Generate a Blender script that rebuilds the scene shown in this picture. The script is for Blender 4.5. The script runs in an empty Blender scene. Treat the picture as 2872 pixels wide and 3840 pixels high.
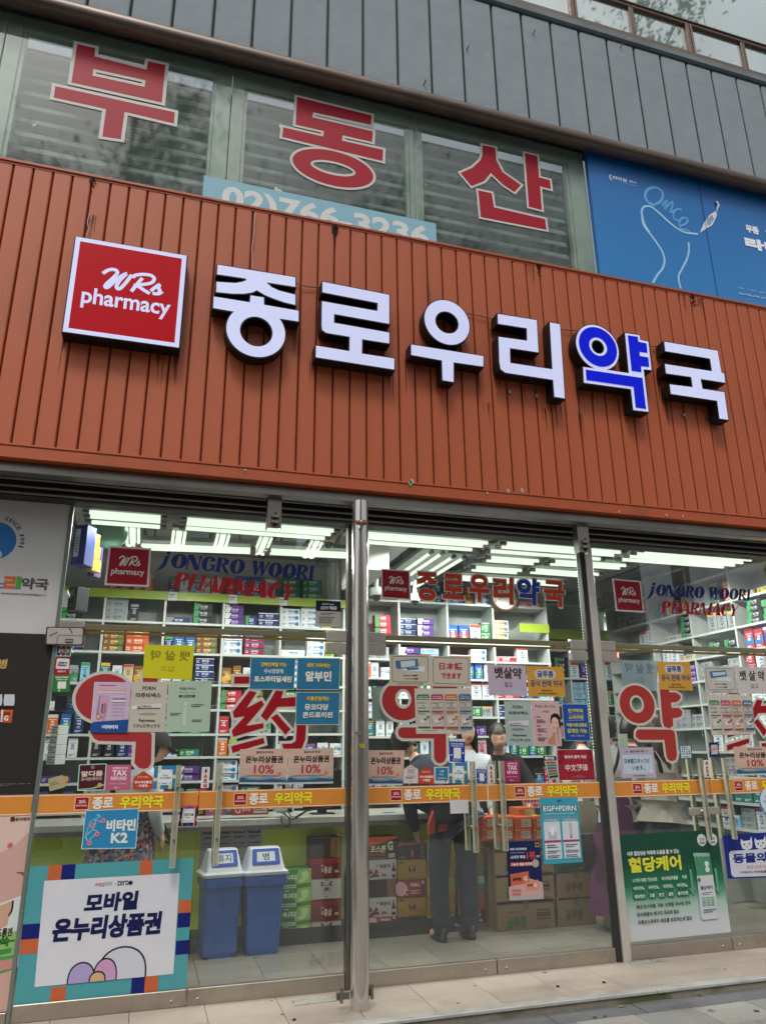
import bpy, math, random
import numpy as np
from mathutils import Vector
random.seed(7)
PI = math.pi
# ------------------------------------------------------------------ camera, world, sun, exposure
SC = bpy.context.scene
COL = SC.collection
FPX = 2780.0                       # focal length in pixels of the 2872 x 3840 photograph
YAW, PITCH, ROLL = math.radians(17.148), math.radians(17.889), math.radians(-0.538)
CAM = Vector((0.0, -5.3, 1.45))
_cy, _sy, _cp, _sp = math.cos(YAW), math.sin(YAW), math.cos(PITCH), math.sin(PITCH)
FW = Vector((_sy*_cp, _cy*_cp, _sp)); _R0 = Vector((_cy, -_sy, 0.0)); _U0 = _R0.cross(FW)
RT = _R0*math.cos(ROLL) + _U0*math.sin(ROLL); UP = _U0*math.cos(ROLL) - _R0*math.sin(ROLL)
cd = bpy.data.cameras.new('camera'); cam = bpy.data.objects.new('camera', cd); COL.objects.link(cam)
cd.sensor_fit = 'VERTICAL'; cd.sensor_height = 36; cd.lens = FPX/3840*36; cd.clip_start = 0.05; cd.clip_end = 600
from mathutils import Matrix
cam.matrix_world = Matrix(((RT.x, UP.x, -FW.x, CAM.x), (RT.y, UP.y, -FW.y, CAM.y), (RT.z, UP.z, -FW.z, CAM.z), (0, 0, 0, 1)))
SC.camera = cam
SUN_EL, SUN_AZ = math.radians(58), math.radians(200)      # azimuth measured clockwise from +Y
W = bpy.data.worlds.new('World'); SC.world = W; W.use_nodes = True
nt = W.node_tree; bg = nt.nodes['Background']; sk = nt.nodes.new('ShaderNodeTexSky'); sk.sky_type = 'NISHITA'
sk.sun_disc = False; sk.sun_elevation = SUN_EL; sk.sun_rotation = SUN_AZ; sk.air_density = 1.0; sk.dust_density = 4.0; sk.ozone_density = 1.0
hs = nt.nodes.new('ShaderNodeHueSaturation'); hs.inputs['Saturation'].default_value = 0.35      # a pale overcast sky
nt.links.new(sk.outputs[0], hs.inputs['Color']); nt.links.new(hs.outputs[0], bg.inputs['Color']); bg.inputs['Strength'].default_value = 0.12
sl = bpy.data.lights.new('sun', 'SUN'); sun = bpy.data.objects.new('sun', sl); COL.objects.link(sun)
sl.energy = 1.1; sl.angle = math.radians(14); sl.color = (1.0, 0.96, 0.9)
sd = Vector((math.sin(SUN_AZ)*math.cos(SUN_EL), math.cos(SUN_AZ)*math.cos(SUN_EL), math.sin(SUN_EL)))
sun.rotation_euler = (-sd).to_track_quat('-Z', 'Y').to_euler()
vs = SC.view_settings; vs.view_transform = 'Standard'; vs.look = 'None'; vs.gamma = 1; vs.exposure = 0.35; vs.use_curve_mapping = False
SC.cycles.use_denoising = True; SC.cycles.max_bounces = 10; SC.cycles.transparent_max_bounces = 24
SC.cycles.sample_clamp_indirect = 4.0; SC.cycles.caustics_reflective = False; SC.cycles.caustics_refractive = False

# ------------------------------------------------------------------ helpers
# zoomed regions of the photograph that measurements were read in: name -> (x0, y0, scale)
RG = dict(A=(0,0,.8706),B=(1432,0,.8706),C=(0,800,.8706),D=(1432,800,.8706),E=(0,1650,.5804),F=(900,1800,.36276),G=(1350,1800,.5139),
 H=(2100,1900,.46675),I=(100,2350,.39299),J=(700,2350,.39299),K=(1330,2350,.57437),L=(2200,2350,.40629),M=(0,2900,.48368),
 N=(700,2900,.42502),O=(1330,2900,.6046),P=(2200,2900,.42505),Q=(0,1750,.56543),R=(250,1850,.36276),S=(1350,2400,.33253),
 T=(1800,2400,.33253),U=(2250,2900,.37606),V=(1370,2900,.32044),W=(2250,1900,.37606),X=(0,0,1.7364),Z=(0,0,1.0),
 a1=(1150,1030,.21765),a2=(1510,1100,.21765),a3=(1830,1150,.21765),a4=(2120,1180,.21765),a5=(2420,1240,.21765),a7=(780,980,.21765),a6=(230,880,.29021))
def _ray(r, x, y):
    g = RG[r]; px = g[0]+x*g[2]; py = g[1]+y*g[2]
    return FW + RT*((px-1436)/FPX) - UP*((py-1920)/FPX)
def at(r, x, y, Y):                 # the point of the upright plane y = Y measured at (x, y) in region r
    d = _ray(r, x, y); return CAM + d*((Y-CAM.y)/d.y)
def atz(r, x, y, Z):                # the same for the level plane z = Z
    d = _ray(r, x, y); return CAM + d*((Z-CAM.z)/d.z)
def hx(h):
    h = h.lstrip('#'); out = []
    for k in (0, 2, 4):
        c = int(h[k:k+2], 16)/255; out.append(c/12.92 if c <= .04045 else ((c+.055)/1.055)**2.4)
    return tuple(out)
_M = {}
def mat(name, col, rough=.55, metal=0.0, var=.08, scale=6.0, bump=0.0, bscale=None, emis=None, estr=0.0, spec=.5, stretch=None, dirt=None, dirt_amt=0.0, dscale=2.0, coat=0.0):
    if name in _M: return _M[name]
    if isinstance(col, str): col = hx(col)
    m = bpy.data.materials.new(name); m.use_nodes = True; n = m.node_tree.nodes; l = m.node_tree.links; b = n['Principled BSDF']
    b.inputs['Roughness'].default_value = rough; b.inputs['Metallic'].default_value = metal; b.inputs['Specular IOR Level'].default_value = spec
    b.inputs['Coat Weight'].default_value = coat
    tc = n.new('ShaderNodeTexCoord'); mp = n.new('ShaderNodeMapping'); l.new(tc.outputs['Object'], mp.inputs[0])
    if stretch: mp.inputs['Scale'].default_value = stretch
    nz = n.new('ShaderNodeTexNoise'); nz.inputs['Scale'].default_value = scale; nz.inputs['Detail'].default_value = 5; l.new(mp.outputs[0], nz.inputs['Vector'])
    mx = n.new('ShaderNodeMix'); mx.data_type = 'RGBA'
    lo = [max(0, c*(1-var*2)) for c in col]; hi = [min(1, c*(1+var*2)) for c in col]
    mx.inputs[6].default_value = (*lo, 1); mx.inputs[7].default_value = (*hi, 1); l.new(nz.outputs[0], mx.inputs[0])
    out = mx.outputs[2]
    if dirt:
        n2 = n.new('ShaderNodeTexNoise'); n2.inputs['Scale'].default_value = dscale; n2.inputs['Detail'].default_value = 8; n2.inputs['Roughness'].default_value = .65
        l.new(mp.outputs[0], n2.inputs['Vector']); rp = n.new('ShaderNodeValToRGB'); rp.color_ramp.elements[0].position = .48; rp.color_ramp.elements[1].position = .72
        rp.color_ramp.elements[1].color = (dirt_amt,)*3+(1,); l.new(n2.outputs[0], rp.inputs[0])
        m2 = n.new('ShaderNodeMix'); m2.data_type = 'RGBA'; l.new(rp.outputs[0], m2.inputs[0]); l.new(out, m2.inputs[6]); m2.inputs[7].default_value = (*hx(dirt), 1); out = m2.outputs[2]
    l.new(out, b.inputs['Base Color'])
    if bump:
        nb = n.new('ShaderNodeTexNoise'); nb.inputs['Scale'].default_value = bscale or scale*3; nb.inputs['Detail'].default_value = 8; l.new(mp.outputs[0], nb.inputs['Vector'])
        bp = n.new('ShaderNodeBump'); bp.inputs['Strength'].default_value = bump; bp.inputs['Distance'].default_value = .01; l.new(nb.outputs[0], bp.inputs['Height']); l.new(bp.outputs[0], b.inputs['Normal'])
    if estr:
        b.inputs['Emission Color'].default_value = (*(hx(emis) if isinstance(emis, str) else emis or col), 1); b.inputs['Emission Strength'].default_value = estr
    _M[name] = m; return m
def ink(h, rough=.5): return mat('ink_'+h.lstrip('#'), h, rough, var=.03, scale=9, spec=.22)
def glass(name, tint=(.93,.97,.95), refl=1.0, film=0.0, filmcol=(.3,.36,.34), spots=False, rough=0.0):
    if name in _M: return _M[name]
    m = bpy.data.materials.new(name); m.use_nodes = True; n = m.node_tree.nodes; l = m.node_tree.links; n.clear()
    o = n.new('ShaderNodeOutputMaterial'); tr = n.new('ShaderNodeBsdfTransparent'); tr.inputs[0].default_value = (*tint, 1)
    gl = n.new('ShaderNodeBsdfGlossy'); gl.inputs['Roughness'].default_value = rough; gl.inputs['Color'].default_value = (.95,.97,.96,1); ge = n.new('ShaderNodeNewGeometry'); vd = n.new('ShaderNodeVectorMath'); vd.operation = 'DOT_PRODUCT'; l.new(ge.outputs['Incoming'], vd.inputs[0]); l.new(ge.outputs['Normal'], vd.inputs[1])
    ab = n.new('ShaderNodeMath'); ab.operation = 'ABSOLUTE'; l.new(vd.outputs['Value'], ab.inputs[0]); om = n.new('ShaderNodeMath'); om.operation = 'SUBTRACT'; om.inputs[0].default_value = 1; l.new(ab.outputs[0], om.inputs[1])
    pw = n.new('ShaderNodeMath'); pw.operation = 'POWER'; pw.inputs[1].default_value = 5; l.new(om.outputs[0], pw.inputs[0]); sc_ = n.new('ShaderNodeMath'); sc_.operation = 'MULTIPLY_ADD'; sc_.inputs[1].default_value = .93; sc_.inputs[2].default_value = .07; l.new(pw.outputs[0], sc_.inputs[0])
    nb_ = n.new('ShaderNodeMath'); nb_.operation = 'SUBTRACT'; nb_.inputs[0].default_value = 1; l.new(ge.outputs['Backfacing'], nb_.inputs[1]); fr = n.new('ShaderNodeMath'); fr.operation = 'MULTIPLY'; l.new(sc_.outputs[0], fr.inputs[0]); l.new(nb_.outputs[0], fr.inputs[1])
    ml = n.new('ShaderNodeMath'); ml.operation = 'MULTIPLY'; ml.inputs[1].default_value = refl; l.new(fr.outputs[0], ml.inputs[0])
    body = tr.outputs[0]
    if film:
        df = n.new('ShaderNodeBsdfDiffuse'); df.inputs[0].default_value = (*filmcol, 1); tl = n.new('ShaderNodeMixShader')
        tc = n.new('ShaderNodeTexCoord'); nz = n.new('ShaderNodeTexNoise'); nz.inputs['Scale'].default_value = 1.3; nz.inputs['Detail'].default_value = 8; l.new(tc.outputs['Object'], nz.inputs['Vector'])
        mr = n.new('ShaderNodeMapRange'); mr.inputs[1].default_value = .3; mr.inputs[2].default_value = .75; mr.inputs[3].default_value = film*.7; mr.inputs[4].default_value = min(1, film*1.4); l.new(nz.outputs[0], mr.inputs[0])
        l.new(mr.outputs[0], tl.inputs[0]); l.new(tr.outputs[0], tl.inputs[1]); l.new(df.outputs[0], tl.inputs[2]); body = tl.outputs[0]
        if spots:       # flecks of old white paint on the outside of the glass
            n3 = n.new('ShaderNodeTexNoise'); n3.inputs['Scale'].default_value = 9; n3.inputs['Detail'].default_value = 6; n3.inputs['Roughness'].default_value = .6; l.new(tc.outputs['Object'], n3.inputs['Vector'])
            n4 = n.new('ShaderNodeTexNoise'); n4.inputs['Scale'].default_value = 2.1; n4.inputs['Detail'].default_value = 1; l.new(tc.outputs['Object'], n4.inputs['Vector'])
            ad = n.new('ShaderNodeMath'); ad.operation = 'ADD'; l.new(n3.outputs[0], ad.inputs[0]); l.new(n4.outputs[0], ad.inputs[1])
            gt = n.new('ShaderNodeMath'); gt.operation = 'GREATER_THAN'; gt.inputs[1].default_value = 1.335; l.new(ad.outputs[0], gt.inputs[0])
            d2 = n.new('ShaderNodeBsdfDiffuse'); d2.inputs[0].default_value = (.6,.62,.6,1); m2 = n.new('ShaderNodeMixShader'); l.new(gt.outputs[0], m2.inputs[0]); l.new(body, m2.inputs[1]); l.new(d2.outputs[0], m2.inputs[2]); body = m2.outputs[0]
    ms = n.new('ShaderNodeMixShader'); l.new(ml.outputs[0], ms.inputs[0]); l.new(body, ms.inputs[1]); l.new(gl.outputs[0], ms.inputs[2]); l.new(ms.outputs[0], o.inputs[0])
    _M[name] = m; return m

def tag(o, label=None, cat=None, group=None, kind=None):
    if label: o['label'] = label
    if cat: o['category'] = cat
    if group: o['group'] = group
    if kind: o['kind'] = kind
    return o
def empty(name, loc=(0,0,0), label=None, cat=None, group=None, kind=None):
    o = bpy.data.objects.new(name, None); COL.objects.link(o); o.location = loc; o.empty_display_size = .1
    return tag(o, label, cat, group, kind)
class MB:
    """collects shapes and links them as ONE mesh object"""
    def __init__(s): s.v = []; s.f = []; s.m = []; s.mats = []; s.sm = []
    def mi(s, m):
        if m not in s.mats: s.mats.append(m)
        return s.mats.index(m)
    def add(s, vs, fs, m, smooth=False):
        b = len(s.v); s.v += [tuple(p) for p in vs]; k = s.mi(m)
        for f in fs: s.f.append([b+i for i in f]); s.m.append(k); s.sm.append(smooth)
        return s
    def box(s, a, b, m, bev=0.0):
        x0, x1 = sorted((a[0], b[0])); y0, y1 = sorted((a[1], b[1])); z0, z1 = sorted((a[2], b[2]))
        if bev:
            e = min(bev, (x1-x0)/3, (y1-y0)/3, (z1-z0)/3); vs = []
            for X, sx in ((x0,1),(x1,-1)):
                for Y, sy in ((y0,1),(y1,-1)):
                    for Z, sz in ((z0,1),(z1,-1)):
                        vs += [(X, Y+sy*e, Z+sz*e), (X+sx*e, Y, Z+sz*e), (X+sx*e, Y+sy*e, Z)]
            def I(i, j, k, c): return (i*4+j*2+k)*3+c
            fs = []
            for i in (0, 1): fs.append([I(i,0,0,0), I(i,1,0,0), I(i,1,1,0), I(i,0,1,0)])
            for i in (0, 1): fs.append([I(0,i,0,1), I(1,i,0,1), I(1,i,1,1), I(0,i,1,1)])
            for i in (0, 1): fs.append([I(0,0,i,2), I(1,0,i,2), I(1,1,i,2), I(0,1,i,2)])
            for i in (0, 1):
                for j in (0, 1):
                    fs.append([I(i,j,0,0), I(i,j,1,0), I(i,j,1,1), I(i,j,0,1)]); fs.append([I(i,0,j,0), I(i,1,j,0), I(i,1,j,2), I(i,0,j,2)]); fs.append([I(0,i,j,1), I(1,i,j,1), I(1,i,j,2), I(0,i,j,2)])
            for i in (0, 1):
                for j in (0, 1):
                    for k in (0, 1): fs.append([I(i,j,k,0), I(i,j,k,1), I(i,j,k,2)])
            return s.add(vs, fs, m)
        vs = [(x0,y0,z0),(x1,y0,z0),(x1,y1,z0),(x0,y1,z0),(x0,y0,z1),(x1,y0,z1),(x1,y1,z1),(x0,y1,z1)]
        return s.add(vs, [(0,3,2,1),(4,5,6,7),(0,1,5,4),(1,2,6,5),(2,3,7,6),(3,0,4,7)], m)
    def tube(s, pts, r, m, n=10, caps=True):
        pts = [Vector(p) for p in pts]; rs = r if isinstance(r, (list, tuple)) else [r]*len(pts); vs = []; fs = []
        pa = None
        for i, p in enumerate(pts):
            d = (pts[min(i+1, len(pts)-1)]-pts[max(i-1, 0)]).normalized()
            a = (pa - d*pa.dot(d)) if pa else d.cross(Vector((0,0,1)) if abs(d.z) < .9 else Vector((1,0,0)))
            a.normalize(); pa = a; b = d.cross(a)
            for k in range(n): t = 2*PI*k/n; vs.append(p+(a*math.cos(t)+b*math.sin(t))*rs[i])
        for i in range(len(pts)-1):
            for k in range(n): fs.append((i*n+k, i*n+(k+1)%n, (i+1)*n+(k+1)%n, (i+1)*n+k))
        s.add(vs, fs, m, True)
        if caps: s.add(vs[:n], [list(range(n))[::-1]], m); s.add(vs[-n:], [list(range(n))], m)
        return s
    def lathe(s, prof, c, m, n=20, axis='z'):
        vs = []; fs = []
        for (r, h) in prof:
            for k in range(n):
                t = 2*PI*k/n; x, y = r*math.cos(t), r*math.sin(t)
                vs.append((c[0]+x, c[1]+y, c[2]+h) if axis == 'z' else (c[0]+x, c[1]+h, c[2]+y) if axis == 'y' else (c[0]+h, c[1]+x, c[2]+y))
        for i in range(len(prof)-1):
            for k in range(n): fs.append((i*n+k, i*n+(k+1)%n, (i+1)*n+(k+1)%n, (i+1)*n+k))
        return s.add(vs, fs, m, True)
    def build(s, name, parent=None, loc=None, smooth=None):
        me = bpy.data.meshes.new(name); me.from_pydata(s.v, [], s.f)
        for m in s.mats: me.materials.append(m)
        me.polygons.foreach_set('material_index', s.m); me.polygons.foreach_set('use_smooth', s.sm); me.update()
        o = bpy.data.objects.new(name, me); COL.objects.link(o)
        if loc is not None: o.location = loc
        if parent is not None:
            o.parent = parent
            if loc is None: o.location = -parent.location      # vertices were given in world coordinates
        return o
def part(name, m, parent, *boxes, bev=0.0):
    b = MB()
    for q in boxes: b.box(q[0], q[1], m, bev)
    return b.build(name, parent)
# ---- outlines and lettering through 2D curves
_G = {}
_TC = bpy.data.curves.new('print', 'FONT'); _TO = bpy.data.objects.new('print', _TC)
def curve_mesh(splines=None, text=None, offset=0.0, res=2):
    if text: cu = _TC; cu.body = text; cu.resolution_u = res; ob = _TO
    else:
        cu = bpy.data.curves.new('tmp', 'CURVE'); ob = bpy.data.objects.new('tmp', cu)
        cu.dimensions = '2D'; cu.fill_mode = 'BOTH'
        for sp in splines:
            s_ = cu.splines.new('POLY'); s_.points.add(len(sp)-1); s_.use_cyclic_u = True
            for p, (x, y) in zip(s_.points, sp): p.co = (x, y, 0, 1)
    cu.offset = offset
    me = ob.to_mesh()
    vs = [(v.co.x, v.co.y) for v in me.vertices]; fs = [list(p.vertices) for p in me.polygons]
    ob.to_mesh_clear()
    if not text: bpy.data.objects.remove(ob); bpy.data.curves.remove(cu)
    return vs, fs
def glyphs(text, bold=0.0, slant=0.0, res=2):
    k = (text, bold, slant, res)
    if k not in _G:
        vs, fs = curve_mesh(text=text, offset=bold, res=res)
        vs = [(x+slant*y, y) for x, y in vs]
        xs = [v[0] for v in vs]; ys = [v[1] for v in vs]; x0, x1, y0, y1 = min(xs), max(xs), min(ys), max(ys)
        _G[k] = ([((x-x0)/(x1-x0), (y1-y)/(y1-y0)) for x, y in vs], fs)
    return _G[k]
def smooth_pts(p, n=5):
    if len(p) < 3: return p
    q = []; P = [p[0]]+list(p)+[p[-1]]
    for i in range(1, len(P)-2):
        for k in range(n):
            t = k/n; a, b, c, d = P[i-1], P[i], P[i+1], P[i+2]
            q.append(tuple(.5*((2*b[j])+(-a[j]+c[j])*t+(2*a[j]-5*b[j]+4*c[j]-d[j])*t*t+(-a[j]+3*b[j]-3*c[j]+d[j])*t**3) for j in (0, 1)))
    q.append(tuple(p[-1])); return q
class Sheet:
    """flat print: shapes in (s, t), s to the right and t downward, laid layer on layer over a thin backing"""
    def __init__(s, quad, Y=None, step=.00018, base=.0008):
        s.mb = MB(); s.d = base; s.step = step
        if Y is not None: quad = [at(r, x, y, Y) for r, x, y in quad]
        s.q = [Vector(p) for p in quad]                          # TL TR BR BL
        s.n = (s.q[3]-s.q[0]).cross(s.q[1]-s.q[0]).normalized()
        s.w = ((s.q[1]-s.q[0]).length+(s.q[2]-s.q[3]).length)/2; s.h = ((s.q[3]-s.q[0]).length+(s.q[2]-s.q[1]).length)/2; s.asp = s.w/s.h
    def m(s, x, y, d=None):
        a, b, c, e = s.q; return (a*(1-x)+b*x)*(1-y)+(e*(1-x)+c*x)*y + s.n*(s.d if d is None else d)
    def back(s, col, depth=.0022, rad=0):
        m_ = ink(col) if isinstance(col, str) else col; ring = s.rring(0, 0, 1, 1, rad); n = len(ring)
        f = [s.m(x, y, s.d) for x, y in ring]; b = [s.m(x, y, s.d-depth) for x, y in ring]
        s.mb.add(f+b, [list(range(n))[::-1], list(range(n, 2*n))]+[(k, (k+1) % n, n+(k+1) % n, n+k) for k in range(n)], m_); s.d += s.step; return s
    def rring(s, x0, y0, x1, y1, rad):
        if rad <= 0: return [(x0,y0),(x1,y0),(x1,y1),(x0,y1)]
        rx, ry = rad, rad*s.asp; o = []
        for cx, cy, a in ((x1-rx,y0+ry,-90),(x1-rx,y1-ry,0),(x0+rx,y1-ry,90),(x0+rx,y0+ry,180)):
            for k in range(5): t = math.radians(a+k*22.5); o.append((cx+rx*math.cos(t), cy+ry*math.sin(t)))
        return o
    def poly(s, col, pts):
        s.mb.add([s.m(x, y) for x, y in pts], [list(range(len(pts)))], ink(col) if isinstance(col, str) else col); s.d += s.step; return s
    def r(s, col, x0, y0, x1, y1, rad=0): return s.poly(col, s.rring(x0, y0, x1, y1, rad))
    def ro(s, col, x0, y0, x1, y1, rad, w):                        # outline of a rounded rectangle
        a = s.rring(x0, y0, x1, y1, rad); b = s.rring(x0+w, y0+w*s.asp, x1-w, y1-w*s.asp, max(rad-w, .001) if rad > 0 else 0); n = len(a)
        s.mb.add([s.m(*p) for p in a+b], [(k, (k+1) % n, n+(k+1) % n, n+k) for k in range(n)], ink(col)); s.d += s.step; return s
    def e(s, col, cx, cy, rx, ry=None, a0=0, a1=360, n=24):
        ry = rx*s.asp if ry is None else ry
        return s.poly(col, [(cx+rx*math.cos(math.radians(a0+(a1-a0)*k/n)), cy+ry*math.sin(math.radians(a0+(a1-a0)*k/n))) for k in range(n+(a1-a0 < 360))])
    def t(s, col, text, x0, y0, x1, y1, bold=0.0, slant=0.0, res=2, edge=None, ew=.03):
        if edge: s.t(edge, text, x0-.003, y0-.003*s.asp, x1+.003, y1+.003*s.asp, bold+ew, slant, res)
        if text.isascii(): bold *= .62
        ex = max(0, bold-.034); vs, fs = glyphs(text, min(bold, .034), slant, res); e_ = ex*(y1-y0)*.38
        for dx, dy in ((0,0),) if not ex else ((e_,e_),(-e_,e_),(e_,-e_),(-e_,-e_)):
            s.mb.add([s.m(x0+(x1-x0)*u+dx/s.asp, y0+(y1-y0)*v+dy) for u, v in vs], fs, ink(col) if isinstance(col, str) else col); s.d += s.step*(.5 if ex else 1)
        return s
    def st(s, col, pts, w, smooth=True, taper=False):
        p = smooth_pts(pts) if smooth else pts; L = []; Rr = []; n = len(p); A = s.asp
        for i in range(n):
            a, b = p[max(i-1, 0)], p[min(i+1, n-1)]; dx, dy = (b[0]-a[0])*A, b[1]-a[1]; q = math.hypot(dx, dy) or 1; nx, ny = -dy/q, dx/q
            ww = w/2*(math.sin(PI*(i+.7)/(n+.4)) ** .5 if taper else 1); L.append((p[i][0]+nx*ww, p[i][1]+ny*ww*A)); Rr.append((p[i][0]-nx*ww, p[i][1]-ny*ww*A))
        vs = [s.m(*q) for q in L+Rr]; fs = [(i, i+1, n+i+1, n+i) for i in range(n-1)]
        s.mb.add(vs, fs, ink(col) if isinstance(col, str) else col); s.d += s.step; return s
    def fine(s, col, x0, y0, x1, y1, rows, seed=1, gap=.45):       # lines of print too small to read
        rr = random.Random(seed); h = (y1-y0)/rows; vs = []; fs = []
        for k in range(rows):
            x = x0; ya = y0+h*k+h*gap/2; yb = ya+h*(1-gap); xe = x1-(x1-x0)*rr.choice((0, 0, .12, .3))
            while x < xe:
                w = (x1-x0)*rr.uniform(.06, .16); b = len(vs); xb = min(x+w, xe)
                vs += [s.m(x, ya), s.m(xb, ya), s.m(xb, yb), s.m(x, yb)]; fs.append((b, b+1, b+2, b+3)); x += w+(x1-x0)*.03
        s.mb.add(vs, fs, ink(col)); s.d += s.step; return s
    def wrs(s, col, x0, y0, x1, y1):                                 # the script monogram
        w = (x1-x0)*.062
        S_ = [[(0.017,0.179),(0.101,-0.019),(0.189,-0.088),(0.249,0.01),(0.211,0.239),(0.1,0.623),(0.083,0.783),(0.133,0.755),(0.249,0.35),(0.396,0.003),(0.306,0.355),(0.26,0.683),(0.309,0.769),(0.39,0.496),(0.487,0.026)],[(0.514,0.162),(0.538,0.028),(0.664,-0.081),(0.799,-0.094),(0.86,0.041),(0.822,0.244),(0.713,0.37),(0.581,0.464)],[(0.664,0.096),(0.6,0.377),(0.551,0.594),(0.507,0.8)],[(0.531,0.492),(0.617,0.526),(0.723,0.666),(0.811,0.767)],[(0.824,0.636),(0.885,0.45),(0.953,0.283),(0.944,0.447),(0.97,0.545),(0.94,0.721),(0.855,0.724)],[(0.935,0.735),(0.978,0.673),(1.014,0.577)]]
        for k in S_: s.st(col, [(x0+(x1-x0)*a, y0+(y1-y0)*b) for a, b in k], w)
        return s
    def logo(s, x0, y0, x1, y1, white='f0f0f2', red='a5101f', frame=True):
        W_ = x1-x0; H_ = y1-y0
        if frame: s.r(white, x0, y0, x1, y1)
        s.r(red, x0+W_*.045, y0+H_*.045, x1-W_*.045, y1-H_*.045)
        s.wrs(white, x0+W_*.26, y0+H_*.27, x0+W_*.76, y0+H_*.54); s.t(white, 'pharmacy', x0+W_*.12, y0+H_*.56, x0+W_*.88, y0+H_*.76, .035); return s
    def done(s, name, label=None, cat=None, group=None, parent=None):
        return tag(s.mb.build(name, parent), label, cat, group)
def ring_fit(r, pts, Y, n=44):                                      # level ellipse of a plane through measured points
    P = np.array([[at(r, x, y, Y).x, at(r, x, y, Y).z] for x, y in pts]); c0 = P.mean(0); Q = P-c0
    A_, B_, C_, D_ = np.linalg.lstsq(np.c_[Q[:,0]**2, Q[:,1]**2, Q[:,0], Q[:,1]], np.ones(len(Q)), rcond=None)[0]
    cx, cz = -C_/2/A_, -D_/2/B_; k = 1+A_*cx*cx+B_*cz*cz; a, b = math.sqrt(k/A_), math.sqrt(k/B_)
    return [(c0[0]+cx+a*math.cos(2*PI*i/n), c0[1]+cz+b*math.sin(2*PI*i/n)) for i in range(n)]
def trace(r, pts, Y): return [(at(r, x, y, Y).x, at(r, x, y, Y).z) for x, y in pts]
def slab(mb, splines, Y0, Y1, m, offset=0.0, side=None):              # an outline given real thickness between two upright planes
    vs, fs = curve_mesh(splines=splines, offset=offset); n = len(vs)
    mb.add([(x, Y0, z) for x, z in vs], fs, m)
    if side is None: return
    mb.add([(x, Y1, z) for x, z in vs], fs, side)
    cnt = {}
    for f in fs:
        for i in range(len(f)):
            a, b = f[i], f[(i+1) % len(f)]; k = (min(a, b), max(a, b)); cnt[k] = cnt.get(k, 0)+1
    ed = [k for k, c in cnt.items() if c == 1]
    mb.add([(x, Y0, z) for x, z in vs]+[(x, Y1, z) for x, z in vs], [(a, b, n+b, n+a) for a, b in ed], side)
# ------------------------------------------------------------------ materials of the setting
STEEL = mat('stainless_steel', 'cfcac2', .16, .85, .04, 3, bump=.03, bscale=1.5, stretch=(1,1,.3), dirt='8a8074', dirt_amt=.25)
STEEL_D = mat('dull_steel', '8d8982', .38, .9, .12, 4, bump=.08, dirt='3d3933', dirt_amt=.5)
SOFFIT = mat('dark_soffit_metal', '3b3835', .5, .3, .15, 3, dirt='1c1a18', dirt_amt=.6)
ORANGE = mat('orange_painted_panel', 'b0562f', .55, 0, .09, 1.6, bump=.12, bscale=6, stretch=(3,1,.22), dirt='6e4430', dirt_amt=.5, dscale=2.2)
ORANGE2 = mat('orange_painted_trim', 'ac5028', .5, 0, .08, 3, bump=.1, dirt='5a3426', dirt_amt=.45, dscale=3)
RUST = mat('dark_groove', '5e2416', .8)
GREY = mat('grey_render', '869095', .85, 0, .05, 1.5, bump=.55, bscale=11, dirt='748085', dirt_amt=.5, dscale=2.4)
GREY_L = mat('grey_ledge_paint', '687478', .75, 0, .08, 3, bump=.3, bscale=15, dirt='3f4749', dirt_amt=.5)
JOINT = mat('dark_wall_joint', '2b3235', .8)
BRONZE = mat('bronze_pipe', '6a5e55', .42, .6, .15, 3, bump=.08, stretch=(.4,1,3), dirt='2e2622', dirt_amt=.7, dscale=2.5)
BROWN = mat('brown_aluminium', '6e5c50', .45, .3, .08, 4, dirt='43352d', dirt_amt=.4)
FRAME2 = mat('grey_green_window_frame', 'c0c6be', .5, 0, .06, 3, dirt='6b756d', dirt_amt=.5)
GL_DOOR = glass('door_glass', (.95,.965,.955), 1.4, film=.013, filmcol=(.55,.58,.56))  # faint diffuse film paints the reflected veil into the glass
GL_UP = glass('dusty_upper_glass', (.88,.93,.90), 1.0, film=.13, filmcol=(.27,.34,.31), spots=True, rough=.045)
GL_TOP = glass('top_floor_glass', (.6,.75,.68), 5.0, film=.5, filmcol=(.5,.66,.58), rough=.03)  # mint diffuse film puts the bright sky reflection into the pane colour
# ------------------------------------------------------------------ ground
def struct(o): o['kind'] = 'structure'; return o
b = MB(); b.box((-200,-200,-.30), (200,-8.2,-.17), mat('asphalt', '46474a', .9, 0, .15, 30, bump=.3)); struct(b.build('road'))
gran = [mat('granite_slab_'+n, c, .8, 0, .16, 90, bump=.12, bscale=120) for n, c in (('grey','8d8c88'),('pale','9c9993'),('warm','9a8c80'))]
darkg = mat('dark_granite', '6a6b6b', .8, 0, .14, 80, bump=.12, bscale=120)
pv = empty('pavement'); struct(pv)
part('paving_bed', mat('mortar', '4a4946', .95), pv, ((-60,-8.2,-.3), (60,-.664,-.066)))
def paver(x0, x1, y0, y1, m, ztop=-.05):
    q = MB().box((0,0,-.02), (x1-x0-.006, y1-y0-.006, 0), m, .002).build('paving_slab'); q.parent = pv; q.location = (x0+.003, y0+.003, ztop+random.uniform(-.0012,.0012))
slabs = {}
def paver_fast(x0, x1, y0, y1, m):
    k = (round(x1-x0, 3), round(y1-y0, 3), m.name)
    if k not in slabs:
        paver(x0, x1, y0, y1, m); slabs[k] = pv.children[-1] if False else COL.objects[-1]; return
    o = slabs[k].copy(); COL.objects.link(o); o.location = (x0+.003, y0+.003, -.05+random.uniform(-.0012,.0012))
for i in range(12): paver_fast(-1.2+i*.6, -.6+i*.6, -.85, -.664, darkg)
rr = random.Random(3)
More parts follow.
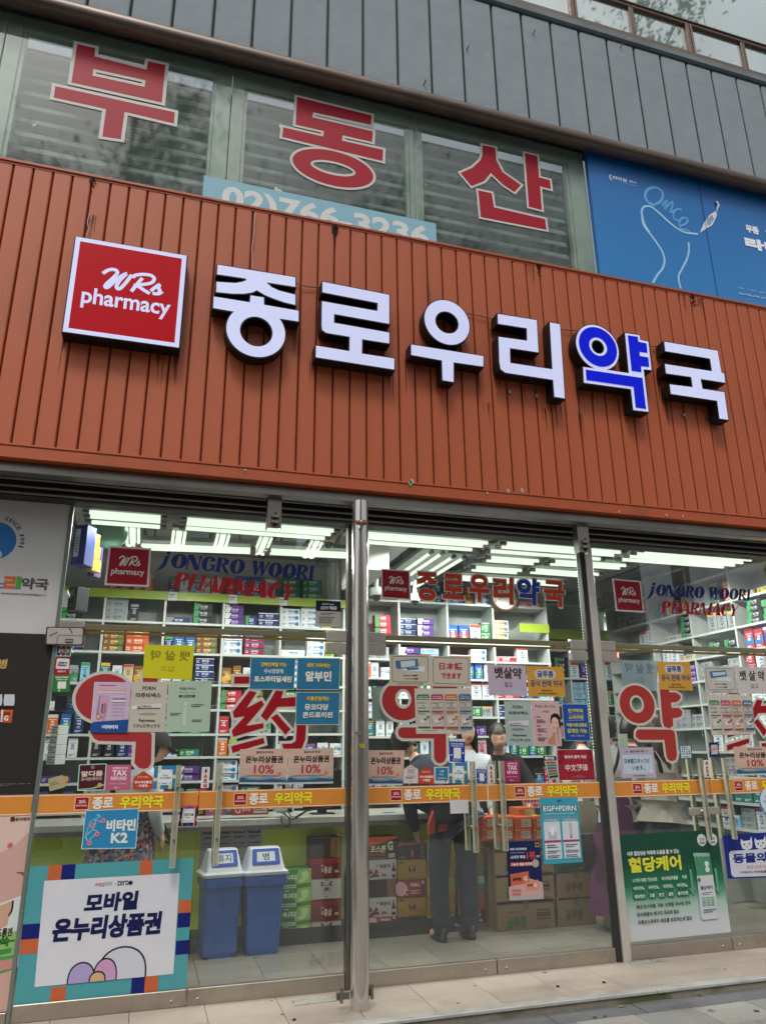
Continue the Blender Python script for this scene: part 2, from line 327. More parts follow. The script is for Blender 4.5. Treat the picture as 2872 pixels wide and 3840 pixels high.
for j in range(9):
    for i in range(22):
        x = -1.5+i*.4+(j % 2)*.2; paver_fast(x, x+.4, -.85-(j+1)*.3, -.85-j*.3, gran[rr.choice((0,0,0,1,1,2))])
o = MB().box((-60,-8.2,-.066), (60,-3.552,-.052), gran[0]).build('paving_field', pv); o['kind'] = 'stuff'
# step: concrete riser with moss, metal nosing and pale tiles that run on inside the shop
def moss():
    m = mat('mossy_concrete', '8f8879', .95, 0, .14, 30, bump=.4, bscale=60); n = m.node_tree.nodes; l = m.node_tree.links; bb = n['Principled BSDF']
    src = bb.inputs['Base Color'].links[0].from_socket; tc = n.new('ShaderNodeTexCoord'); nz = n.new('ShaderNodeTexNoise'); nz.inputs['Scale'].default_value = 3.5; nz.inputs['Detail'].default_value = 7
    rp = n.new('ShaderNodeValToRGB'); rp.color_ramp.elements[0].position = .5; rp.color_ramp.elements[1].position = .62; l.new(tc.outputs['Object'], nz.inputs['Vector']); l.new(nz.outputs[0], rp.inputs[0])
    mx = n.new('ShaderNodeMix'); mx.data_type = 'RGBA'; l.new(rp.outputs[0], mx.inputs[0]); l.new(src, mx.inputs[6]); mx.inputs[7].default_value = (*hx('5c6236'), 1); l.new(mx.outputs[2], bb.inputs['Base Color']); return m
st = empty('entrance_step'); struct(st)
TILE = [mat('beige_tile_'+str(k), c, .42, 0, .05, 2.5, bump=.03, dirt='8a7f72', dirt_amt=.35, dscale=3) for k, c in enumerate(('b3a698','ab9f92','b8ab9c'))]
TILE_DIM = [mat('dimmed_shop_tile_'+str(k), c, .28, 0, .05, 2.5, dirt='6c675e', dirt_amt=.3, dscale=3) for k, c in enumerate(('827d74','7b776e','88837a'))]  # the step tiles again, indoor dimness put into a darker colour
part('step_base', moss(), st, ((-1.6,-.66,-.12), (6.6,-.56,-.006)), ((-1.6,-.56,-.12), (6.6,5,-.012)))
b = MB(); 
for x0, x1 in ((-1.6,.35),(.353,3.20),(3.204,6.6)): b.box((x0,-.672,-.016), (x1,-.598,.005), mat('worn_aluminium','c9c7c2',.35,.35,.08,6,bump=.1,dirt='7a766e',dirt_amt=.4,dscale=5), .004)
b.build('metal_nosing', st)
tl = {}
for i in range(-4, 12):
    for j in range(-2, 7):
        x0 = .47+i*.43; y0 = j*.43+.1; y0 = max(y0, -.61); y1 = (j+1)*.43+.1; m = (TILE if j < 0 else TILE_DIM)[rr.choice((0,1,2))]; k = (round(y1-y0, 3), m.name)
        if k not in tl:
            o = MB().box((0,0,-.012), (.427, y1-y0-.003, 0), m, .0015).build('floor_tile'); o.parent = st; tl[k] = o
        else: o = tl[k].copy(); COL.objects.link(o)
        o.location = (x0, y0, rr.uniform(-.0006,.0006))
# ------------------------------------------------------------------ upper wall: grey rendered panels, X = -.296 + k * .3545
wl = empty('grey_wall', (2.5,.05,8.2), 'grey rendered wall of tall narrow panels below the brown top-floor windows', 'wall')
part('wall_backing', JOINT, wl, ((-2.6,.02,7.38), (8.5,.12,9.08)))
pm = MB().box((.011,-.018,7.40), (.3435,.02,9.065), GREY, .014).build('panel', wl); X0 = -.296-7*.3545; pm.location = Vector((X0,0,0))-wl.location
for k in range(1, 31):
    o = pm.copy(); COL.objects.link(o); o.location.x += k*.3545
b = MB(); b.box((-2.6,-.05,9.08), (8.5,.12,9.19), GREY_L, .02); b.build('wall_ledge', wl)
for px, py in ((650,148),(180,365),(365,215),(1025,205)):
    p = at('B', px, py, -.02); b = MB(); b.tube([(p.x,-.015,p.z), (p.x+.005,-.05,p.z+.012), (p.x+.01,-.055,p.z+.03)], .006, BRONZE, 6); b.build('bent_nail', wl)
# top-floor windows
tw = empty('top_floor_window_band', (5,.06,9.6), 'brown aluminium window band with green tinted panes at the top right', 'window')
XM = [2.30,2.38,3.10,3.15,3.88,3.97,4.68,4.745,5.46,5.55,6.27,6.33,7.05,7.14]
b = MB(); b.box((1.5,-.03,9.19), (8.2,.05,9.245), BROWN, .008); b.box((1.5,-.02,9.70), (8.2,.05,9.78), BROWN, .01); b.box((1.5,-.035,9.745), (8.2,-.0,9.765), BROWN, .004)
for k in range(0, len(XM), 2):
    a_, c_ = XM[k], XM[k+1]
    if (k//2) % 2 == 0: b.box((a_,-.03,9.24), (a_+.025,.05,9.71), BROWN, .004); b.box((a_+.03,-.02,9.24), (c_-.03,.05,9.71), BROWN, .004); b.box((c_-.025,-.03,9.24), (c_,.05,9.71), BROWN, .004)
    else: b.box((a_,-.015,9.24), (c_,.05,9.71), BROWN, .004)
b.box((1.5,-.01,9.245), (8.2,.045,9.29), BROWN, .006)
b.build('frame', tw)
for k in range(1, len(XM)-1, 2): part('pane', GL_TOP, tw, ((XM[k]+.002,.015,9.285), (XM[k+1]-.002,.023,9.705)))
for a_, c_ in ((1.5,3.98),(3.99,5.8),(5.81,8.2)): part('pane', GL_TOP, tw, ((a_,.015,9.775), (c_,.023,11.4)))
part('room_behind', mat('pale_backing','b9c6bf',.8), tw, ((1.4,.3,9.1), (8.3,.34,11.5)))  # added pale backing lightens the panes in place of reflected sky
# pipe that caps the window recess
b = MB()
for x0, x1 in ((-3,1.98),(1.983,5.9),(5.903,8.5)): b.tube([(x0,-.13,7.36), (x1,-.13,7.36)], .082, BRONZE, 20)
b.box((-3,-.06,7.40), (8.5,.0,7.46), BRONZE)
tag(b.build('gutter_pipe'), 'brown metal pipe running under the grey wall and over the windows', 'pipe')
# ------------------------------------------------------------------ second-floor windows with blinds
SLAT = mat('grey_green_slat', '82958b', .6, 0, .05, 3); SLATB = mat('window_shade_backing', '3a4742', .8)
def upper_window(x0, x1, xl, xr, ztop, label):
    w = empty('shop_window', ((x0+x1)/2, .02, 6.3), label, 'window')
    b = MB(); b.box((x0,.012,5.35), (xl,.07,7.36), FRAME2, .006); b.box((xr,.012,5.35), (x1,.07,7.36), FRAME2, .006); b.box((xl,.012,ztop), (xr,.07,7.36), FRAME2, .006)
    b.box((xl+.004,.03,5.35), (xl+.03,.08,ztop), FRAME2); b.box((xr-.03,.03,5.35), (xr-.004,.08,ztop), FRAME2); b.build('frame', w)
    part('pane', GL_UP, w, ((x0+.003,-.004,5.35), (x1-.003,.004,7.36)))
    part('backing', SLATB, w, ((x0,.36,5.2), (x1,.38,7.4)))
    me = None; n = 13
    for k in range(n):
        z = 5.42+k*.142
        if me is None:
            b = MB(); pr = [(.145,z-.03),(.15,z+.0),(.165,z+.035),(.19,z+.065),(.225,z+.088)]; vs = [(X_,y_+d_,z_) for X_ in (xl+.01, xr-.01) for d_ in (0,.006) for y_, z_ in pr]
            b.add(vs, [(q, q+1, 10+q+1, 10+q) for q in range(4)]+[(5+q, 15+q, 15+q+1, 5+q+1) for q in range(4)]+[(0,10,15,5),(4,9,19,14)], SLAT, True); me = b.build('slat', w); z0 = me.location.copy()
        else: o = me.copy(); COL.objects.link(o); o.location = z0+Vector((0, 0, k*.142))
upper_window(-2.6,-1.58,-2.5,-1.62,7.17,'sliver of a second-floor window at the left edge beside the letter 부')
upper_window(-1.575,.262,-1.455,.125,7.20,'dusty second-floor window with slats behind the large red letter 부')
upper_window(.268,1.985,.375,1.935,7.16,'dusty second-floor window with slats behind the large red letter 동')
upper_window(1.99,3.845,2.04,3.66,7.18,'second-floor window reflecting trees behind the large red letter 산')
# red letters stuck on the upper glass
def sticker(name, label, r, polys, Y, ow, red='a01428', white='c9c9c2', cat='window letter'):
    mb = MB(); e_ = 0
    for pl in polys: slab(mb, pl, Y-e_*.00015, Y+.0006, ink(white), ow, ink(white)); e_ += 1
    for pl in polys: slab(mb, pl, Y-.0003-e_*.00015, Y+.0, ink(red), 0); e_ += 1
    return tag(mb.build(name), label, cat)
Yg = -.010
def tr(r, *pts): return trace(r, pts, Yg)
sticker('letter_bu', 'huge red Korean letter 부 with white outline on the dusty upper window', 'A',
 [[tr('A',(334,190),(412,207),(408,243),(632,300),(640,264),(714,280),(698,442),(309,355)), tr('A',(403,297),(400,325),(624,374),(628,346))],
  [tr('A',(240,371),(754,484),(750,532),(538,482),(522,600),(442,588),(458,470),(233,420))]], Yg, .028)
sticker('letter_dong', 'huge red Korean letter 동 with white outline above the phone banner', 'A',
 [[tr('A',(1280,418),(1600,497),(1598,538),(1350,484),(1345,505),(1606,566),(1603,612),(1477,583),(1472,605),(1650,645),(1648,694),(1216,590),(1220,548),(1392,588),(1396,565),(1273,537))],
  [ring_fit('A',((1258,680),(1300,745),(1450,802),(1570,800),(1608,760),(1560,700),(1430,648),(1310,650)), Yg), ring_fit('A',((1338,708),(1390,740),(1480,760),(1527,752),(1510,722),(1430,694),(1360,690)), Yg)[::-1]]], Yg, .024)
sticker('letter_san', 'huge red Korean letter 산 with white outline on the window reflecting trees', 'B',
 [[tr('B',(432,625),(487,637),(492,690),(520,742),(560,770),(598,797),(570,828),(520,795),(468,745),(440,780),(385,802),(360,772),(338,745),(390,722),(424,690),(432,665))],
  [tr('B',(614,660),(668,672),(676,764),(722,776),(727,815),(680,803),(688,905),(632,890))],
  [tr('B',(414,820),(472,832),(482,893),(702,944),(708,990),(425,935))]], Yg, .022)
# phone banner, its lower half hidden behind the fascia
S = Sheet((('A',880,755),('B',232,963),('B',232,1060),('A',868,852)), -.012).back('8ab8c8')
S.q[3].z = S.q[2].z = 5.55; S.q[3].x = S.q[0].x; S.q[2].x = S.q[1].x
S = Sheet(S.q).back('8cbaca'); S.t('d8dcd8', '02)766-3236', .075, .10, .965, .66, .055, res=3)
S.done('phone_banner', 'pale blue banner with a white telephone number half hidden by the orange fascia', 'banner')
# blue billboard
def billboard():
    q = [Vector((3.85,-.05,7.40)), Vector((6.6,-.05,7.40)), Vector((6.6,-.05,5.3)), Vector((3.85,-.05,5.3))]
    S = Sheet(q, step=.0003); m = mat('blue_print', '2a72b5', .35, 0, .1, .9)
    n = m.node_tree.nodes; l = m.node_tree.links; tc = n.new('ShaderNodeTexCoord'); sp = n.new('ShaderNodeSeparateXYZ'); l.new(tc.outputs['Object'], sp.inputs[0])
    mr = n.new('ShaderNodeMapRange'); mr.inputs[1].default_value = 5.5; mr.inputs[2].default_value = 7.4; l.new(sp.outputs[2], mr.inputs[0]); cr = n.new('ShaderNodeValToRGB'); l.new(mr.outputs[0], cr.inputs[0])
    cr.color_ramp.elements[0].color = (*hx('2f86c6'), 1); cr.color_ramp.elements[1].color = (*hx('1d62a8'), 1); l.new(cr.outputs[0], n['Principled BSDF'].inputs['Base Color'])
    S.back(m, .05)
    def f(r, x, y): p = at(r, x, y, -.052); return ((p.x-3.85)/2.75, (7.40-p.z)/2.1)
    def F(r, *ps): return [f(r, *p) for p in ps]
    a, c = f('B',990,755), f('B',1055,785); S.t('dfe8f2', '라미실', a[0], a[1], c[0], c[1], .05, .1); S.st('cfe2f4', F('B',(985,752),(980,760),(982,768),(990,775)), .006)
    a, c = f('B',1063,775), f('B',1096,792); S.t('dfe8f2', '원스', a[0], a[1], c[0], c[1], .03); a, c = f('B',1035,788), f('B',1095,800); S.fine('c3d6ea', a[0], a[1], c[0], c[1], 1)
    lite = mat('pale_blue_line', '9fd0f0', .4); mid = mat('mid_blue_line', '5fa8dc', .4)
    S.st(mid, F('B',(1175,885),(1145,870),(1132,845),(1140,820),(1165,808),(1190,812),(1208,835),(1200,865),(1175,880)), .011)
    for p_ in (((1205,885),(1225,862),(1222,880),(1213,905),(1235,880),(1250,868),(1248,890),(1240,915),(1258,905)), ((1290,905),(1270,900),(1255,918),(1255,940),(1275,950),(1292,938)), ((1280,972),(1305,965),(1315,945),(1295,938),(1280,955),(1285,985),(1310,990),(1325,1000)), ):
        S.st(mid, F('B',*p_), .008)
    S.st(lite, F('B',(1150,1000),(1128,965),(1118,925),(1118,905),(1130,890),(1160,892),(1200,925),(1250,970),(1300,1000),(1360,1008)), .009)
    S.st(lite, F('D',(1165,300),(1185,265),(1205,240),(1215,205),(1205,165),(1180,125),(1150,85),(1125,50),(1118,10)), .009)
    S.st(lite, F('D',(1285,325),(1275,275),(1290,240),(1310,200),(1320,160),(1318,125)), .008)
    S.poly('d8e0ea', F('B',(1367,1003),(1385,960),(1410,925),(1443,905),(1452,885),(1445,868),(1430,866),(1447,880),(1440,930),(1420,970),(1395,985),(1380,995)))
    S.poly('8ea0b4', F('B',(1395,945),(1420,925),(1428,945),(1410,970),(1398,972)))
    a, c = f('B',1562,968), f('B',1622,1012); S.t('e6eef8', '무좀', a[0], a[1], c[0], c[1], .10, res=3); a, c = f('B',1646,990), f('B',1720,1040); S.t('e6eef8', '한', a[0], a[1], c[0], c[1], .04)
    a, c = f('B',1558,1022), f('B',1800,1105); S.t('f0f4fa', '라미실', a[0], a[1], c[0], c[1]+.02, .16, res=3)
    a, c = f('D',1532,322), f('D',1790,372); S.t('dfe8f2', '단 1회 적용 무좀치료', a[0], a[1], c[0], c[1], .03)
    a, c = f('D',1535,348), f('D',1760,380); S.fine('c3d6ea', a[0], a[1], c[0], c[1]+.01, 2)
    x = (5.22-3.85)/2.75; S.st('123c66', [(x,0), (x,1)], .0022, False)
    S.done('blue_billboard', 'large blue foot-care billboard with a glowing foot outline above the fascia', 'billboard')
billboard()
# ------------------------------------------------------------------ orange fascia: ribbed panels .1305 m wide
fa = empty('orange_fascia', (2,-.3,4.4), 'long orange-red ribbed metal fascia over the shopfront', 'fascia')
part('backing', RUST, fa, ((-3,-.425,3.30), (8,-.40,5.50)), ((-3,-.425,3.24), (8,-.33,3.30)))
pmesh = None
for k in range(-15, 55):
    x = -1.104+k*.1305
    if pmesh is None:
        b = MB(); w = .1305; prof = [(.006,-.425),(.006,-.446),(.011,-.452),(w-.012,-.452),(w-.005,-.447),(w-.0005,-.43),(w-.0005,-.425)]
        n = len(prof); vs = [(px, py, z) for z in (3.325, 5.475) for px, py in prof]
        b.add(vs, [(i, i+1, n+i+1, n+i) for i in range(n-1)]+[list(range(n))[::-1], list(range(n, 2*n))], ORANGE)
        pmesh = b.build('panel'); pmesh.parent = fa
        o = pmesh
    else: o = pmesh.copy(); COL.objects.link(o)
    o.location = Vector((x, random.uniform(-.0012,.0012), 0))-fa.location
b = MB(); b.box((-3,-.465,5.478), (8,-.38,5.502), ORANGE2, .004); b.box((-3,-.455,5.462), (8,-.452,5.478), ORANGE2); b.build('top_cap', fa)
b = MB(); b.box((-3,-.468,3.318), (8,-.43,3.334), ORANGE2, .003); b.box((-3,-.462,3.236), (8,-.44,3.318), ORANGE2, .004); b.box((-3,-.44,3.236), (8,-.36,3.246), ORANGE2); b.build('bottom_trim', fa)
b = MB(); PAINT = ink('a9aa98')
def chips(r, pts):
    for px, py, s_ in pts:
        p = at(r, px, py, -.4665); q = [(p.x+s_*math.cos(t)*random.uniform(.5,1), -.4665-.002*(py < 60)-.003, p.z+s_*1.3*math.sin(t)*random.uniform(.4,1)) for t in (0,.9,1.9,2.8,3.8,4.8,5.6)]; b.add(q, [list(range(7))], PAINT)
chips('G', ((378,15,.022),(365,22,.02),(925,95,.012),(1080,82,.018),(1180,78,.02))); chips('E', ((1585,195,.01),)); chips('H', ((985,78,.015),(850,68,.012),(470,42,.012)))
o = b.build('flaked_paint', fa); o['kind'] = 'stuff'
b = MB()
for r, px, py, ang in (('C',1445,60,0),('A',405,750,0),('D',675,215,0),('D',1340,350,0),('A',1445,965,0)):
    p = at(r, px, py, -.47)
    for _ in range(26): x, z = random.gauss(0,.012), -abs(random.gauss(0,.05)); b.box((p.x+x-.004,-.462,p.z+z-.006), (p.x+x+.004,-.455,p.z+z+.006), ink('1d1612'))
o = b.build('lichen_clumps', fa); o['kind'] = 'stuff'
# ------------------------------------------------------------------ lit sign box and lit letters
LED = mat('lit_white_acrylic', 'ccd0e2', .35, 0, .04, 5, emis='b2baf0', estr=.34, spec=.2)
def ledmat(name, col, em, s): return mat(name, col, .4, 0, .05, 6, emis=em, estr=s, spec=.12)
LEDB = ledmat('lit_blue_acrylic', '0a18a8', '0014d8', .35); LEDR = ledmat('lit_red_acrylic', '8c0010', 'c00414', .26)
CAN = mat('black_letter_side', '14100f', .5, .2, .1, 5)
YF = -.575
sg = empty('sign_box', (.3,-.5,4.3), 'square red and white lit box sign reading pharmacy at the left end of the fascia', 'sign')
q = [at('a6', 172,15, YF), at('a6', 1630,262, YF), at('a6', 1545,1478, YF), at('a6', 12,1265, YF)]
xl = (q[0].x+q[3].x)/2; xr = (q[1].x+q[2].x)/2; zt = (q[0].z+q[1].z)/2; zb = (q[2].z+q[3].z)/2
b = MB(); b.box((xl,YF,zb), (xr,-.453,zt), CAN, .004); b.build('box_body', sg)
S = Sheet([Vector((xl+.008,YF,zt-.008)), Vector((xr-.008,YF,zt-.008)), Vector((xr-.008,YF,zb+.008)), Vector((xl+.008,YF,zb+.008))], base=.0035); S.back(LED, .003)
S.r(LEDR, .042,.042,.958,.958); S.wrs(LED, .26,.305,.80,.535); S.t(LED, 'pharmacy', .115,.515,.895,.735, .035, res=4)
S.done('lit_face', parent=sg); COL.objects[-1].location = -sg.location
def chan(name, label, r, pieces, blue=None):
    o = empty(name, ((lambda c: at(r, *(c[1][0] if c[0] == 'ring' else c[0]), YF).x)(pieces[0][0]), -.5, 4.2), label, 'sign letter', 'lit letters on the orange fascia')
    def T(p): return ring_fit(r, p[1], YF) if p[0] == 'ring' else trace(r, p, YF)
    P_ = [[T(c) for c in pc] for pc in pieces]
    b = MB()
    for i, pc in enumerate(P_): slab(b, pc, YF+.0005+.0007*i, -.468, CAN, .004, CAN)
    b.build('letter_side', o)
    b = MB()
    for i, pc in enumerate(P_): slab(b, pc, YF-.0015-.0007*i, YF, LED, -.004)
    b.build('letter_face', o)
    if blue:
        b = MB()
        for i, pc in enumerate(blue): slab(b, [T(c) for c in pc], YF-.0045-.0007*i, YF, LEDB, 0)
        b.build('blue_face', o)
    b = MB(); c = P_[0][0]; x_ = sum(p[0] for p in c)/len(c); z_ = min(p[1] for p in c)
    for dx in (-.12, .12): part('bracket', STEEL_D, o, ((x_+dx-.01,-.468,z_+.04), (x_+dx+.01,-.452,z_+.07)))
    return o
chan('sign_letter_jong','first lit white letter 종 beside the red box sign','a7',
 [[[(160,50),(1515,270),(1515,450),(1030,375),(1100,440),(1230,500),(1515,572),(1515,762),(1330,720),(1140,655),(980,590),(845,508),(770,545),(620,568),(420,566),(135,538),(142,345),(330,360),(480,368),(600,345),(655,320),(640,303),(148,230)]],
  [[(92,600),(715,700),(728,580),(972,620),(975,745),(1572,850),(1568,1048),(1240,998),(1000,1000),(700,900),(420,872),(82,812)]],
  [('ring',((302,1130),(340,1290),(480,1480),(850,1670),(1180,1580),(1343,1300),(1300,1100),(1240,1000),(420,880),(350,960))), ('ring',((560,1170),(590,1060),(800,962),(980,1030),(1098,1230),(1050,1400),(880,1465),(640,1340)))]])
chan('sign_letter_ro','second lit white letter 로 of the sign, square and blocky','a1',
 [[[(265,115),(1430,345),(1430,858),(480,688),(478,825),(1430,995),(1430,1195),(962,1122),(958,1355),(1518,1440),(1515,1645),(148,1430),(152,1215),(728,1310),(732,1078),(330,1010),(262,960),(248,880),(256,450),(1210,620),(1215,495),(262,310)]]])
chan('sign_letter_u','third lit white letter 우 of the sign with a ring on top','a2',
 [[('ring',((362,440),(430,230),(690,112),(950,200),(1155,540),(1060,800),(820,900),(500,740))), ('ring',((562,450),(620,350),(720,318),(880,400),(952,540),(900,660),(800,692),(640,600)))],
  [[(135,875),(1395,1078),(1392,1272),(880,1200),(882,1540),(675,1505),(665,1165),(135,1068)]]])
chan('sign_letter_ri','fourth lit white letter 리 of the sign with a long right leg','a3',
 [[[(155,118),(840,228),(872,798),(378,722),(385,965),(1095,1072),(1050,265),(1240,300),(1325,1590),(1130,1560),(1108,1268),(290,1145),(205,1080),(182,950),(168,512),(662,580),(655,380),(157,300)]]])
chan('sign_letter_yak','fifth lit letter 약, bright blue inside a white outline','a4',
 [[('ring',((168,460),(240,280),(430,165),(700,260),(922,640),(850,860),(620,960),(300,800))), ('ring',((450,510),(490,460),(560,450),(650,570),(640,640),(580,668),(490,620)))],
  [[(290,895),(420,912),(740,950),(1078,1003),(1012,312),(1275,350),(1285,430),(1425,460),(1483,965),(1345,950),(1432,1685),(1155,1650),(1115,1290),(305,1180)]]],
 [[('ring',((215,470),(280,300),(430,213),(680,300),(882,640),(810,830),(640,910),(340,740))), ('ring',((398,490),(450,410),(530,400),(705,590),(680,680),(590,718),(460,640)))],
  [[(1062,360),(1235,385),(1245,470),(1385,498),(1403,665),(1265,645),(1270,715),(1415,740),(1433,908),(1290,892),(1300,998),(1128,972)]],
  [[(338,950),(1315,1095),(1378,1630),(1198,1605),(1160,1248),(352,1132)]]])
chan('sign_letter_guk','last lit white letter 국 at the right end of the sign','a5',
 [[[(310,183),(1240,342),(1305,718),(1350,735),(1372,905),(950,840),(980,998),(1355,1055),(1425,1545),(1262,1520),(1220,1215),(425,1095),(403,918),(798,968),(775,805),(342,742),(320,568),(1130,693),(1100,488),(328,358)]]])
b = MB(); rs = random.Random(12); STK = mat('rust_stain','43281c',.9,0,.3,20)
for r, px, py in (('C',1275,505),('a2',100,1190),('a2',290,1230),('a2',1310,1380),('a3',190,1260),('a3',1190,1690),('a3',90,440),('a4',240,1290),('a5',230,850),('a5',320,1200),('a1',110,1560),('a1',1450,1750),('a6',60,1380),('a6',1500,1560),('a4',470,1300),('a3',580,1310),('C',690,620),('D',450,830),('D',700,855),('D',850,875),('D',1290,350),('D',1370,380),('D',640,230),('C',395,20)):
    p = at(r, px, py, -.453)
    for _ in range(5): x = p.x+rs.uniform(-.03,.03); L_ = rs.uniform(.05,.32); w = rs.uniform(.0015,.004); z = p.z+.03; b.add([(x-w,-.4548,z),(x+w,-.4548,z),(x+w*.6,-.4548,z-L_*.6),(x,-.4548,z-L_),(x-w*.5,-.4548,z-L_*.7)], [(0,4,3,2,1)], STK)
o = b.build('rust_streaks', fa); o['kind'] = 'stuff'
# thin supply wires looping between the letters
CABLE = mat('brown_cable', '7a4a3c', .6)
def wire(r, pts, Y=-.47, rad=.0045, label=None, m=None):
    b = MB(); b.tube([Vector((p.x, Y-.006*math.sin(PI*i/(len(pts)-1)), p.z)) for i, p in enumerate([at(r, x, y, Y) for x, y in pts])], rad, m or CABLE, 6)
    return tag(b.build('sign_wire'), label, 'wire')
wire('C', ((388,0),(378,40),(385,70),(372,100)), label='thin pale wire dropping to the top of the red box sign', m=ink('b8a99c'), rad=.004)
wire('C', ((1100,0),(1095,90),(1085,150),(1090,240)), label='thin wire dropping to the top of the first letter 종', m=ink('b8a99c'), rad=.004)
wire('C', ((1278,300),(1320,318),(1375,318)), label='wire linking the first and second sign letters')
wire('D', ((35,380),(120,350),(190,400)), label='faint wire between the letters 로 and 우') if False else None
wire('D', ((202,300),(205,350),(208,385)), label='wire dropping to the ring of the third sign letter')
wire('D', ((360,430),(410,440),(475,455)), label='wire linking the third and fourth sign letters')
wire('D', ((770,500),(800,505),(840,503)), label='wire linking the fourth sign letter and the blue one')
wire('D', ((1150,570),(1170,575),(1190,572)), label='short wire linking the blue letter and the last one')
# ------------------------------------------------------------------ soffit, beam, shutter box, pillar, brackets
bm = empty('steel_lintel_beam', (2,-.3,3.2), 'grey steel beam and dark shutter housing under the orange fascia', 'beam')
part('beam', STEEL_D, bm, ((-3,-.40,3.165), (8,-.30,3.232)), bev=.004)
part('soffit', SOFFIT, bm, ((-3,-.29,3.235), (8,.06,3.26)), ((-3,-.30,3.18), (8,-.288,3.24)))
part('shutter_housing', SOFFIT, bm, ((-3,-.10,3.095), (8,.05,3.235)), bev=.01)
for z, y in ((3.205,-.16),(3.16,-.14),(3.12,-.12)): MB().tube([(-3,y,z), (8,y,z)], .012, mat('grey_rail','77736d',.4,.6), 8).build('shutter_rail', bm)
b = MB(); pts = [(x, -.25+.008*math.sin(x*2.1), 3.195+.018*math.sin(x*1.7)-.01*math.cos(x*3.3)) for x in np.arange(-1.5, 6, .15)]; b.tube(pts, .008, ink('141516'), 6)
tag(b.build('black_cable'), 'loose black cable sagging under the steel beam', 'cable')
b = MB(); b.tube([(1.34,-.40,0), (1.34,-.40,3.166)], .0575, STEEL, 28); o = b.build('steel_pillar')
tag(o, 'round polished stainless steel pillar between the two pairs of doors', 'pillar')
S = Sheet((('S',0,1145),('S',55,1145),('S',55,1228),('S',0,1228)), -.46, base=.001); S.e('c8b81c', .42,.5,.5); S.fine('2a2a10', .1,.25,.8,.75,4)
S.t('201c08','JESUS',.05,.14,.8,.30,.03); S.done('round_sticker', 'small yellow round sticker on the steel pillar reading JESUS', 'sticker')
S = Sheet((('K',0,685),('K',40,685),('K',40,707),('K',0,707)), -.459, base=.001); S.r('8a8680', 0,0,1,1); S.t('23211e','745-0161',.08,.15,.92,.85,.02); S.done('phone_sticker', 'tiny grey phone number sticker halfway up the steel pillar', 'sticker')
lp = empty('beacon_lamp', (1.33,-.47,3.04), 'amber twin warning lamp clamped to the top of the steel pillar', 'lamp')
AMB = mat('amber_lens', '9a4e12', .25, 0, .1, 20, coat=.6)
c = at('F', 1255, 440, -.5)
b = MB(); b.lathe([(0,-.043),(.014,-.041),(.018,-.03),(.018,-.014)], (c.x,-.5,c.z), AMB, 16, 'x'); b.build('lens', lp)
b = MB(); b.lathe([(.018,.014),(.018,.03),(.014,.041),(0,.043)], (c.x,-.5,c.z), AMB, 16, 'x'); b.build('lens', lp)
b = MB(); b.lathe([(.0,-.015),(.02,-.015),(.02,.015),(0,.015)], (c.x,-.5,c.z), STEEL_D, 16, 'x'); b.box((c.x-.012,-.50,c.z-.04), (c.x+.012,-.455,c.z-.01), STEEL_D, .003); b.build('clamp', lp)
def bracket(r, tl, br, label):
    a = at(r, *tl, -.3); c = at(r, *br, -.3); o = empty('shutter_bracket', ((a.x+c.x)/2,-.3,c.z), label, 'bracket')
    b = MB(); b.box((a.x,-.345,c.z), (c.x,-.338,3.168), STEEL_D, .002); b.box((a.x,-.338,c.z), (a.x+.006,-.27,3.168), STEEL_D); b.box((c.x-.006,-.338,c.z), (c.x,-.27,3.168), STEEL_D); b.build('channel', o)
    x = a.x+(c.x-a.x)*.55; H_ = 3.168-c.z
    for f in (.45, .27, .09): MB().tube([(x,-.36,c.z+H_*f), (x,-.346,c.z+H_*f)], .008, ink('1b1a19'), 10).build('bolt', o)
    for f in (.36, .18): part('cleat', STEEL_D, o, ((x-.028,-.372,c.z+H_*f-.012), (x+.028,-.346,c.z+H_*f+.012)), bev=.003)
bracket('F', (285,100), (415,520), 'rusty steel shutter bracket hanging from the beam over the left doors')
bracket('H', (105,100), (220,382), 'steel shutter bracket hanging from the beam beside the right post')
# ------------------------------------------------------------------ doors: six glass leaves, transoms, post, end panel
FR = mat('door_frame_steel', '77736c', .3, .9, .08, 3, bump=.05, dirt='45413b', dirt_amt=.4)
RAIL = mat('door_rail_steel', 'b3aba0', .3, .85, .08, 4, bump=.06, bscale=3, dirt='6a5f50', dirt_amt=.45, dscale=4)
BRASS = mat('brass_edge', '8a7434', .35, .5, .12, 8, dirt='4d4224', dirt_amt=.5)
EDGE = mat('green_glass_edge', '79785c', .25, .2, .1, 6)
PLATE = mat('patch_fitting_chrome', 'b8b2a8', .28, .55, .12, 8, bump=.25, bscale=9)
ACR = glass('clear_acrylic_bar', (.82,.84,.76), 1.0, film=.3, filmcol=(.62,.62,.5))
ACRE = mat('frosted_bar_edge', 'b9b79a', .4, 0, .1, 12)
WHT = 'dfe0dc'
def fr_box(name, label, cat, *boxes, m=FR, bev=.004):
    b = MB()
    for q in boxes: b.box(q[0], q[1], m, bev)
    return tag(b.build(name), label, cat)
POSTM = mat('post_steel','cdc8bf',.3,.4,.06,3,bump=.04,dirt='6c665c',dirt_amt=.4)
pf = empty('door_post', (3.41,0,1.5), 'square stainless steel post between the middle and right doors', 'post')
part('face', POSTM, pf, ((3.385,-.05,-.01), (3.45,.05,3.1)), bev=.004); part('door_stop', mat('dark_gasket','2b2a28',.6), pf, ((3.345,-.03,-.01), (3.385,.03,3.1)), bev=.003)
pf = empty('door_jamb', (1.42,0,1.5), 'dark steel jamb channels behind the round pillar', 'jamb')
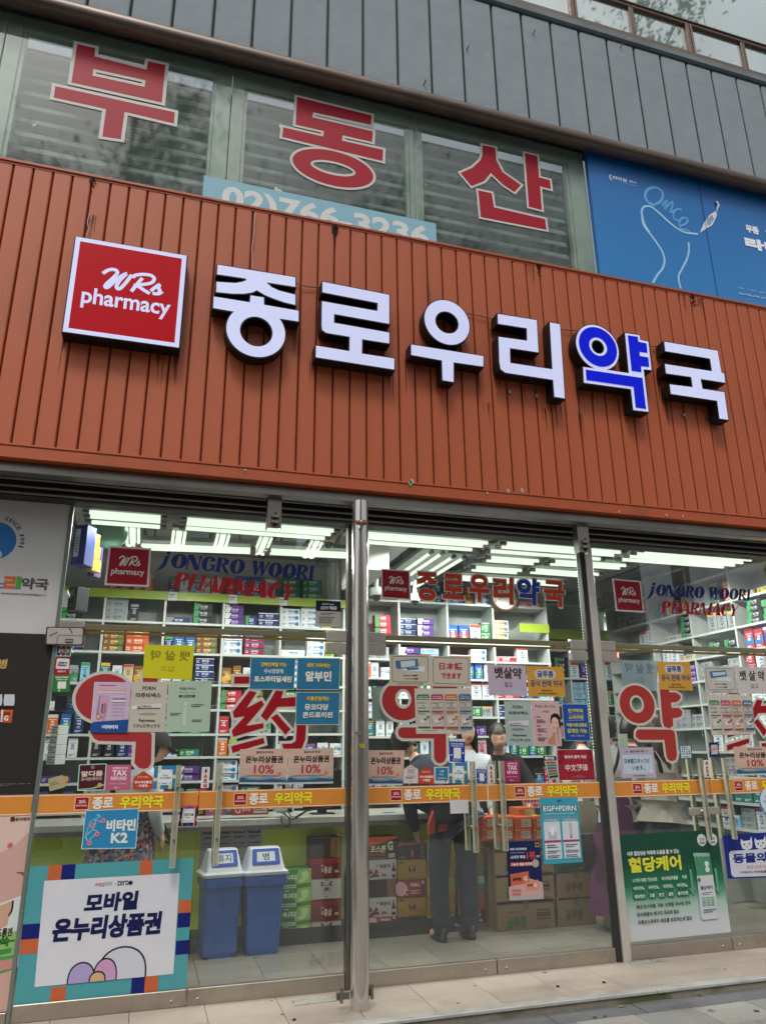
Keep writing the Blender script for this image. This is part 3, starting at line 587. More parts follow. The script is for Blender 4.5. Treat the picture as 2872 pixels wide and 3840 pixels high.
part('face', FR, pf, ((1.348,-.03,-.01), (1.375,.04,3.1)), bev=.003); part('face', FR, pf, ((1.40,-.04,-.01), (1.425,.04,3.1)), bev=.003); part('door_stop', mat('dark_gasket','2b2a28'), pf, ((1.376,-.02,-.01), (1.399,.03,3.1)))
part('face', FR, pf, ((1.426,-.03,-.01), (1.482,.04,3.1)), bev=.003)
DOORS = [(-.600,.358,'leftmost glass door, with the large teal mobile voucher poster'), (.364,1.344,'second glass door, two blue bins behind it'), (1.488,2.408,'third glass door, right of the round pillar'),
         (2.414,3.342,'fourth glass door, beside the square steel post'), (3.454,4.348,'fifth glass door, with the tall green poster'), (4.354,5.26,'rightmost glass door, partly cut by the frame')]
def band(parent, x0, x1, logo_x, txt):
    z1, z0 = 1.215, 1.098; w = x1-x0
    S = Sheet([Vector((x0,-.0066,z1)), Vector((x1,-.0066,z1)), Vector((x1,-.0066,z0)), Vector((x0,-.0066,z0))]); S.back('d58a3c', .001)
    S.r('e9d8c0', 0,.03,1,.075); S.r('e9d8c0', 0,.925,1,.97)
    def X(v): return (v-x0)/w
    a = X(logo_x); S.logo(a, .17, a+.085/w, .82, white='e8d4c8', red='a01428')
    a, b, c, d = [X(v) for v in txt]
    S.t('ece6da', '종로', a, .2, b, .8, .045, res=3); S.t('e8e232', '우리약국', c, .18, d, .82, .04, res=3)
    o = S.done('orange_band'); o.parent = parent; o.location = -parent.location
def Xp(r, x, y): return at(r, x, y, -.007).x
bands = {0: (Xp('M',583,215), [Xp('M',q,210) for q in (722,883,935,1270)]), 1: (Xp('N',418,195), [Xp('N',q,190) for q in (555,720,775,1112)]), 2: (Xp('V',290,240), [Xp('V',q,235) for q in (450,648,705,1105)]),
         3: (Xp('O',990,105), [Xp('O',q,105) for q in (1068,1162,1190,1380)]), 4: (Xp('U',318,125), [Xp('U',q,120) for q in (432,570,608,888)]), 5: (Xp('U',1330,95), [Xp('U',q,95) for q in (1435,1560,1598,1880)])}
for i, (x0, x1, lab) in enumerate(DOORS):
    d = empty('glass_door', ((x0+x1)/2, 0, 1.1), lab, 'door')
    part('pane', GL_DOOR, d, ((x0,-.006,.085), (x1,.006,2.205)))
    part('bottom_rail', RAIL, d, ((x0,-.024,-.004 if i else 0), (x1,.024,.092)), bev=.004)
    b = MB(); b.box((x0+.01,-.018,-.012), (x1-.01,.018,-.004), BRASS); b.build('floor_seal', d) if i < 3 else None
    hs_ = -1 if i % 2 else 1                                # meeting stile side: right for even doors
    xh = x1-.03 if hs_ > 0 else x0+.03; xp = x0 if hs_ > 0 else x1
    b = MB(); p_ = (xp, -.02, 2.10); b.box((xp, -.026, 2.125), (xp+.155*hs_, .026, 2.203), PLATE, .006); o = b.build('patch_fitting', d)
    band(d, x0+.001, x1-.001, *bands[i])
    b = MB(); xs = x1-.085 if hs_ > 0 else x0+.065; b.lathe([(0,-.031),(.009,-.030),(.010,-.026),(.010,-.024)], (xs,0,.035), PLATE, 14, 'y'); b.box((xs-.006,-.0325,.034), (xs+.006,-.031,.036), ink('2a2826')); b.box((xs-.001,-.0325,.029), (xs+.001,-.031,.041), ink('2a2826')); b.build('screw', d)
    # acrylic pull bars, one in front of the glass and one behind it
    hxs = {0: ('I',1465,1230), 1: ('J',333,1230), 2: ('V',1285,700), 3: ('V',1630,700), 4: ('U',1045,300), 5: ('U',1290,300)}[i]
    X_ = at(*hxs, -.075).x
    for Y_ in (-.075, .065):
        b = MB(); zt, zb = 1.375, .775
        b.box((X_-.017,Y_-.012,zb), (X_-.013,Y_+.012,zt), ACRE); b.box((X_+.013,Y_-.012,zb), (X_+.017,Y_+.012,zt), ACRE); b.box((X_-.013,Y_-.011,zb), (X_+.013,Y_+.011,zt), ACR); b.box((X_-.017,Y_-.012,zb-.003), (X_+.017,Y_+.012,zb), ACRE)
        b.build('pull_bar', d)
    for z in (1.24,.93):
        b = MB(); b.tube([(X_,-.095,z), (X_,.085,z)], .0065, STEEL_D, 10); b.lathe([(.0,0),(.013,0),(.013,.02),(0,.02)], (X_,-.028,z), STEEL_D, 12, 'y'); b.build('bar_bolt', d)
b = MB(); p = at('P', 1050, 335, -.04); b.box((p.x-.14,-.035,p.z-.028), (p.x-.01,-.008,p.z+.028), PLATE, .005); b.box((p.x+.01,-.035,p.z-.026), (p.x+.14,-.008,p.z+.03), PLATE, .005)
b.lathe([(.0,-.05),(.012,-.05),(.016,-.046),(.016,-.034)], (p.x-.035,0,p.z), STEEL, 14, 'y'); tag(b.build('door_lock'), 'chrome lock plates joining the two right-hand glass doors', 'lock')
def transom(x0, x1, lab):
    t = empty('transom_window', ((x0+x1)/2, 0, 2.7), lab, 'window')
    part('pane', GL_DOOR, t, ((x0+.03,-.005,2.262), (x1-.004,.005,3.094)))
    part('bottom_strip', EDGE, t, ((x0,-.016,2.238), (x1,.016,2.276)), bev=.003); part('brass_strip', BRASS, t, ((x0+.12,-.012,2.212), (x1-.13,.012,2.228)), bev=.002)
    for xa in (x0, x1-.155): part('patch_fitting', PLATE, t, ((xa,-.026,2.212), (xa+.155,.026,2.29)), bev=.006)
transom(-.605,1.346,'left transom window lettered over fluorescent lamps, above the first two doors'); transom(1.486,3.343,'middle transom window, above the third and fourth doors'); transom(3.452,5.27,'right transom window, above the last two doors')
# dark bounding channel at the left end and the old fitting with blue scratches
ep = empty('left_end_panel', (-.9,0,1.6), 'fixed poster panel at the left edge of the shopfront', 'panel')
part('frame', mat('pale_glass_edge','6f7a74',.3,.2), ep, ((-.628,-.02,0), (-.606,.02,3.18)), bev=.002); part('backing', mat('panel_backing','8a8a86',.7), ep, ((-1.7,-.002,.06), (-.63,.015,3.18)))
part('bottom_rail', RAIL, ep, ((-1.7,-.024,-.01), (-.63,.024,.06)), bev=.003)
lf = empty('corner_fitting', (-.6,-.03,2.2), 'old rounded steel corner fitting with blue scratches at the upper left', 'door fitting')
S = Sheet((('I',190,0),('I',555,5),('I',545,180),('I',178,172)), -.045, step=.001); S.back(mat('rust_rim','4a2a22',.6), .03, .05); S.r(PLATE, .03,.05,.97,.95,.05) if False else None
S.poly(mat('worn_white_metal','b4afa6',.4,.2,.1,6), S.rring(.04,.06,.96,.94,.05)); S.r('1c3a6a', .09,.28,.28,.36) if False else S.st('2b5288', [(.1,.52),(.3,.3)], .03, False); S.st('2b5288', [(.6,.03),(.69,.36)], .03, False); S.st('5a5a58', [(.3,.95),(.31,.55),(.36,.46),(.96,.46)], .012, False)
S.r('1b1a18', .52,.66,.72,.86); S.t('c9c5bb', '433-0124', .535,.7,.705,.82, .03); o = S.done('fitting_plate'); o.parent = lf; o.location = -lf.location
# upper white poster and dark poster, lower skin poster on the end panel
Yp = -.004
S = Sheet([Vector((-1.7,Yp,3.18)), Vector((-.632,Yp,3.18)), Vector((-.632,Yp,2.2)), Vector((-1.7,Yp,2.2))]); S.back('c2c2bf', .002)
def fq(S, r, x, y):
    p = at(r, x, y, S.q[0].y); return ((p.x-S.q[0].x)/(S.q[1].x-S.q[0].x), (S.q[0].z-p.z)/(S.q[0].z-S.q[3].z))
def ft(S, col, text, r, x0, y0, x1, y1, *a, **k): p = fq(S, r, x0, y0); q = fq(S, r, x1, y1); S.t(col, text, p[0], p[1], q[0], q[1], *a, **k)
c = fq(S,'E',-30,650); S.e('2c6fae', c[0], c[1], .122); S.st('b8c4cc', [fq(S,'E',-30,700), fq(S,'E',10,735), fq(S,'E',-10,770)], .012) 
for k, ch in enumerate('SINCE 1991'):
    an = math.radians(-72+k*9.2); S_ = .155; cx_, cy_ = c[0]+S_*math.cos(an)*1.0, c[1]+S_*S.asp*math.sin(an)
    if ch != ' ':
        vs_, fs_ = glyphs(ch, .02); u = .011 if ch != 'I' and ch != '1' else .005; v = .015*S.asp; ca, sa = math.cos(an+PI/2), math.sin(an+PI/2)
        S.mb.add([S.m(cx_+(2*(a-.5)*u*ca-2*(b-.5)*.014*sa), cy_+(2*(a-.5)*u*sa+2*(b-.5)*.014*ca)*S.asp) for a, b in vs_], fs_, ink('4a4a4c')); 
S.d += S.step
ft(S,'2f7fb8','누','E',-110,885,-40,965,.07); ft(S,'2f7fb8','느','E',-35,895,30,960,.05); ft(S,'cc6a3c','ㄹ','E',35,880,97,962,.07); ft(S,'5a9a48','ㅣ','E',112,882,135,965,.04)
ft(S,'565250','약국','E',145,888,312,972,.04); ft(S,'4a4a4a','ONNURI PHARMACY','E',8,985,302,1010,.02)
S.done('white_wall_poster', 'plain white poster with a blue round emblem and coloured Korean lettering at the left edge', 'poster')
S = Sheet([Vector((-1.7,Yp,2.197)), Vector((-.63,Yp,2.197)), Vector((-.63,Yp,1.22)), Vector((-1.7,Yp,1.22))]); S.back('2e2b29', .002)
ft(S,'b99f5c','병','Q',0,1275,45,1340,.05)
for x in (62, -20):
    S.poly('c8ccd0', [fq(S,'Q',x+a,b) for a, b in ((-30,1515),(-28,1510),(38,1510),(38,1560),(32,1585),(-32,1585),(-36,1560))]); S.poly('2a1812', [fq(S,'Q',x+a,b) for a, b in ((-32,1585),(32,1585),(34,1610),(14,1705),(-46,1700),(-50,1620))])
    S.poly('c05a32', [fq(S,'Q',x+a,b) for a, b in ((-36,1612),(30,1612),(16,1700),(-48,1696))]); S.poly('e0d8cc', [fq(S,'Q',x+a,b) for a, b in ((-50,1612),(-36,1612),(-46,1696),(-56,1690))]); 
ft(S,'f0e6dc','G','Q',32,1650,56,1685,.06); ft(S,'3a2018','글루콤','Q',28,1630,68,1646,.03); a=fq(S,'Q',100,2098); c=fq(S,'Q',205,2118); S.fine('6a6664', a[0]-.3,a[1],c[0],c[1],2)
S.done('dark_wall_poster', 'dark poster with small brown medicine bottles at the left edge', 'poster')
SKIN = mat('printed_skin', 'c9a396', .45, 0, .07, .9)
S = Sheet([Vector((-1.7,Yp,1.095)), Vector((-.625,Yp,1.095)), Vector((-.625,Yp,.062)), Vector((-1.7,Yp,.062))]); S.back(SKIN, .002)
S.poly('d9bcb0', [fq(S,'M',*q) for q in ((-120,300),(265,300),(262,420),(120,560),(-40,640),(-200,600))])
e_ = fq(S,'M',82,560); S.e('c98a86', e_[0], e_[1], .017); S.e('b85a60', e_[0], e_[1], .009); S.poly('8a4e4c', [fq(S,'M',*q) for q in ((120,770),(160,763),(212,772),(210,790),(165,778))]); S.poly('a8605e', [fq(S,'M',*q) for q in ((165,778),(210,790),(208,828),(185,800))])
S.poly('cfd6d4', [fq(S,'M',*q) for q in ((-300,1120),(188,940),(150,1500),(-300,1620))]); S.poly('c99f88', [fq(S,'M',*q) for q in ((-300,1150),(105,985),(60,1180),(-300,1330))]); S.st('3a2a24', [fq(S,'M',*q) for q in ((105,985),(95,1060),(70,1105))], .01)
S.poly('8fb572', [fq(S,'M',*q) for q in ((-300,1300),(160,1215),(130,1410),(-300,1520))]); S.poly('4f9a50', [fq(S,'M',*q) for q in ((-300,1460),(135,1405),(120,1510),(-300,1660))]); S.poly('c08a80', [fq(S,'M',*q) for q in ((-300,1500),(108,1435),(98,1510),(-300,1600))])
S.poly('3f8f46', [fq(S,'M',*q) for q in ((0,1370),(95,1350),(88,1390),(0,1410))]); ft(S,'2a2a28','어드름엔','M',-60,1205,95,1262,.03); ft(S,'2f6a2a','쓱','M',5,1268,72,1340,.06); S.st('2f6a2a', [fq(S,'M',78,1300), fq(S,'M',118,1292)], .008, False)
ft(S,'4a3a38','동아제약','M',125,342,235,366,.03); p_ = fq(S,'M',102,354); S.e('4a3a38', p_[0], p_[1], .013)
S.done('skin_care_poster', 'large close-up skin poster with a green corner at the lower left edge', 'poster')
b = MB(); z=1.2; S = Sheet([Vector((-1.7,-.0066,1.215)), Vector((-.635,-.0066,1.215)), Vector((-.635,-.0066,1.098)), Vector((-1.7,-.0066,1.098))]); S.back('d58a3c', .001); S.r('e9d8c0', 0,.03,1,.075); S.r('e9d8c0', 0,.925,1,.97); o = S.done('orange_band'); o.parent = ep; o.location = -ep.location
# ------------------------------------------------------------------ prints on the glass
G0 = -.0094; GL_ = -.0068
def sheet(r, tl, tr_, br, bl, bg, Y=G0, rad=0, film=True):
    S = Sheet(((r,*tl),(r,*tr_),(r,*br),(r,*bl)), Y); S.back(bg, .0007, rad); return S
def win_logo(r, a, b_, c, d, label):
    S = sheet(r, a, b_, c, d, 'c9c4c6'); S.logo(0,0,1,1, white='c9c4c6', red='8c1522', frame=False); S.done('window_logo', label, 'window sticker')
win_logo('R', (440,540),(878,570),(850,968),(392,948), 'square red pharmacy logo sticker on the left transom glass')
win_logo('G', (153,646),(364,660),(370,878),(155,862), 'square red pharmacy logo sticker on the middle transom glass')
win_logo('W', (120,716),(400,742),(438,1055),(158,1040), 'square red pharmacy logo sticker on the right transom glass')
NAVY = '1c2a66'; DRED = '9c1a26'
def fancy(r, quad1, quad2, lab):
    # wide flared display letters: heavy slanted shapes with a slim joining stroke
    o = empty('window_lettering', at(r, *quad1[0], G0), lab, 'window lettering')
    for nm, q, words, col in (('navy_word', quad1, (('JONGRO',0,.535),('WOORI',.575,1.0)), NAVY), ('red_word', quad2, (('PHARMACY',0,1),), DRED)):
        for w_, a, c in words:
            S = Sheet([at(r, *p, G0) for p in q], base=.0004)
            n = len(w_); ws = {'I':.5,'W':1.35,'M':1.3,'J':.75,'O':1.15,'G':1.1}; tot = sum(ws.get(k, 1) for k in w_); x = a; u = (c-a)/tot
            for ch in w_:
                w = ws.get(ch, 1)*u; display(S, ch, x+w*.0, x+w*.98, col); x += w
            ob = S.done(nm); ob.parent = o; ob.location = -o.location
def display(S, ch, x0, x1, col):
    W_ = x1-x0
    def P(pts): S.poly(col, [(x0+W_*(a+(.10*(1-b)-.05)), b) for a, b in pts]); S.d -= S.step*.85
    def stem(x, w=.34): P([(x-.05,0),(x+w+.05,0),(x+w,.12),(x+w-.02,.88),(x+w+.05,1),(x-.07,1),(x,.86),(x,.12)])
    def hair(a, b, w=.06): P([(a[0]-w/2,a[1]),(a[0]+w/2,a[1]),(b[0]+w/2,b[1]),(b[0]-w/2,b[1])])
    def oval(cx, cy, rx, ry, ix, iy, a0=0, a1=360):
        n = 26; A = [(cx+rx*math.cos(math.radians(a0+(a1-a0)*k/n)), cy+ry*math.sin(math.radians(a0+(a1-a0)*k/n))) for k in range(n+1)]; B = [(cx+ix*math.cos(math.radians(a0+(a1-a0)*k/n+12)), cy+iy*math.sin(math.radians(a0+(a1-a0)*k/n+12))) for k in range(n+1)]
        vs_ = [S.m(x0+W_*(a+(.10*(1-b)-.05)), b) for a, b in A+B]; S.mb.add(vs_, [(k, k+1, n+2+k, n+1+k) for k in range(n)], ink(col))
    if ch == 'J': P([(.35,.22),(.8,.22),(.72,.4),(.62,.85),(.3,1.12),(-.25,1.35),(.05,1.0),(.3,.6)]); oval(.62,.02,.2,.13,.001,.001)
    elif ch == 'O': oval(.5,.5,.5,.5,.13,.42)
    elif ch == 'N': stem(.0,.12); P([(-.05,0),(.36,0),(1.0,1),(.62,1)]); P([(.82,0),(1.02,0),(.95,.3),(.93,1),(.85,.9)])
    elif ch == 'G': oval(.52,.5,.5,.5,.12,.42,40,330); P([(.5,.52),(1.02,.52),(.95,.62),(.95,.95),(.72,.9),(.72,.62)])
    elif ch in 'RP':
        stem(.04,.33); oval(.42,.27,.50,.28,.14,.19,-95,95)
        if ch == 'R': P([(.36,.5),(.58,.5),(1.08,1),(.74,1)])
    elif ch == 'W': P([(-.02,0),(.26,0),(.42,.7),(.34,1),(.26,1)]); P([(.5,0),(.62,.0),(.36,1),(.30,1)]); P([(.42,0),(.68,0),(.78,.7),(.72,1),(.66,1)]); P([(.94,0),(1.06,0),(.74,1),(.68,1)])
    elif ch == 'I': stem(.18,.6)
    elif ch == 'H': stem(.02,.27); stem(.7,.27); P([(.2,.47),(.8,.45),(.8,.53),(.2,.55)])
    elif ch == 'A': P([(.46,-.02),(.66,-.02),(1.1,1),(.64,1)]); hair((.5,.0),(.06,1),.09); P([(.3,.62),(.7,.62),(.7,.69),(.27,.69)]); P([(-.06,.93),(.2,.93),(.22,1),(-.06,1)])
    elif ch == 'M': hair((.1,0),(.04,1),.09); P([(.02,0),(.3,0),(.56,.85),(.5,1)]); P([(.86,0),(.94,0),(.56,1),(.48,1)]); P([(.76,0),(1.04,0),(1.0,.1),(1.0,.9),(1.06,1),(.7,1),(.76,.9)])
    elif ch == 'C': oval(.52,.5,.5,.5,.12,.42,50,320)
    elif ch == 'Y': P([(-.06,0),(.3,0),(.62,.55),(.62,.9),(.68,1),(.28,1),(.34,.9),(.34,.58)]); hair((.92,0),(.56,.55),.09)
fancy('E', ((1040,712),(1955,790),(1950,912),(1005,830)), ((1165,852),(1865,925),(1845,1038),(1118,950)), 'navy and red English lettering on the left transom glass') if False else None
fancy('R', ((985,608),(2570,752),(2560,905),(965,760)), ((1140,815),(2395,945),(2350,1115),(1095,975)), 'navy and red English display lettering on the left transom glass')
fancy('H', ((715,618),(1530,665),(1525,755),(712,715)), ((820,757),(1440,785),(1425,880),(815,858)), 'navy and red English display lettering on the right transom glass')
# middle transom: shop name in red and blue letters, the same outlines as the sign letters but flat
def flat_letter(r, ch, col, x0, y0, x1, y1, sk):
    S = Sheet(((r,x0,y0),(r,x1,y0+sk),(r,x1+2,y1+sk),(r,x0+2,y1)), G0, base=.0004); S.t('bdb6ac' , ch, -.035,-.03,1.035,1.03, .085, res=4); S.t(col, ch, 0,0,1,1, .055, res=4); return S
o = empty('window_lettering', at('G', 900, 800, G0), 'red and blue Korean shop name on the middle transom glass', 'window lettering')
for ch, col, x0, y0, x1, y1 in (('종','b23a20',410,668,565,872),('로','b23a20',602,680,755,862),('우','b23a20',795,685,942,882),('리','b23a20',972,705,1115,895),('약','1c3a8c',1145,712,1305,905),('국','b23a20',1340,730,1488,918)):
    ob = flat_letter('G', ch, col, x0, y0, x1, y1, 12).done('letter'); ob.parent = o; ob.location = -o.location
# CCTV notice
S = sheet('F', (785,1245),(1043,1255),(1038,1522),(778,1518), 'b0aaa0'); S.r('16192b', 0,0,1,.40); S.t('c9ccd4','GiGA eyes',.34,.09,.72,.17,.03); S.e('c9ccd4',.29,.13,.03); S.t('e6e6e6','CCTV 작동중',.2,.2,.84,.34,.03,res=3); S.fine('4a4642',.2,.46,.8,.55,2); S.fine('4a4642',.15,.6,.85,.88,4,5)
S.done('cctv_notice', 'navy and beige CCTV notice on the left transom glass', 'notice')
# big red letters on the doors
def gl(r, *pts): return trace(r, pts, GL_)
sticker('red_door_letter', 'large rounded red letter 약 with white outline on the leftmost door', 'I',
 [[ring_fit('I',((478,680),(560,500),(740,452),(900,500),(1000,640),(980,800),(800,895),(610,880),(500,790)), GL_)],
  [gl('I',(1110,560),(1112,470),(1125,430),(1160,408),(1195,408),(1230,425),(1252,460),(1253,560),(1350,545),(1355,570),(1352,650),(1250,640),(1250,720),(1342,725),(1335,830),(1250,830),(1248,960),(1105,960))],
  [gl('I',(640,1008),(1180,1010),(1197,1030),(1190,1300),(1165,1345),(1120,1358),(1070,1345),(1030,1300),(1045,1098),(690,1090),(650,1070),(628,1040),(625,1015))]], GL_, .02, red='a33436', white='c6c2b4')
sticker('red_door_letter', 'large rounded red letter 약 with white outline on the third door', 'S',
 [[ring_fit('S',((250,700),(300,540),(420,470),(600,500),(720,650),(680,800),(580,890),(440,905),(310,830)), GL_), ring_fit('S',((395,660),(430,580),(490,552),(560,600),(578,665),(550,745),(485,775),(420,730)), GL_)[::-1]],
  [gl('S',(820,528),(1080,528),(1160,600),(1160,700),(1060,720),(1000,720),(1000,900),(820,900))],
  [gl('S',(470,985),(950,985),(968,1010),(970,1320),(950,1370),(905,1390),(860,1378),(832,1335),(830,1110),(480,1108),(440,1085),(426,1050),(435,1005))]], GL_, .02, red='a33032', white='c6c2b4')
sticker('red_door_letter', 'large rounded red letter 약 with white outline on the fifth door', 'L',
 [[ring_fit('L',((298,700),(340,590),(450,540),(560,590),(618,720),(600,830),(520,890),(400,860),(320,790)), GL_), ring_fit('L',((393,710),(410,655),(455,632),(510,670),(523,730),(505,780),(465,797),(415,765)), GL_)[::-1]],
  [gl('L',(668,540),(690,515),(755,515),(757,605),(820,608),(862,635),(862,665),(830,695),(775,700),(778,748),(850,750),(880,785),(872,825),(830,842),(790,845),(795,915),(755,940),(710,920),(696,880))],
  [gl('L',(470,948),(770,950),(802,965),(812,1000),(830,1190),(815,1230),(780,1243),(745,1225),(730,1190),(712,1045),(480,1045),(448,1015),(450,970))]], GL_, .018, red='a33632', white='c4c1b2')
# red Chinese character, cut from straight pieces, twice
def yue(r, f, label):
    P = lambda *pts: trace(r, [f(*p) for p in pts], GL_)
    pcs = [P((455,476),(600,475),(600,542),(452,544)), P((600,612),(670,625),(575,775),(715,702),(742,742),(570,945),(735,920),(735,965),(445,1052),(432,990),(555,855),(452,870),(440,815)), P((425,1140),(735,1060),(745,1112),(438,1205)),
           P((850,610),(925,615),(903,683),(1045,670),(1045,760),(868,765),(762,900),(708,852)), P((805,868),(862,832),(992,978),(942,1032)), P((1052,940),(1140,940),(1132,1080),(1100,1160),(1050,1188),(930,1192),(910,1118),(1000,1115),(1040,1090))]
    sticker('red_door_letter', label, r, [[p] for p in pcs], GL_, .018, red='96121c', white='c8c4b8')
yue('J', lambda x, y: (x, y), 'large red Chinese character with white outline on the second door')
yue('L', lambda x, y: (x*.66+1005, y*.79+193), 'large red Chinese character at the right edge on the rightmost door')
# ---- posters and stickers, left pair of doors
S = sheet('I', (650,527),(1003,530),(963,1013),(607,1010), 'c9b0c6'); S.r('d8dbe2',0,0,.012,1); S.r('ac5a8c',.13,.055,.58,.08); [S.e('d8ab90',.18+k*.13,.145,.045) for k in range(6)]; [S.r('ded6e0',.13+k*.13,.2,.23+k*.13,.222) for k in range(6)]
S.poly('8c84a0',[(.16,.29),(.17,.27),(.40,.28),(.38,.66),(.30,.70),(.12,.68)]); S.poly('c99cb8',[(.2,.28),(.42,.29),(.4,.60),(.33,.68),(.24,.67),(.18,.6)]); S.t('e3b8d0','DERMA',.24,.44,.29,.62) if False else None
for k, w_ in enumerate(('DERMA','TOUCH')):      # set sideways
    vs_, fs_ = glyphs(w_, .03); S.mb.add([S.m(.24+k*.075+.06*v, .63-.2*u) for u, v in vs_], fs_, ink('2c2438')); S.d += S.step
S.r('c58ea8',.29,.68,.35,.8); S.e('c98a3c',.19,.69,.065); S.t('f0e8d8','SPF',.16,.66,.22,.675,.03); S.t('f0e8d8','30',.155,.685,.225,.72,.04); S.t('4a3460','淡化疤痕, 祛色痘痘',.51,.32,.90,.35,.03); S.r('e6e0ec',.5,.365,.9,.395); [S.t('554468',w_,.5,.445+k*.07,.88,.47+k*.07) for k, w_ in enumerate(('✓ 疤痕印也可以护理','✓ 以保湿护理成分为核心','✓ 可防紫外线 (SPF 30)','✓ 儿童及孕妇可安心使用'))]
S.poly('1f4e8c',[(0,.82),(.12,.79),(1,.74),(1,1),(0,1)]); S.t('e4eaf4','더마터치',.35,.85,.73,.93,.06,res=3); S.t('e4eaf4','광동',.30,.855,.33,.915,.03); S.done('derma_poster','pink and blue skin cream poster on the leftmost door','poster')
S = sheet('I', (1010,527),(1350,530),(1318,1005),(965,1005), 'bdb9aa'); S.t('2e2b28','PDRN',.30,.09,.67,.165,.05,res=3); S.t('2e2b28','리쥬비넥스',.13,.22,.83,.32,.035,res=3); S.poly('cfcfc8',[(.15,.47),(.86,.43),(.88,.56),(.16,.55)]); S.poly('e0e0da',[(.06,.49),(.16,.47),(.16,.55),(.06,.54)]); S.poly('8a2c34',[(.2,.53),(.85,.52),(.85,.545),(.2,.55)]); S.t('3a4046','PR',.22,.49,.31,.53,.04); S.t('4a5054','리쥬비넥스',.32,.47,.6,.52,.02); S.e('9a9a90',.5,.64,.25,.02); S.t('2e2b28','Rejuvenex',.28,.74,.72,.815,.03,res=3); S.t('2e2b28','リジュビネックス',.14,.84,.86,.915,.02); S.done('cream_poster','grey PDRN tube poster on the leftmost door','poster')
S = sheet('I', (1368,520),(1770,515),(1745,1000),(1325,1003), 'a9bda6'); S.t('2a3028','REJUALL',.25,.13,.64,.19,.04,res=3); S.t('5a6a58','PDRN Repair Cream',.24,.215,.62,.245,.01); S.r('2f4a44',.24,.28,.62,.33); S.t('d4dcd2','高濃縮 PDRN 成分',.3,.29,.57,.32); S.poly('b9cbb4',[(.36,.39),(.46,.39),(.46,.9),(.36,.9)]); S.ro('8fa58c',.36,.39,.46,.9,.01,.006); S.t('4a5a4a','REJUALL',.38,.5,.44,.52); S.ro('a0b79e',.68,.02,1.3,.5,.2,.012); S.fine('3c463c',.55,.46,.84,.53,2,2); S.fine('3c463c',.08,.63,.33,.69,2,3); S.fine('3c463c',.58,.76,.8,.82,2,4); S.done('green_cream_poster','pale green cream poster beside the crack of the leftmost door','poster')
S = sheet('I', (1130,172),(1603,182),(1575,508),(1108,490), 'c9c222'); S.t('958f1c','약살뱃',.1,.17,.93,.5,.01,-.0) if False else None
def mirror(S, col, text, x0, y0, x1, y1, bold):
    vs_, fs_ = glyphs(text, bold, 0, 3); S.mb.add([S.m(x1-(x1-x0)*u, y0+(y1-y0)*v) for u, v in vs_], fs_, ink(col)); S.d += S.step
mirror(S,'86801e','뱃 살 약',.12,.16,.92,.46,.03); mirror(S,'86801e','입고',.36,.62,.63,.78,.0); S.done('yellow_notice','yellow paper notice seen from behind with mirrored handwriting, on the leftmost door','notice')
S = sheet('I', (285,180),(432,180),(425,285),(278,282), 'd3d3d1', rad=.06)
for k, (c_, l_) in enumerate((('1c4a8c','J'),('a02432','C'),('2c7a3c','B'))): S.r(c_, .07+k*.3,.06,.33+k*.3,.94,.09); S.t('e8e8e8', l_, .11+k*.3,.32,.30+k*.3,.66,.04)
S.done('card_sticker','small JCB card sticker in blue, red and green stripes','sticker')
S = sheet('I', (280,292),(420,298),(410,462),(258,460), '98202c', rad=.05); S.r('d9d6d2',.1,.05,.95,.65,.08); S.poly('b8303c',[(.25,.25),(.45,.25),(.38,.5),(.18,.5)]); S.poly('1c4a7a',[(.42,.25),(.6,.25),(.53,.5),(.36,.5)]); S.poly('1f7a6c',[(.58,.25),(.82,.25),(.74,.5),(.5,.5)]); S.t('e8e8e8','UnionPay 银联',.28,.31,.74,.44,.02); S.t('e2d0cc','환영합니다',.24,.74,.76,.85,.03); S.done('card_sticker','red and white bank card sticker under the JCB one','sticker')
S = sheet('I', (260,463),(422,460),(412,625),(240,626), '2c7a34', rad=.04); S.t('e6eedc','本店支持微信支付',.12,.08,.95,.18,.03); S.t('e6eedc','扫码领超值汇率',.2,.22,.85,.31,.03); S.r('e2e0da',.3,.38,.78,.8); S.e('d8ead8',.42,.9,.05); S.done('pay_sticker','green payment sticker at the left edge of the first door','sticker')
S = sheet('I', (503,1315),(768,1305),(748,1562),(485,1567), 'a0e0c8', rad=.03); S.r('4a1c26',.035,.03,.965,.965,.02); S.e('c9b8a8',.5,.12,.06); S.e('4a1c26',.5,.12,.045); S.t('d9c8b8','A',.48,.095,.52,.145,.03); S.t('d9c4b4','알디콤',.1,.26,.88,.47,.07,res=3); S.t('cdb8a8','공식판매약국',.11,.5,.86,.63,.02,res=3); S.poly('b8aa9c',[(.04,.93),(.5,.9),(.96,.76),(.96,.82),(.6,.93),(.04,.965)]); S.e('bda46a',.8,.8,.085); S.done('dark_red_sign','dark red square sign with a glowing mint edge above the left orange band','sign')
def tax(q, bg, label):
    S = sheet(*q, bg, rad=.02); S.t('ecd8de','IMMEDIATE',.24,.09,.86,.17,.03); S.t('ecd8de','TAX',.24,.21,.84,.43,.06,res=3); S.t('ecd8de','REFUND',.2,.47,.84,.61,.045,res=3); S.t('e0b0c0','立即退税 | 即時還付',.14,.71,.86,.79,.0); S.t('ecd8de','KTP',.36,.88,.5,.94,.05); S.fine('ecd8de',.53,.89,.62,.93,2); S.done('tax_refund_sign', label, 'sign')
tax(('I', (772,1318),(1003,1317),(988,1558),(750,1560)), 'b85f7c', 'pink tax refund sign above the leftmost orange band')
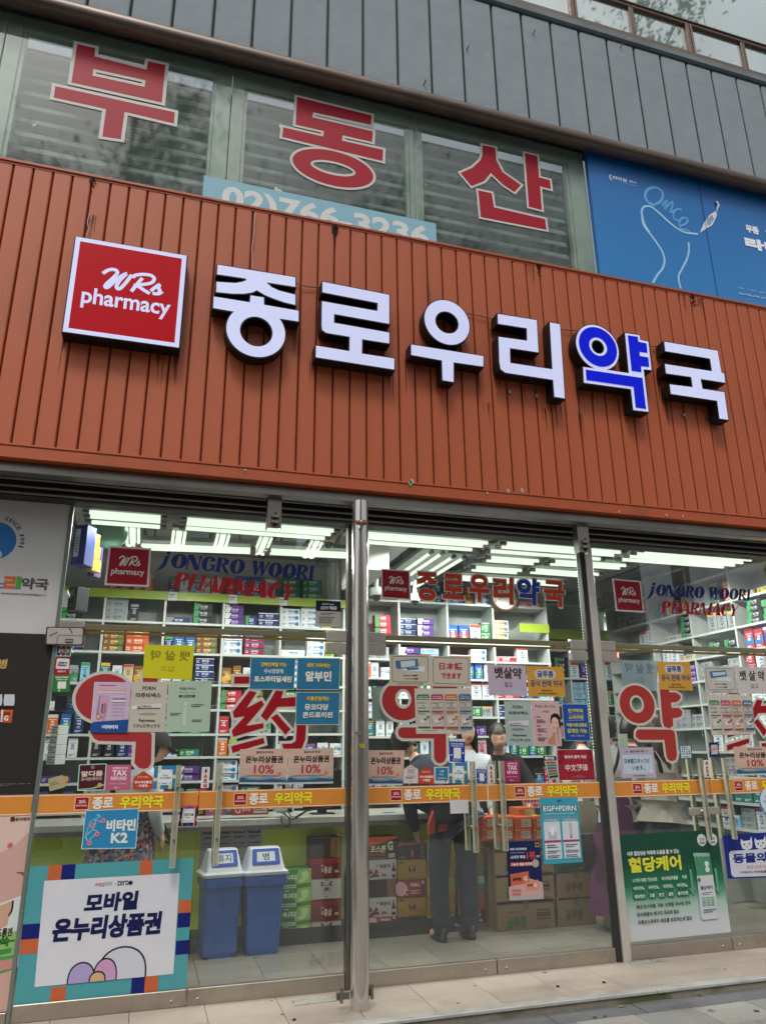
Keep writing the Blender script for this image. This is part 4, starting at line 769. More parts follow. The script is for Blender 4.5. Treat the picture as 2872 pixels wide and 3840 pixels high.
def house(q, label):
    S = Sheet(tuple((q[0], *p) for p in q[1:]), G0); m_ = ink('b8402c'); pts = [(0,.38),(.06,.3),(.42,.03),(.5,0),(.58,.03),(.94,.3),(1,.38),(1,.93),(.94,1),(.06,1),(0,.93)]; S.poly(m_, pts); S.t('ecd8c8','안녕하세요~',.2,.25,.82,.38,.0,.2); S.t('f0e4d8','온누리상품권',.08,.52,.94,.67,.06); S.t('f0e4d8','· 가맹점 ·',.18,.72,.84,.87,.05); S.done('voucher_sticker', label, 'sticker')
house(('I',(1025,1380),(1212,1380),(1203,1553),(1015,1556)), 'red house-shaped voucher sticker on the leftmost door')
def blue_voucher(q, label):
    S = sheet(*q, '2d7cae'); S.r('d3d08a',.18,0,.33,1); S.r('d3d08a',0,.5,1,.64) if False else S.r('d3d08a',.0,.52,.3,.66); S.r('d3d08a',.8,.4,1,.55); S.r('d3d08a',.68,.7,.82,1); S.r('dfe3e4',.2,.17,.83,.83)
    S.t('2a6a94','모바일',.4,.38,.62,.46,.03); S.t('2a6a94','온누리상품권',.28,.48,.76,.57,.03); S.t('28384a','zero',.38,.74,.6,.79,.05)
    for a, b_, c, d_ in ((.25,.22,.33,.235),(.25,.22,.265,.3),(.7,.22,.78,.235),(.765,.22,.78,.3),(.25,.76,.33,.775),(.25,.7,.265,.775),(.7,.76,.78,.775),(.765,.7,.78,.775)): S.r('3a4650',a,b_,c,d_)
    S.done('voucher_sticker', label, 'sticker')
blue_voucher(('I',(1222,1327),(1432,1325),(1425,1548),(1203,1552)), 'blue and cream mobile voucher sticker on the leftmost door')
S = sheet('I', (208,1452),(352,1412),(375,1530),(222,1572), 'a8a078', rad=.08); S.t('5a5236','돌려주는',.1,.35,.5,.45,.02); S.t('5a5236','카카오페이',.1,.5,.62,.62,.03); S.e('c89080',.8,.45,.12); S.done('pay_tag','tilted beige square tag at the lower left of the first door','tag')
def blue_med(q, rows, label):
    S = sheet(*q, 'b9c2b4'); m_ = mat('watery_blue_print','2a7296',.35,0,.12,5); S.r(m_,.015,.02,.985,.98)
    for col, w_, a, b_, c, d_, bo in rows: S.t('2c2822',w_,a+.006,b_+.01,c+.006,d_+.01,bo+.02,res=3) if bo > .04 else None; S.t(col,w_,a,b_,c,d_,bo,res=3)
    S.done('health_notice', label, 'notice')
YE='d8b83c'; WH='dde0d6'
blue_med(('J',(612,290),(1043,297),(1027,603),(596,600)), ((YE,'깜빡깜빡할 때는',.23,.16,.80,.29,.06),(WH,'두뇌영양제',.31,.36,.73,.5,.02),(WH,'포스파티딜세린',.1,.58,.93,.77,.06)), 'blue notice with yellow and white lettering, left one of the upper two')
blue_med(('J',(1055,295),(1470,300),(1457,605),(1045,603)), ((YE,'체력 저하에는',.22,.17,.77,.31,.045),(WH,'알부민',.2,.42,.8,.74,.06)), 'blue notice with one large white word, right one of the upper two')
blue_med(('J',(1043,622),(1465,622),(1455,938),(1037,938)), ((YE,'무릎관절에는',.24,.14,.76,.27,.045),(WH,'뮤코다당',.2,.37,.74,.56,.05),(WH,'콘드로이친',.16,.61,.84,.79,.05)), 'blue notice below the other two on the second door')
def ten(q, label):
    S = sheet(*q, 'c3a694', rad=0); S.r('c9ab9a',0,0,1,.55); S.t('3a2c2c','종로우리약국',.34,.06,.7,.14,.03); S.t('2c2224','온누리상품권',.12,.2,.9,.4,.05,res=3); S.t('a82c40','10%',.3,.46,.72,.7,.03,res=3); S.e('c07068',.84,.7,.035); S.t('5a4a4c','지류 카드형 모바일 온누리상품권 모두가능합니다',.15,.74,.82,.79,.02)
    S.poly('6f95ae',[(0,.82),(.1,.75),(.22,.82),(.42,.83),(.6,.74),(.75,.84),(.9,.8),(1,.83),(1,.95),(0,.95)]); S.poly('3c5670',[(0,.86),(.06,.8),(.2,.87),(.45,.88),(.7,.84),(1,.88),(1,.95),(0,.95)]); S.r('b9c4c4',0,.95,1,1); S.done('discount_poster', label, 'poster')
ten(('J',(512,1168),(968,1165),(953,1505),(500,1502)), 'pinkish ten percent voucher poster, left one of the pair on the second door')
ten(('J',(972,1165),(1403,1160),(1398,1495),(957,1505)), 'pinkish ten percent voucher poster, right one of the pair on the second door')
def hand(q, label):
    S = sheet(*q, 'dcdad4'); S.ro('26201e',.25,.06,.78,.30,.04,.03); S.poly('26201e',[(.38,.24),(.36,.17),(.42,.11),(.58,.1),(.66,.14),(.64,.22),(.55,.27),(.44,.27)]); [S.t('b03040',c_,.28,.36+k*.215,.74,.53+k*.215,.06,res=3) for k, c_ in enumerate('손조심')]; S.done('hand_warning_sticker', label, 'sticker')
hand(('J',(150,1340),(225,1338),(212,1538),(135,1540)), 'narrow white hand warning sticker on the second door')
S = sheet('M', (665,287),(1080,270),(1057,582),(632,588), '2f86b4'); S.ro('b8d8e4',0,0,1,1,0,.014); S.t('dfe4d8','비타민',.42,.27,.96,.56,.07,res=3); S.t('dfe4d8','K2',.52,.6,.83,.86,.07,res=3)
for p_, w in (([(.22,.12),(.27,.16),(.26,.2)],.04),([(.25,.2),(.12,.3),(.08,.5),(.05,.7)],.02),([(.2,.22),(.2,.4),(.14,.55),(.06,.66),(.1,.8)],.03),([(.22,.25),(.3,.32),(.34,.26)],.02),([(.16,.5),(.25,.55),(.26,.6),(.16,.72),(.13,.84)],.025)): S.st('7ab4cc', p_, w)
for x, y in ((.345,.28),(.155,.4),(.26,.62),(.14,.85)): S.e('cf8a9a',x,y,.045); S.e('d84a50',x,y,.022)
S.done('vitamin_poster','blue vitamin poster with a running figure below the first orange band','poster')
S = sheet('M', (1408,250),(1532,248),(1525,405),(1382,410), '1c2458')
for k, c_ in enumerate(('c8508c','c8683c','1c2458','5a3c8c','c8508c','c8683c')): S.r(c_,k*.16,0,k*.16+.1,1) if k % 2 else S.r(c_,0,k*.16,1,k*.16+.1)
S.r('dfe0dc',.14,.16,.86,.84); S.t('232a3c','zero',.25,.38,.68,.52,.025); S.e('232a3c',.74,.46,.06); S.t('232a3c','제로페이',.36,.56,.6,.62,.02); S.ro('4a5058',.2,.22,.8,.78,0,.012); S.done('pay_sticker','purple and orange bordered payment sticker straddling the first two doors','sticker')
# big teal poster; plain rounded shapes stand in for its cartoon figures
S = sheet('M', (232,722),(1505,655),(1445,1665),(108,1800), '4f9ba2')
O_='c0643c'; N_='14206c'
for c_, a, b_, c, d_ in ((O_,.11,0,.19,.13),(N_,.19,0,.27,.13),(O_,.66,0,.74,.13),(N_,0,.43,.12,.54),(O_,0,.54,.12,.645),(O_,.92,.33,1,.43),(N_,.92,.43,1,.54),(N_,.92,.64,1,.745),(O_,.20,.9,.285,1),(N_,.665,.87,.745,1),(O_,.745,.87,.825,1)): S.r(c_,a,b_,c,d_)
S.poly('d2d4da',[(.095,.115),(.915,.115),(.915,.885),(.105,.885)]); S.t('a82c3c','가치',.395,.155,.435,.185,.05); S.t('3a3a3c','삽시다',.438,.15,.5,.185,.01,.2); S.t('2a2e36','×',.517,.163,.525,.173); S.t('1c2430','zero',.53,.148,.6,.186,.025); S.e('1c2430',.612,.169,.013)
S.t('161c4c','모바일',.345,.235,.665,.375,.075,res=4,slant=.08); S.t('161c4c','온누리상품권',.175,.405,.82,.575,.075,res=4,slant=.08)
K_='26242a'
for g_, c_ in ((0,K_),(.010,'c9ccd6')): S.poly(c_,[(.60+(.15-g_)*math.cos(PI-PI*k/20),.885-(.24-g_*1.3)*math.sin(PI*k/20)**.7) for k in range(21)])
for x0_, w_, h_, c_ in ((.285,.16,.15,'a89cc8'),(.43,.145,.165,'c498c0'),(.41,.1,.075,'c8ab80')):
    S.poly(K_,[(x0_+w_/2+w_/2*math.cos(PI-PI*k/16)*1.0,.885-h_*math.sin(PI*k/16)**.7) for k in range(17)]); S.poly(c_,[(x0_+w_/2+(w_/2-.008)*math.cos(PI-PI*k/16),.885-(h_-.012)*math.sin(PI*k/16)**.7) for k in range(17)])
S.done('mobile_voucher_poster','large teal framed poster with bold navy lettering at the bottom of the leftmost door','poster')
# ---- middle pair
S = sheet('S', (330,165),(795,168),(800,520),(333,518), 'bdb5a4'); S.ro('3a4650',.06,.05,.94,.88,.06,.012); S.poly('3c6a86',[(.14,.2),(.68,.13),(.7,.38),(.22,.46),(.16,.44)]); S.poly('c2cdd2',[(.26,.22),(.62,.17),(.62,.36),(.28,.42)]); S.poly('d3d8da',[(.32,.46),(.7,.38),(.86,.36),(.83,.55),(.7,.53),(.34,.51)]); S.poly('3c7aa0',[(.4,.44),(.7,.4),(.7,.47),(.42,.5)]); S.t('20506a','EASYEF',.42,.43,.66,.47,.03); S.t('2c3234','EGFセサル軟膏5g',.32,.64,.70,.70,.03); S.t('2c3234','イージーエフ軟膏',.34,.74,.68,.80,.03); S.t('a04450','종로우리약국(チョンロウリ薬局)',.2,.91,.8,.96,.03); S.done('ointment_poster','beige ointment poster with a rounded frame, upper left of the third door','poster')
S = sheet('S', (797,178),(1248,185),(1245,530),(800,520), 'bdb5a4'); S.ro('3a4650',.05,.05,.95,.92,.06,.012); S.t('b03a44','日本語',.2,.21,.79,.46,.045,res=3); S.t('b03a44','できます',.25,.55,.76,.75,.05,res=3); S.done('japanese_notice','beige notice with red Japanese lettering on the third door','notice')
S = sheet('S', (130,535),(330,535),(335,905),(135,915), '9fb0a4', Y=.03); S.ro('76867c',.12,.08,1.4,.9,.1,.015); S.done('paper_back','back of a pale paper notice behind the left side of the third door','notice')
def acne(r, quad, halves, label, jp=False):
    S = Sheet(tuple((r, *p) for p in quad), G0); S.back('c5bdb0', .0007)
    for k, (c_, a_, b_) in enumerate(halves):
        x0 = .035+k*.243; x1 = x0+.215; S.ro(c_,x0,.13,x1,.87,.03,.006); S.r(c_,x0,.13,x1,.255,.03); S.r(c_,x0,.84,x1,.885,.02); S.t('e6e0d6',a_,x0+.035,.165,x1-.035,.19,.02); S.t('ece6dc',b_,x0+.02,.205,x1-.02,.235,.04)
        S.fine('6a6460',x0+.02,.3,x1-.02,.34,2,k); S.poly('4a4644',[(x0+.095,.365),(x0+.115,.365),(x0+.115,.38),(x0+.125,.38),(x0+.105,.395),(x0+.085,.38),(x0+.095,.38)]); S.fine('5a5452',x0+.02,.41,x1-.02,.45,2,k+5)
        S.r(c_,x0+.012,.49,x1-.012,.525); S.fine('6a6460',x0+.02,.545,x1-.02,.575,1,k+9); S.poly('d6d2cc',[(x0+.04,.7),(x0+.15,.65),(x0+.165,.73),(x0+.06,.78)]); S.poly(c_,[(x0+.1,.675),(x0+.15,.65),(x0+.16,.7),(x0+.11,.72)]); S.e(c_,x1-.035,.635,.022)
    S.fine('5a5452',.12,.915,.36,.935,1,3); S.fine('5a5452',.62,.915,.86,.935,1,3); S.r('a89f94',.498,0,.502,1); return S
acne('S',((612,548),(1252,545),(1278,1060),(632,1058)), (('2f7a54','Acnon Gel','Whiteheads'),('b0405c','Acnon Cream','Acne pimples'),('c0683c','Noscarna Gel','Acne scars'),('2c6488','Melatoning','Hyper spots')), '').done('acne_poster','four-column acne care poster over the red letter on the third door','poster')
acne('L',((1103,632),(1515,635),(1557,992),(1150,1003)), (('2f7a54','Acnon Gel','白ニキビ'),('b0405c','Acnon Cream','赤ニキビ'),('c0683c','Noscarna Gel','ニキビ跡'),('2c6488','Melatoning','色素沈着')), '').done('acne_poster','four-column acne care poster over the red character on the rightmost door','poster')
S = sheet('T', (75,272),(512,290),(530,635),(100,622), 'b6a9bb'); S.t('4a3428','뱃살약',.18,.08,.88,.45,.045,res=3); S.t('4a3428','입고',.42,.56,.62,.72,.02,res=3); S.done('handwritten_notice','lilac paper notice with brown brush lettering on the fourth door','notice')
def glu(q, label):
    S = sheet(*q, 'c5943c'); S.r('c7b9ae',.2,.1,.78,.42,.11); S.t('2a5282','글루콤',.27,.15,.71,.37,.034,res=3); S.t('2a4a78','공식 판매 약국',.07,.46,.95,.68,.03,res=3); S.t('6a3c24','종로우리약국은',.36,.77,.66,.84,.03); S.t('5a3424','온누리약국 공식 체인점입니다',.27,.87,.78,.93,.03); S.done('orange_notice', label, 'notice')
glu(('T',(520,295),(935,302),(960,640),(545,637)), 'ochre notice with blue lettering on the fourth door')
glu(('L',(645,325),(948,325),(975,590),(672,580)), 'ochre notice with blue lettering above the red letter on the fifth door')
S = sheet('T', (268,690),(565,690),(605,1195),(295,1188), 'a3b2ac'); S.t('2a2e2e','PDRN',.3,.1,.68,.17,.05,res=3); S.t('2a2e2e','리쥬비넥스',.15,.23,.88,.31,.045,res=3); S.poly('c5cccc',[(.12,.46),(.86,.43),(.88,.58),(.1,.55)]); S.poly('7a3c48',[(.14,.53),(.86,.56),(.86,.575),(.14,.55)]); S.t('3a4a52','PR 리쥬비넥스',.18,.49,.6,.53,.02); S.e('7a8a86',.45,.64,.25,.03); S.t('2a2e2e','Rejuvenex',.26,.74,.76,.81,.04,res=3); S.t('2a2e2e','リジュビネックス',.13,.84,.88,.91,.03); S.done('cream_poster','grey-green PDRN tube poster on the fourth door','poster')
S = sheet('T', (568,688),(885,692),(920,1197),(605,1192), 'c9a8a8'); S.ro('d8c4c4',0,0,1,1,0,.012); S.t('4a3c3e','Reju de Vie',.14,.08,.84,.16,.015,res=3); S.t('5a4a4c','修復霜',.38,.21,.62,.26,.0)
S.poly('b8846c',[(.55,.97),(.5,.93),(.53,.86),(.68,.78),(.72,.7),(.66,.6),(.64,.48),(.7,.36),(.82,.3),(.97,.33),(.99,.97)]); S.poly('d9b09a',[(.66,.38),(.72,.33),(.84,.33),(.93,.42),(.93,.6),(.86,.68),(.76,.71),(.68,.66),(.64,.55)]); S.poly('1c1618',[(.64,.44),(.68,.32),(.8,.27),(.94,.29),(1,.36),(1,.62),(.95,.56),(.93,.42),(.84,.36),(.74,.37),(.69,.43),(.66,.52)])
S.st('2c1c1c',[(.69,.48),(.74,.475)],.012,False); S.st('2c1c1c',[(.81,.485),(.88,.48)],.012,False); S.poly('b4545c',[(.7,.6),(.76,.592),(.82,.6),(.76,.615)]); S.poly('d6ab94',[(.78,.86),(.8,.72),(.88,.62),(.95,.6),(.99,.8),(.98,.97),(.8,.97)]); S.poly('8c8aa4',[(.84,.58),(.92,.58),(.9,.8),(.92,.95),(.88,.95),(.85,.78)])
for k in range(3): S.t('6a3a40',('✓ PDRN','✓ 膠原蛋白','✓ 玻尿酸')[k],.1,.345+k*.2,.3,.375+k*.2,.03); S.fine('5a4446',.16,.41+k*.2,.5,.50+k*.2,3,k)
S.done('model_poster','pink cream poster with a dark-haired woman holding a tube, fourth door','poster')
S = sheet('T', (918,718),(1208,722),(1243,1140),(952,1138), 'b9c4cc'); S.r('1f4a9c',.015,.012,.985,.988)
for w_, a, b_, c, d_ in (('민생회복',.22,.13,.8,.24),('소비쿠폰',.22,.31,.8,.42),('서울사랑상품권',.1,.52,.9,.62),('결제만 가능',.12,.67,.89,.79),('(카드는 사용 불가)',.25,.84,.77,.89)): S.t('c9c23c',w_,a,b_,c,d_,.05 if d_-b_ > .06 else .02,res=3)
S.r('c9ccd0',.2,.275,.8,.282); S.r('c9ccd0',.2,.445,.8,.452); S.done('coupon_notice','blue notice with yellow lettering beside the square steel post','notice')
S = sheet('T', (858,1235),(1265,1232),(1300,1580),(885,1585), 'c3b4b4'); S.r('9c2634',.012,.015,.988,.985); S.t('ddd3cf','중국어 통역 직원',.2,.19,.8,.30,.05,res=3); S.t('e6dedc','中文翻译',.2,.48,.82,.70,.015,res=3); S.t('d3a8a8','종로우리약국',.5,.83,.62,.86); S.t('d3a8a8','JONGRO WOORI PHARMACY',.35,.88,.72,.91)
for x, y, r_ in ((.09,.12,.035),(.17,.08,.03),(.08,.4,.045),(.15,.3,.03),(.87,.1,.03),(.94,.18,.035),(.9,.35,.045),(.95,.5,.03)): S.e('7c1c2c',x,y,r_); S.st('7c1c2c',[(x,0),(x,y)],.004,False)
for x in range(8): S.st('7c1c2c',[(.55+x*.055,.97),(.575+x*.055,.93),(.6+x*.055,.97)],.006)
S.done('chinese_notice','red notice with white Chinese lettering on the fourth door','notice')
ten(('S',(70,1243),(503,1243),(480,1640),(70,1640)), 'pinkish ten percent voucher poster beside the round pillar on the third door')
S = Sheet((('S',485,1403),('S',655,1403),('S',655,1618),('S',485,1618)), G0); pts=[(0,.25),(.5,0),(1,.25),(1,1),(0,1)]; S.poly('b8a0a0',pts); S.poly('cfc8c4',[(.03,.27),(.5,.04),(.97,.27),(.97,.98),(.03,.98)]); S.t('a03c4c','VISION',.28,.27,.73,.35,.05); S.t('a03c4c','STORE',.28,.38,.73,.46,.05); S.r('a03c4c',.28,.55,.73,.57); S.st('a03c4c',[(.28,.22),(.5,.13),(.73,.22)],.025,False); S.fine('4a4444',.16,.63,.84,.76,2); S.fine('4a4444',.4,.85,.6,.89,1); S.done('vision_sticker','white house-shaped VISION STORE sticker on the third door','sticker')
house(('S',(658,1425),(832,1425),(832,1622),(658,1622)), 'red house-shaped voucher sticker on the third door')
S = sheet('S', (833,1430),(1000,1428),(1002,1618),(833,1618), 'cdc6ba'); S.poly('2f78a0',[(.1,.07),(.93,.07),(.93,.82),(.82,.82),(.82,.95),(.65,.82),(.1,.82)]); S.t('dfe8ec','서울',.38,.2,.66,.34,.01,.1); S.t('dfe8ec','Pay',.37,.4,.63,.56,.0,.1); S.t('dfe8ec','사용가능합니다',.2,.64,.82,.73,.01,.1); S.done('seoul_pay_sticker','white and blue speech bubble payment sticker on the third door','sticker')
blue_voucher(('S',(1003,1382),(1202,1380),(1205,1615),(1003,1615)), 'blue and cream mobile voucher sticker on the third door')
def qr(q, label, simple=False):
    S = sheet(*q, '1f3f9c', rad=.05); S.r('dfe2e2',0,0,1,.11,.04); S.t('28406c','KAKAO  Alipay+',.1,.03,.7,.08,.03); S.e('28406c',.82,.055,.03)
    S.t('e4e6ee','SCAN FOR OFFERS',.1,.18,.9,.25,.05); S.t('d0d4e4','扫码享优惠 掃碼即享',.1,.28,.9,.34,.03); S.r('dfe2e2',.27,.38,.75,.85,.04); S.e('e4e6ea',.88,.6,.05); S.e('e4e6ea',.12,.7,.05); S.fine('c0c8e0',.2,.88,.85,.95,2); S.done('offer_sticker', label, 'sticker')
qr(('S',(1008,1113),(1178,1118),(1180,1380),(1005,1372)), 'blue offer sticker above the mobile voucher sticker, third door')
qr(('S',(1305,1435),(1422,1440),(1428,1613),(1318,1615)), 'small blue offer sticker between the pull bars of the third door')
hand(('S',(1437,1405),(1510,1405),(1520,1615),(1443,1615)), 'narrow white hand warning sticker on the fourth door')
tax(('T',(262,1362),(440,1360),(452,1605),(270,1603)), 'a02c62', 'magenta tax refund sign on the fourth door')
S = sheet('V', (988,310),(1200,308),(1206,465),(993,472), 'cfced2'); S.done('blank_paper','blank white paper square under the third orange band','paper')
S = sheet('O', (1145,152),(1380,148),(1413,550),(1170,565), '3f9db2'); S.e('3a4a52',.5,.045,.05,.012); S.t('2a3438','MEDI CALM',.42,.06,.6,.075,.02); S.t('1c2226','EGF+PDRN',.05,.12,.96,.215,.12,res=3); S.t('dfe6e6','EGF+PDRN',.07,.125,.94,.21,.045,res=3); S.t('dfe6ea','Clinically tested for sensitive skin & for irritation',.08,.235,.88,.265,.0)
for k in range(2):
    x0=.06+k*.47; x1=x0+.42; S.r('cfd6da',x0,.29,x1,.93); S.r('5aa8b4',x0,.29,x1,.37); S.t('b03a6a',('EGF + PDRN','EGF (10ppm)')[k],x0+.06,.305,x1-.06,.325,.03); S.t('d6e6e8',('ACTIVE SYNERGY MASK','ACTIVE VITAL CREAM')[k],x0+.06,.335,x1-.06,.355,.02); S.r('a83a70',x0,.65,x1,.685)
    (S.r('b4bac2',x0+.1,.42,x0+.32,.64),S.r('d8dce0',x0+.1,.42,x0+.32,.52),S.r('e6eaec',x0+.17,.47,x0+.25,.57)) if not k else (S.r('b0b6b6',x0+.18,.4,x0+.25,.58),S.r('8a9090',x0+.185,.58,x0+.245,.63))
    S.fine('2c3236',x0+.05,.71,x1-.05,.77,2,k); S.fine('2c3236',x0+.05,.80,x1-.05,.85,2,k+3); S.fine('2c3236',x0+.05,.87,x1-.05,.92,2,k+6)
S.done('egf_poster','teal EGF+PDRN poster hanging below the fourth orange band','poster')
S = sheet('O', (938,425),(1145,418),(1170,778),(957,788), '1c2650'); S.ro('c0a050',.86,.03,.97,.11,0,.02); S.t('d0d4e0','빠른 피로회복엔?',.1,.11,.6,.155,.04); S.fine('a8aec4',.1,.185,.52,.205,1); S.t('d8dce6','소비자 투표',.1,.24,.54,.3,.04); S.t('c84a3c','1위',.58,.18,.82,.32,.06,res=3); S.t('d8dce6','선정',.86,.25,.96,.29,.03); S.r('b8402c',.08,.36,.74,.43); S.t('ecdcd4','고농축 앰플 영양제',.1,.37,.72,.42,.04); S.e('a8a890',.83,.39,.1)
S.poly('c4a09c',[(0,.78),(.5,.62),(1,.72),(1,.98),(0,.98)]); S.r('b0a8a8',0,.93,1,1); S.poly('c4664c',[(.06,.56),(.6,.52),(.62,.72),(.07,.76)]); S.poly('d08a70',[(.48,.70),(.88,.67),(.9,.83),(.5,.86)]); S.t('3a2820','글루콤',.12,.62,.38,.68,.05); S.t('f0e0d8','G',.44,.6,.55,.68,.05); S.t('3a2820','글루콤',.54,.74,.7,.78,.03); S.t('f0e0d8','G',.73,.73,.82,.79,.05); S.r('b8706c',.08,.82,.36,.86,.02); S.r('b8706c',.08,.88,.34,.92,.02); S.done('drink_poster','navy tonic poster with two orange boxes on the fourth door','poster')
# ---- right pair
S = sheet('L', (0,1128),(50,1128),(78,1412),(0,1412), 'a02c38') if False else None
S = sheet('L', (296,1118),(608,1112),(640,1395),(318,1400), 'b3a8b8'); S.r('b8c8d4',.07,.24,.94,.86,.02); S.t('5a4450','일본어 통역 직원',.3,.09,.72,.17,.04); S.e('6a5a66',.2,.13,.02); S.e('6a5a66',.8,.13,.02); S.t('4a3a44','日本語スタッフが',.12,.36,.86,.52,.02,res=3); S.t('4a3a44','います。',.33,.6,.68,.74,.02,res=3); S.fine('5a4a54',.35,.9,.68,.95,1); S.e('d8d4d8',.86,.78,.05); S.done('japanese_staff_notice','lilac notice for Japanese-speaking staff on the fifth door','notice')
S = sheet('L', (312,308),(650,318),(645,595),(325,555), '9fb0ba', Y=.02); mirror(S,'76858e','뱃 살 약',.1,.1,.9,.45,.03); mirror(S,'76858e','입고',.4,.6,.62,.75,.0); S.done('paper_back','pale blue back of a handwritten notice, mirrored, on the fifth door','notice')
S = sheet('L', (1068,362),(1365,370),(1388,612),(1098,615), 'bdbab0'); S.ro('36567c',.06,.07,.95,.88,.07,.012); S.poly('3c6a90',[(.18,.2),(.68,.14),(.72,.36),(.2,.45)]); S.poly('b8c8d2',[(.26,.24),(.66,.2),(.68,.3),(.28,.38)]); S.poly('ccd2d4',[(.36,.46),(.82,.4),(.84,.56),(.4,.53)]); S.t('2c3234','EGFセサル軟膏5g',.3,.64,.7,.70,.03); S.t('2c3234','イージーエフ軟膏',.33,.75,.68,.81,.03); S.t('a04450','종로우리약국(チョンロウリ薬局)',.2,.92,.8,.97,.02); S.done('ointment_poster','framed ointment poster at the top of the rightmost door','poster')
S = sheet('L', (1368,370),(1690,375),(1715,618),(1392,620), 'c3bfba'); S.t('25221e','뱃 살 약',.1,.14,.8,.52,.03,res=3); S.t('25221e','입고',.38,.64,.6,.8,.01,res=3); S.done('handwritten_notice','white notice with black brush lettering at the right edge','notice')
ten(('L',(1348,1108),(1720,1108),(1740,1365),(1380,1372)), 'pinkish ten percent voucher poster on the rightmost door')
hand(('L',(1072,1232),(1128,1230),(1142,1385),(1080,1388)), 'narrow white hand warning sticker between the two right-hand doors')
S = sheet('L', (848,1092),(958,1088),(970,1220),(862,1225), '28507c', rad=.06); S.r('c3d0d8',.08,.07,.93,.93,.05)
for j in range(3):
    for i in range(4): S.e(('b04a50','3c78a0','4c9064','c08a4c')[(i+j) % 4], .22+i*.19,.32+j*.15,.06)
S.fine('2a4464',.2,.12,.8,.22,2); S.fine('2a4464',.2,.8,.8,.88,1); S.done('card_list_sticker','small blue-framed payment card sticker on the fifth door','sticker')
S = sheet('L', (1122,1068),(1212,1065),(1222,1200),(1130,1205), '232a5c'); S.r('a83a64',.0,.3,.14,.6); S.r('c0603c',.86,.4,1,.7); S.r('b9b4b0',.2,.18,.85,.82); S.t('30303c','제로페이',.3,.42,.76,.53,.03); S.done('pay_sticker','navy payment sticker on the rightmost door beside the crack','sticker')
S = sheet('P', (255,545),(1145,497),(1268,1400),(343,1492), '0c4a34')
gm = mat('green_fade_print', '0c4a34', .4); n_ = gm.node_tree.nodes; l_ = gm.node_tree.links; tc_ = n_.new('ShaderNodeTexCoord'); sp_ = n_.new('ShaderNodeSeparateXYZ'); l_.new(tc_.outputs['Object'], sp_.inputs[0]); mr_ = n_.new('ShaderNodeMapRange'); mr_.inputs[1].default_value = S.q[3].z; mr_.inputs[2].default_value = S.q[0].z; l_.new(sp_.outputs[2], mr_.inputs[0]); cr_ = n_.new('ShaderNodeValToRGB'); l_.new(mr_.outputs[0], cr_.inputs[0])
el = cr_.color_ramp.elements; el[0].position = .12; el[0].color = (*hx('c3c8cc'), 1); el[1].position = .72; el[1].color = (*hx('0b4634'), 1)
for pos, c_ in ((.3,'a3bfb0'),(.42,'4c9070'),(.52,'1f6a4c')): e_ = el.new(pos); e_.color = (*hx(c_), 1)
l_.new(cr_.outputs[0], n_['Principled BSDF'].inputs['Base Color']); S.r(gm, 0,0,1,1)
for x, t_ in ((.83,'건강'),(.94,'GMP')): S.e('cfd6d4',x,.095,.047); S.t('2c6a7a',t_,x-.025,.075,x+.025,.1,.03); S.e('c07a4c',x,.12,.03,.008); S.e('6aa8b8',x,.132,.03,.006)
S.t('d6dcd4','식후 혈당상승 억제에 도움을 줄 수 있는',.085,.165,.59,.21,.04); S.t('d8d83c','혈당케어',.09,.225,.595,.37,.05,res=4)
row = [(.41,.475,(('11가지 복합 기능성분',.1,.36),('바나바잎추출물',.375,.56),('아연',.575,.645))),(.485,.55,(('비타민B₁',.1,.23),('비타민B₂',.24,.37),('비타민B₆',.38,.505),('비타민B₁₂',.515,.645))),(.56,.625,(('펜토텐산',.1,.23),('크롬',.24,.32),('망간',.33,.41),('셀렌',.42,.495),('몰리브덴',.51,.64)))]
for y0, y1, it in row:
    for w_, a, b_ in it: S.r('2a7050',a,y0,b_,y1,.02); S.t('d6e0d8',w_,a+.015,y0+.015,b_-.015,y1-.015,.02)
for k, w_ in enumerate(('· 체내 탄수화물, 지방, 단백질 대사에 관여','· 탄수화물과 에너지 대사에 필요','· 유해산소로부터 세포를 보호하는데 필요')): S.t('2c3a38',w_,.105,.67+k*.07,(.635,.52,.635)[k],.71+k*.07,.02)
S.poly('4a8a6a',[(.72,.215),(.885,.225),(.89,.44),(.73,.44)]); S.poly('8fb4a0',[(.72,.215),(.885,.225),(.885,.26),(.72,.25)]); S.poly('c3c8cc',[(.73,.44),(.89,.44),(.895,.83),(.88,.86),(.73,.86),(.72,.83)]); S.t('28343c','혈당케어',.75,.54,.87,.58,.03); S.fine('4a5a5c',.76,.6,.86,.63,2); [S.r('7aa890',.75+(k % 3)*.042,.65+(k//3)*.022,.785+(k % 3)*.042,.667+(k//3)*.022) for k in range(12)]; S.fine('4a5a5c',.75,.76,.88,.8,2); S.e('cfe0d4',.84,.33,.022); S.e('cfe0d4',.84,.385,.022); S.e('2f7a54',.745,.48,.015)
for x, y in ((.67,.62),(.92,.63),(1.0,.52)): S.poly('5f9a80' if x < .95 else '3c7a60',[(x-.012,y-.25),(x+.012,y-.25),(x+.012,y-.07),(x+.035,y-.07),(x,y),(x-.035,y-.07),(x-.012,y-.07)]) if x < .95 else None
S.done('green_health_poster','tall green poster fading to white with a sachet on the fifth door','poster')
S = sheet('P', (1195,548),(1900,500),(1925,905),(1240,930), '1c2c7c'); S.r('c9ccd6',.05,.37,1,.97,.04); S.t('1c2c7c','동물의약품',.09,.44,.82,.66,.06,res=3); S.t('c08a7a','취급·판매 허가 약국',.25,.72,.64,.80,.02); S.t('2c3048','이제부터 반려동물약 약국에서 상담하세요',.16,.84,.92,.90,.02)
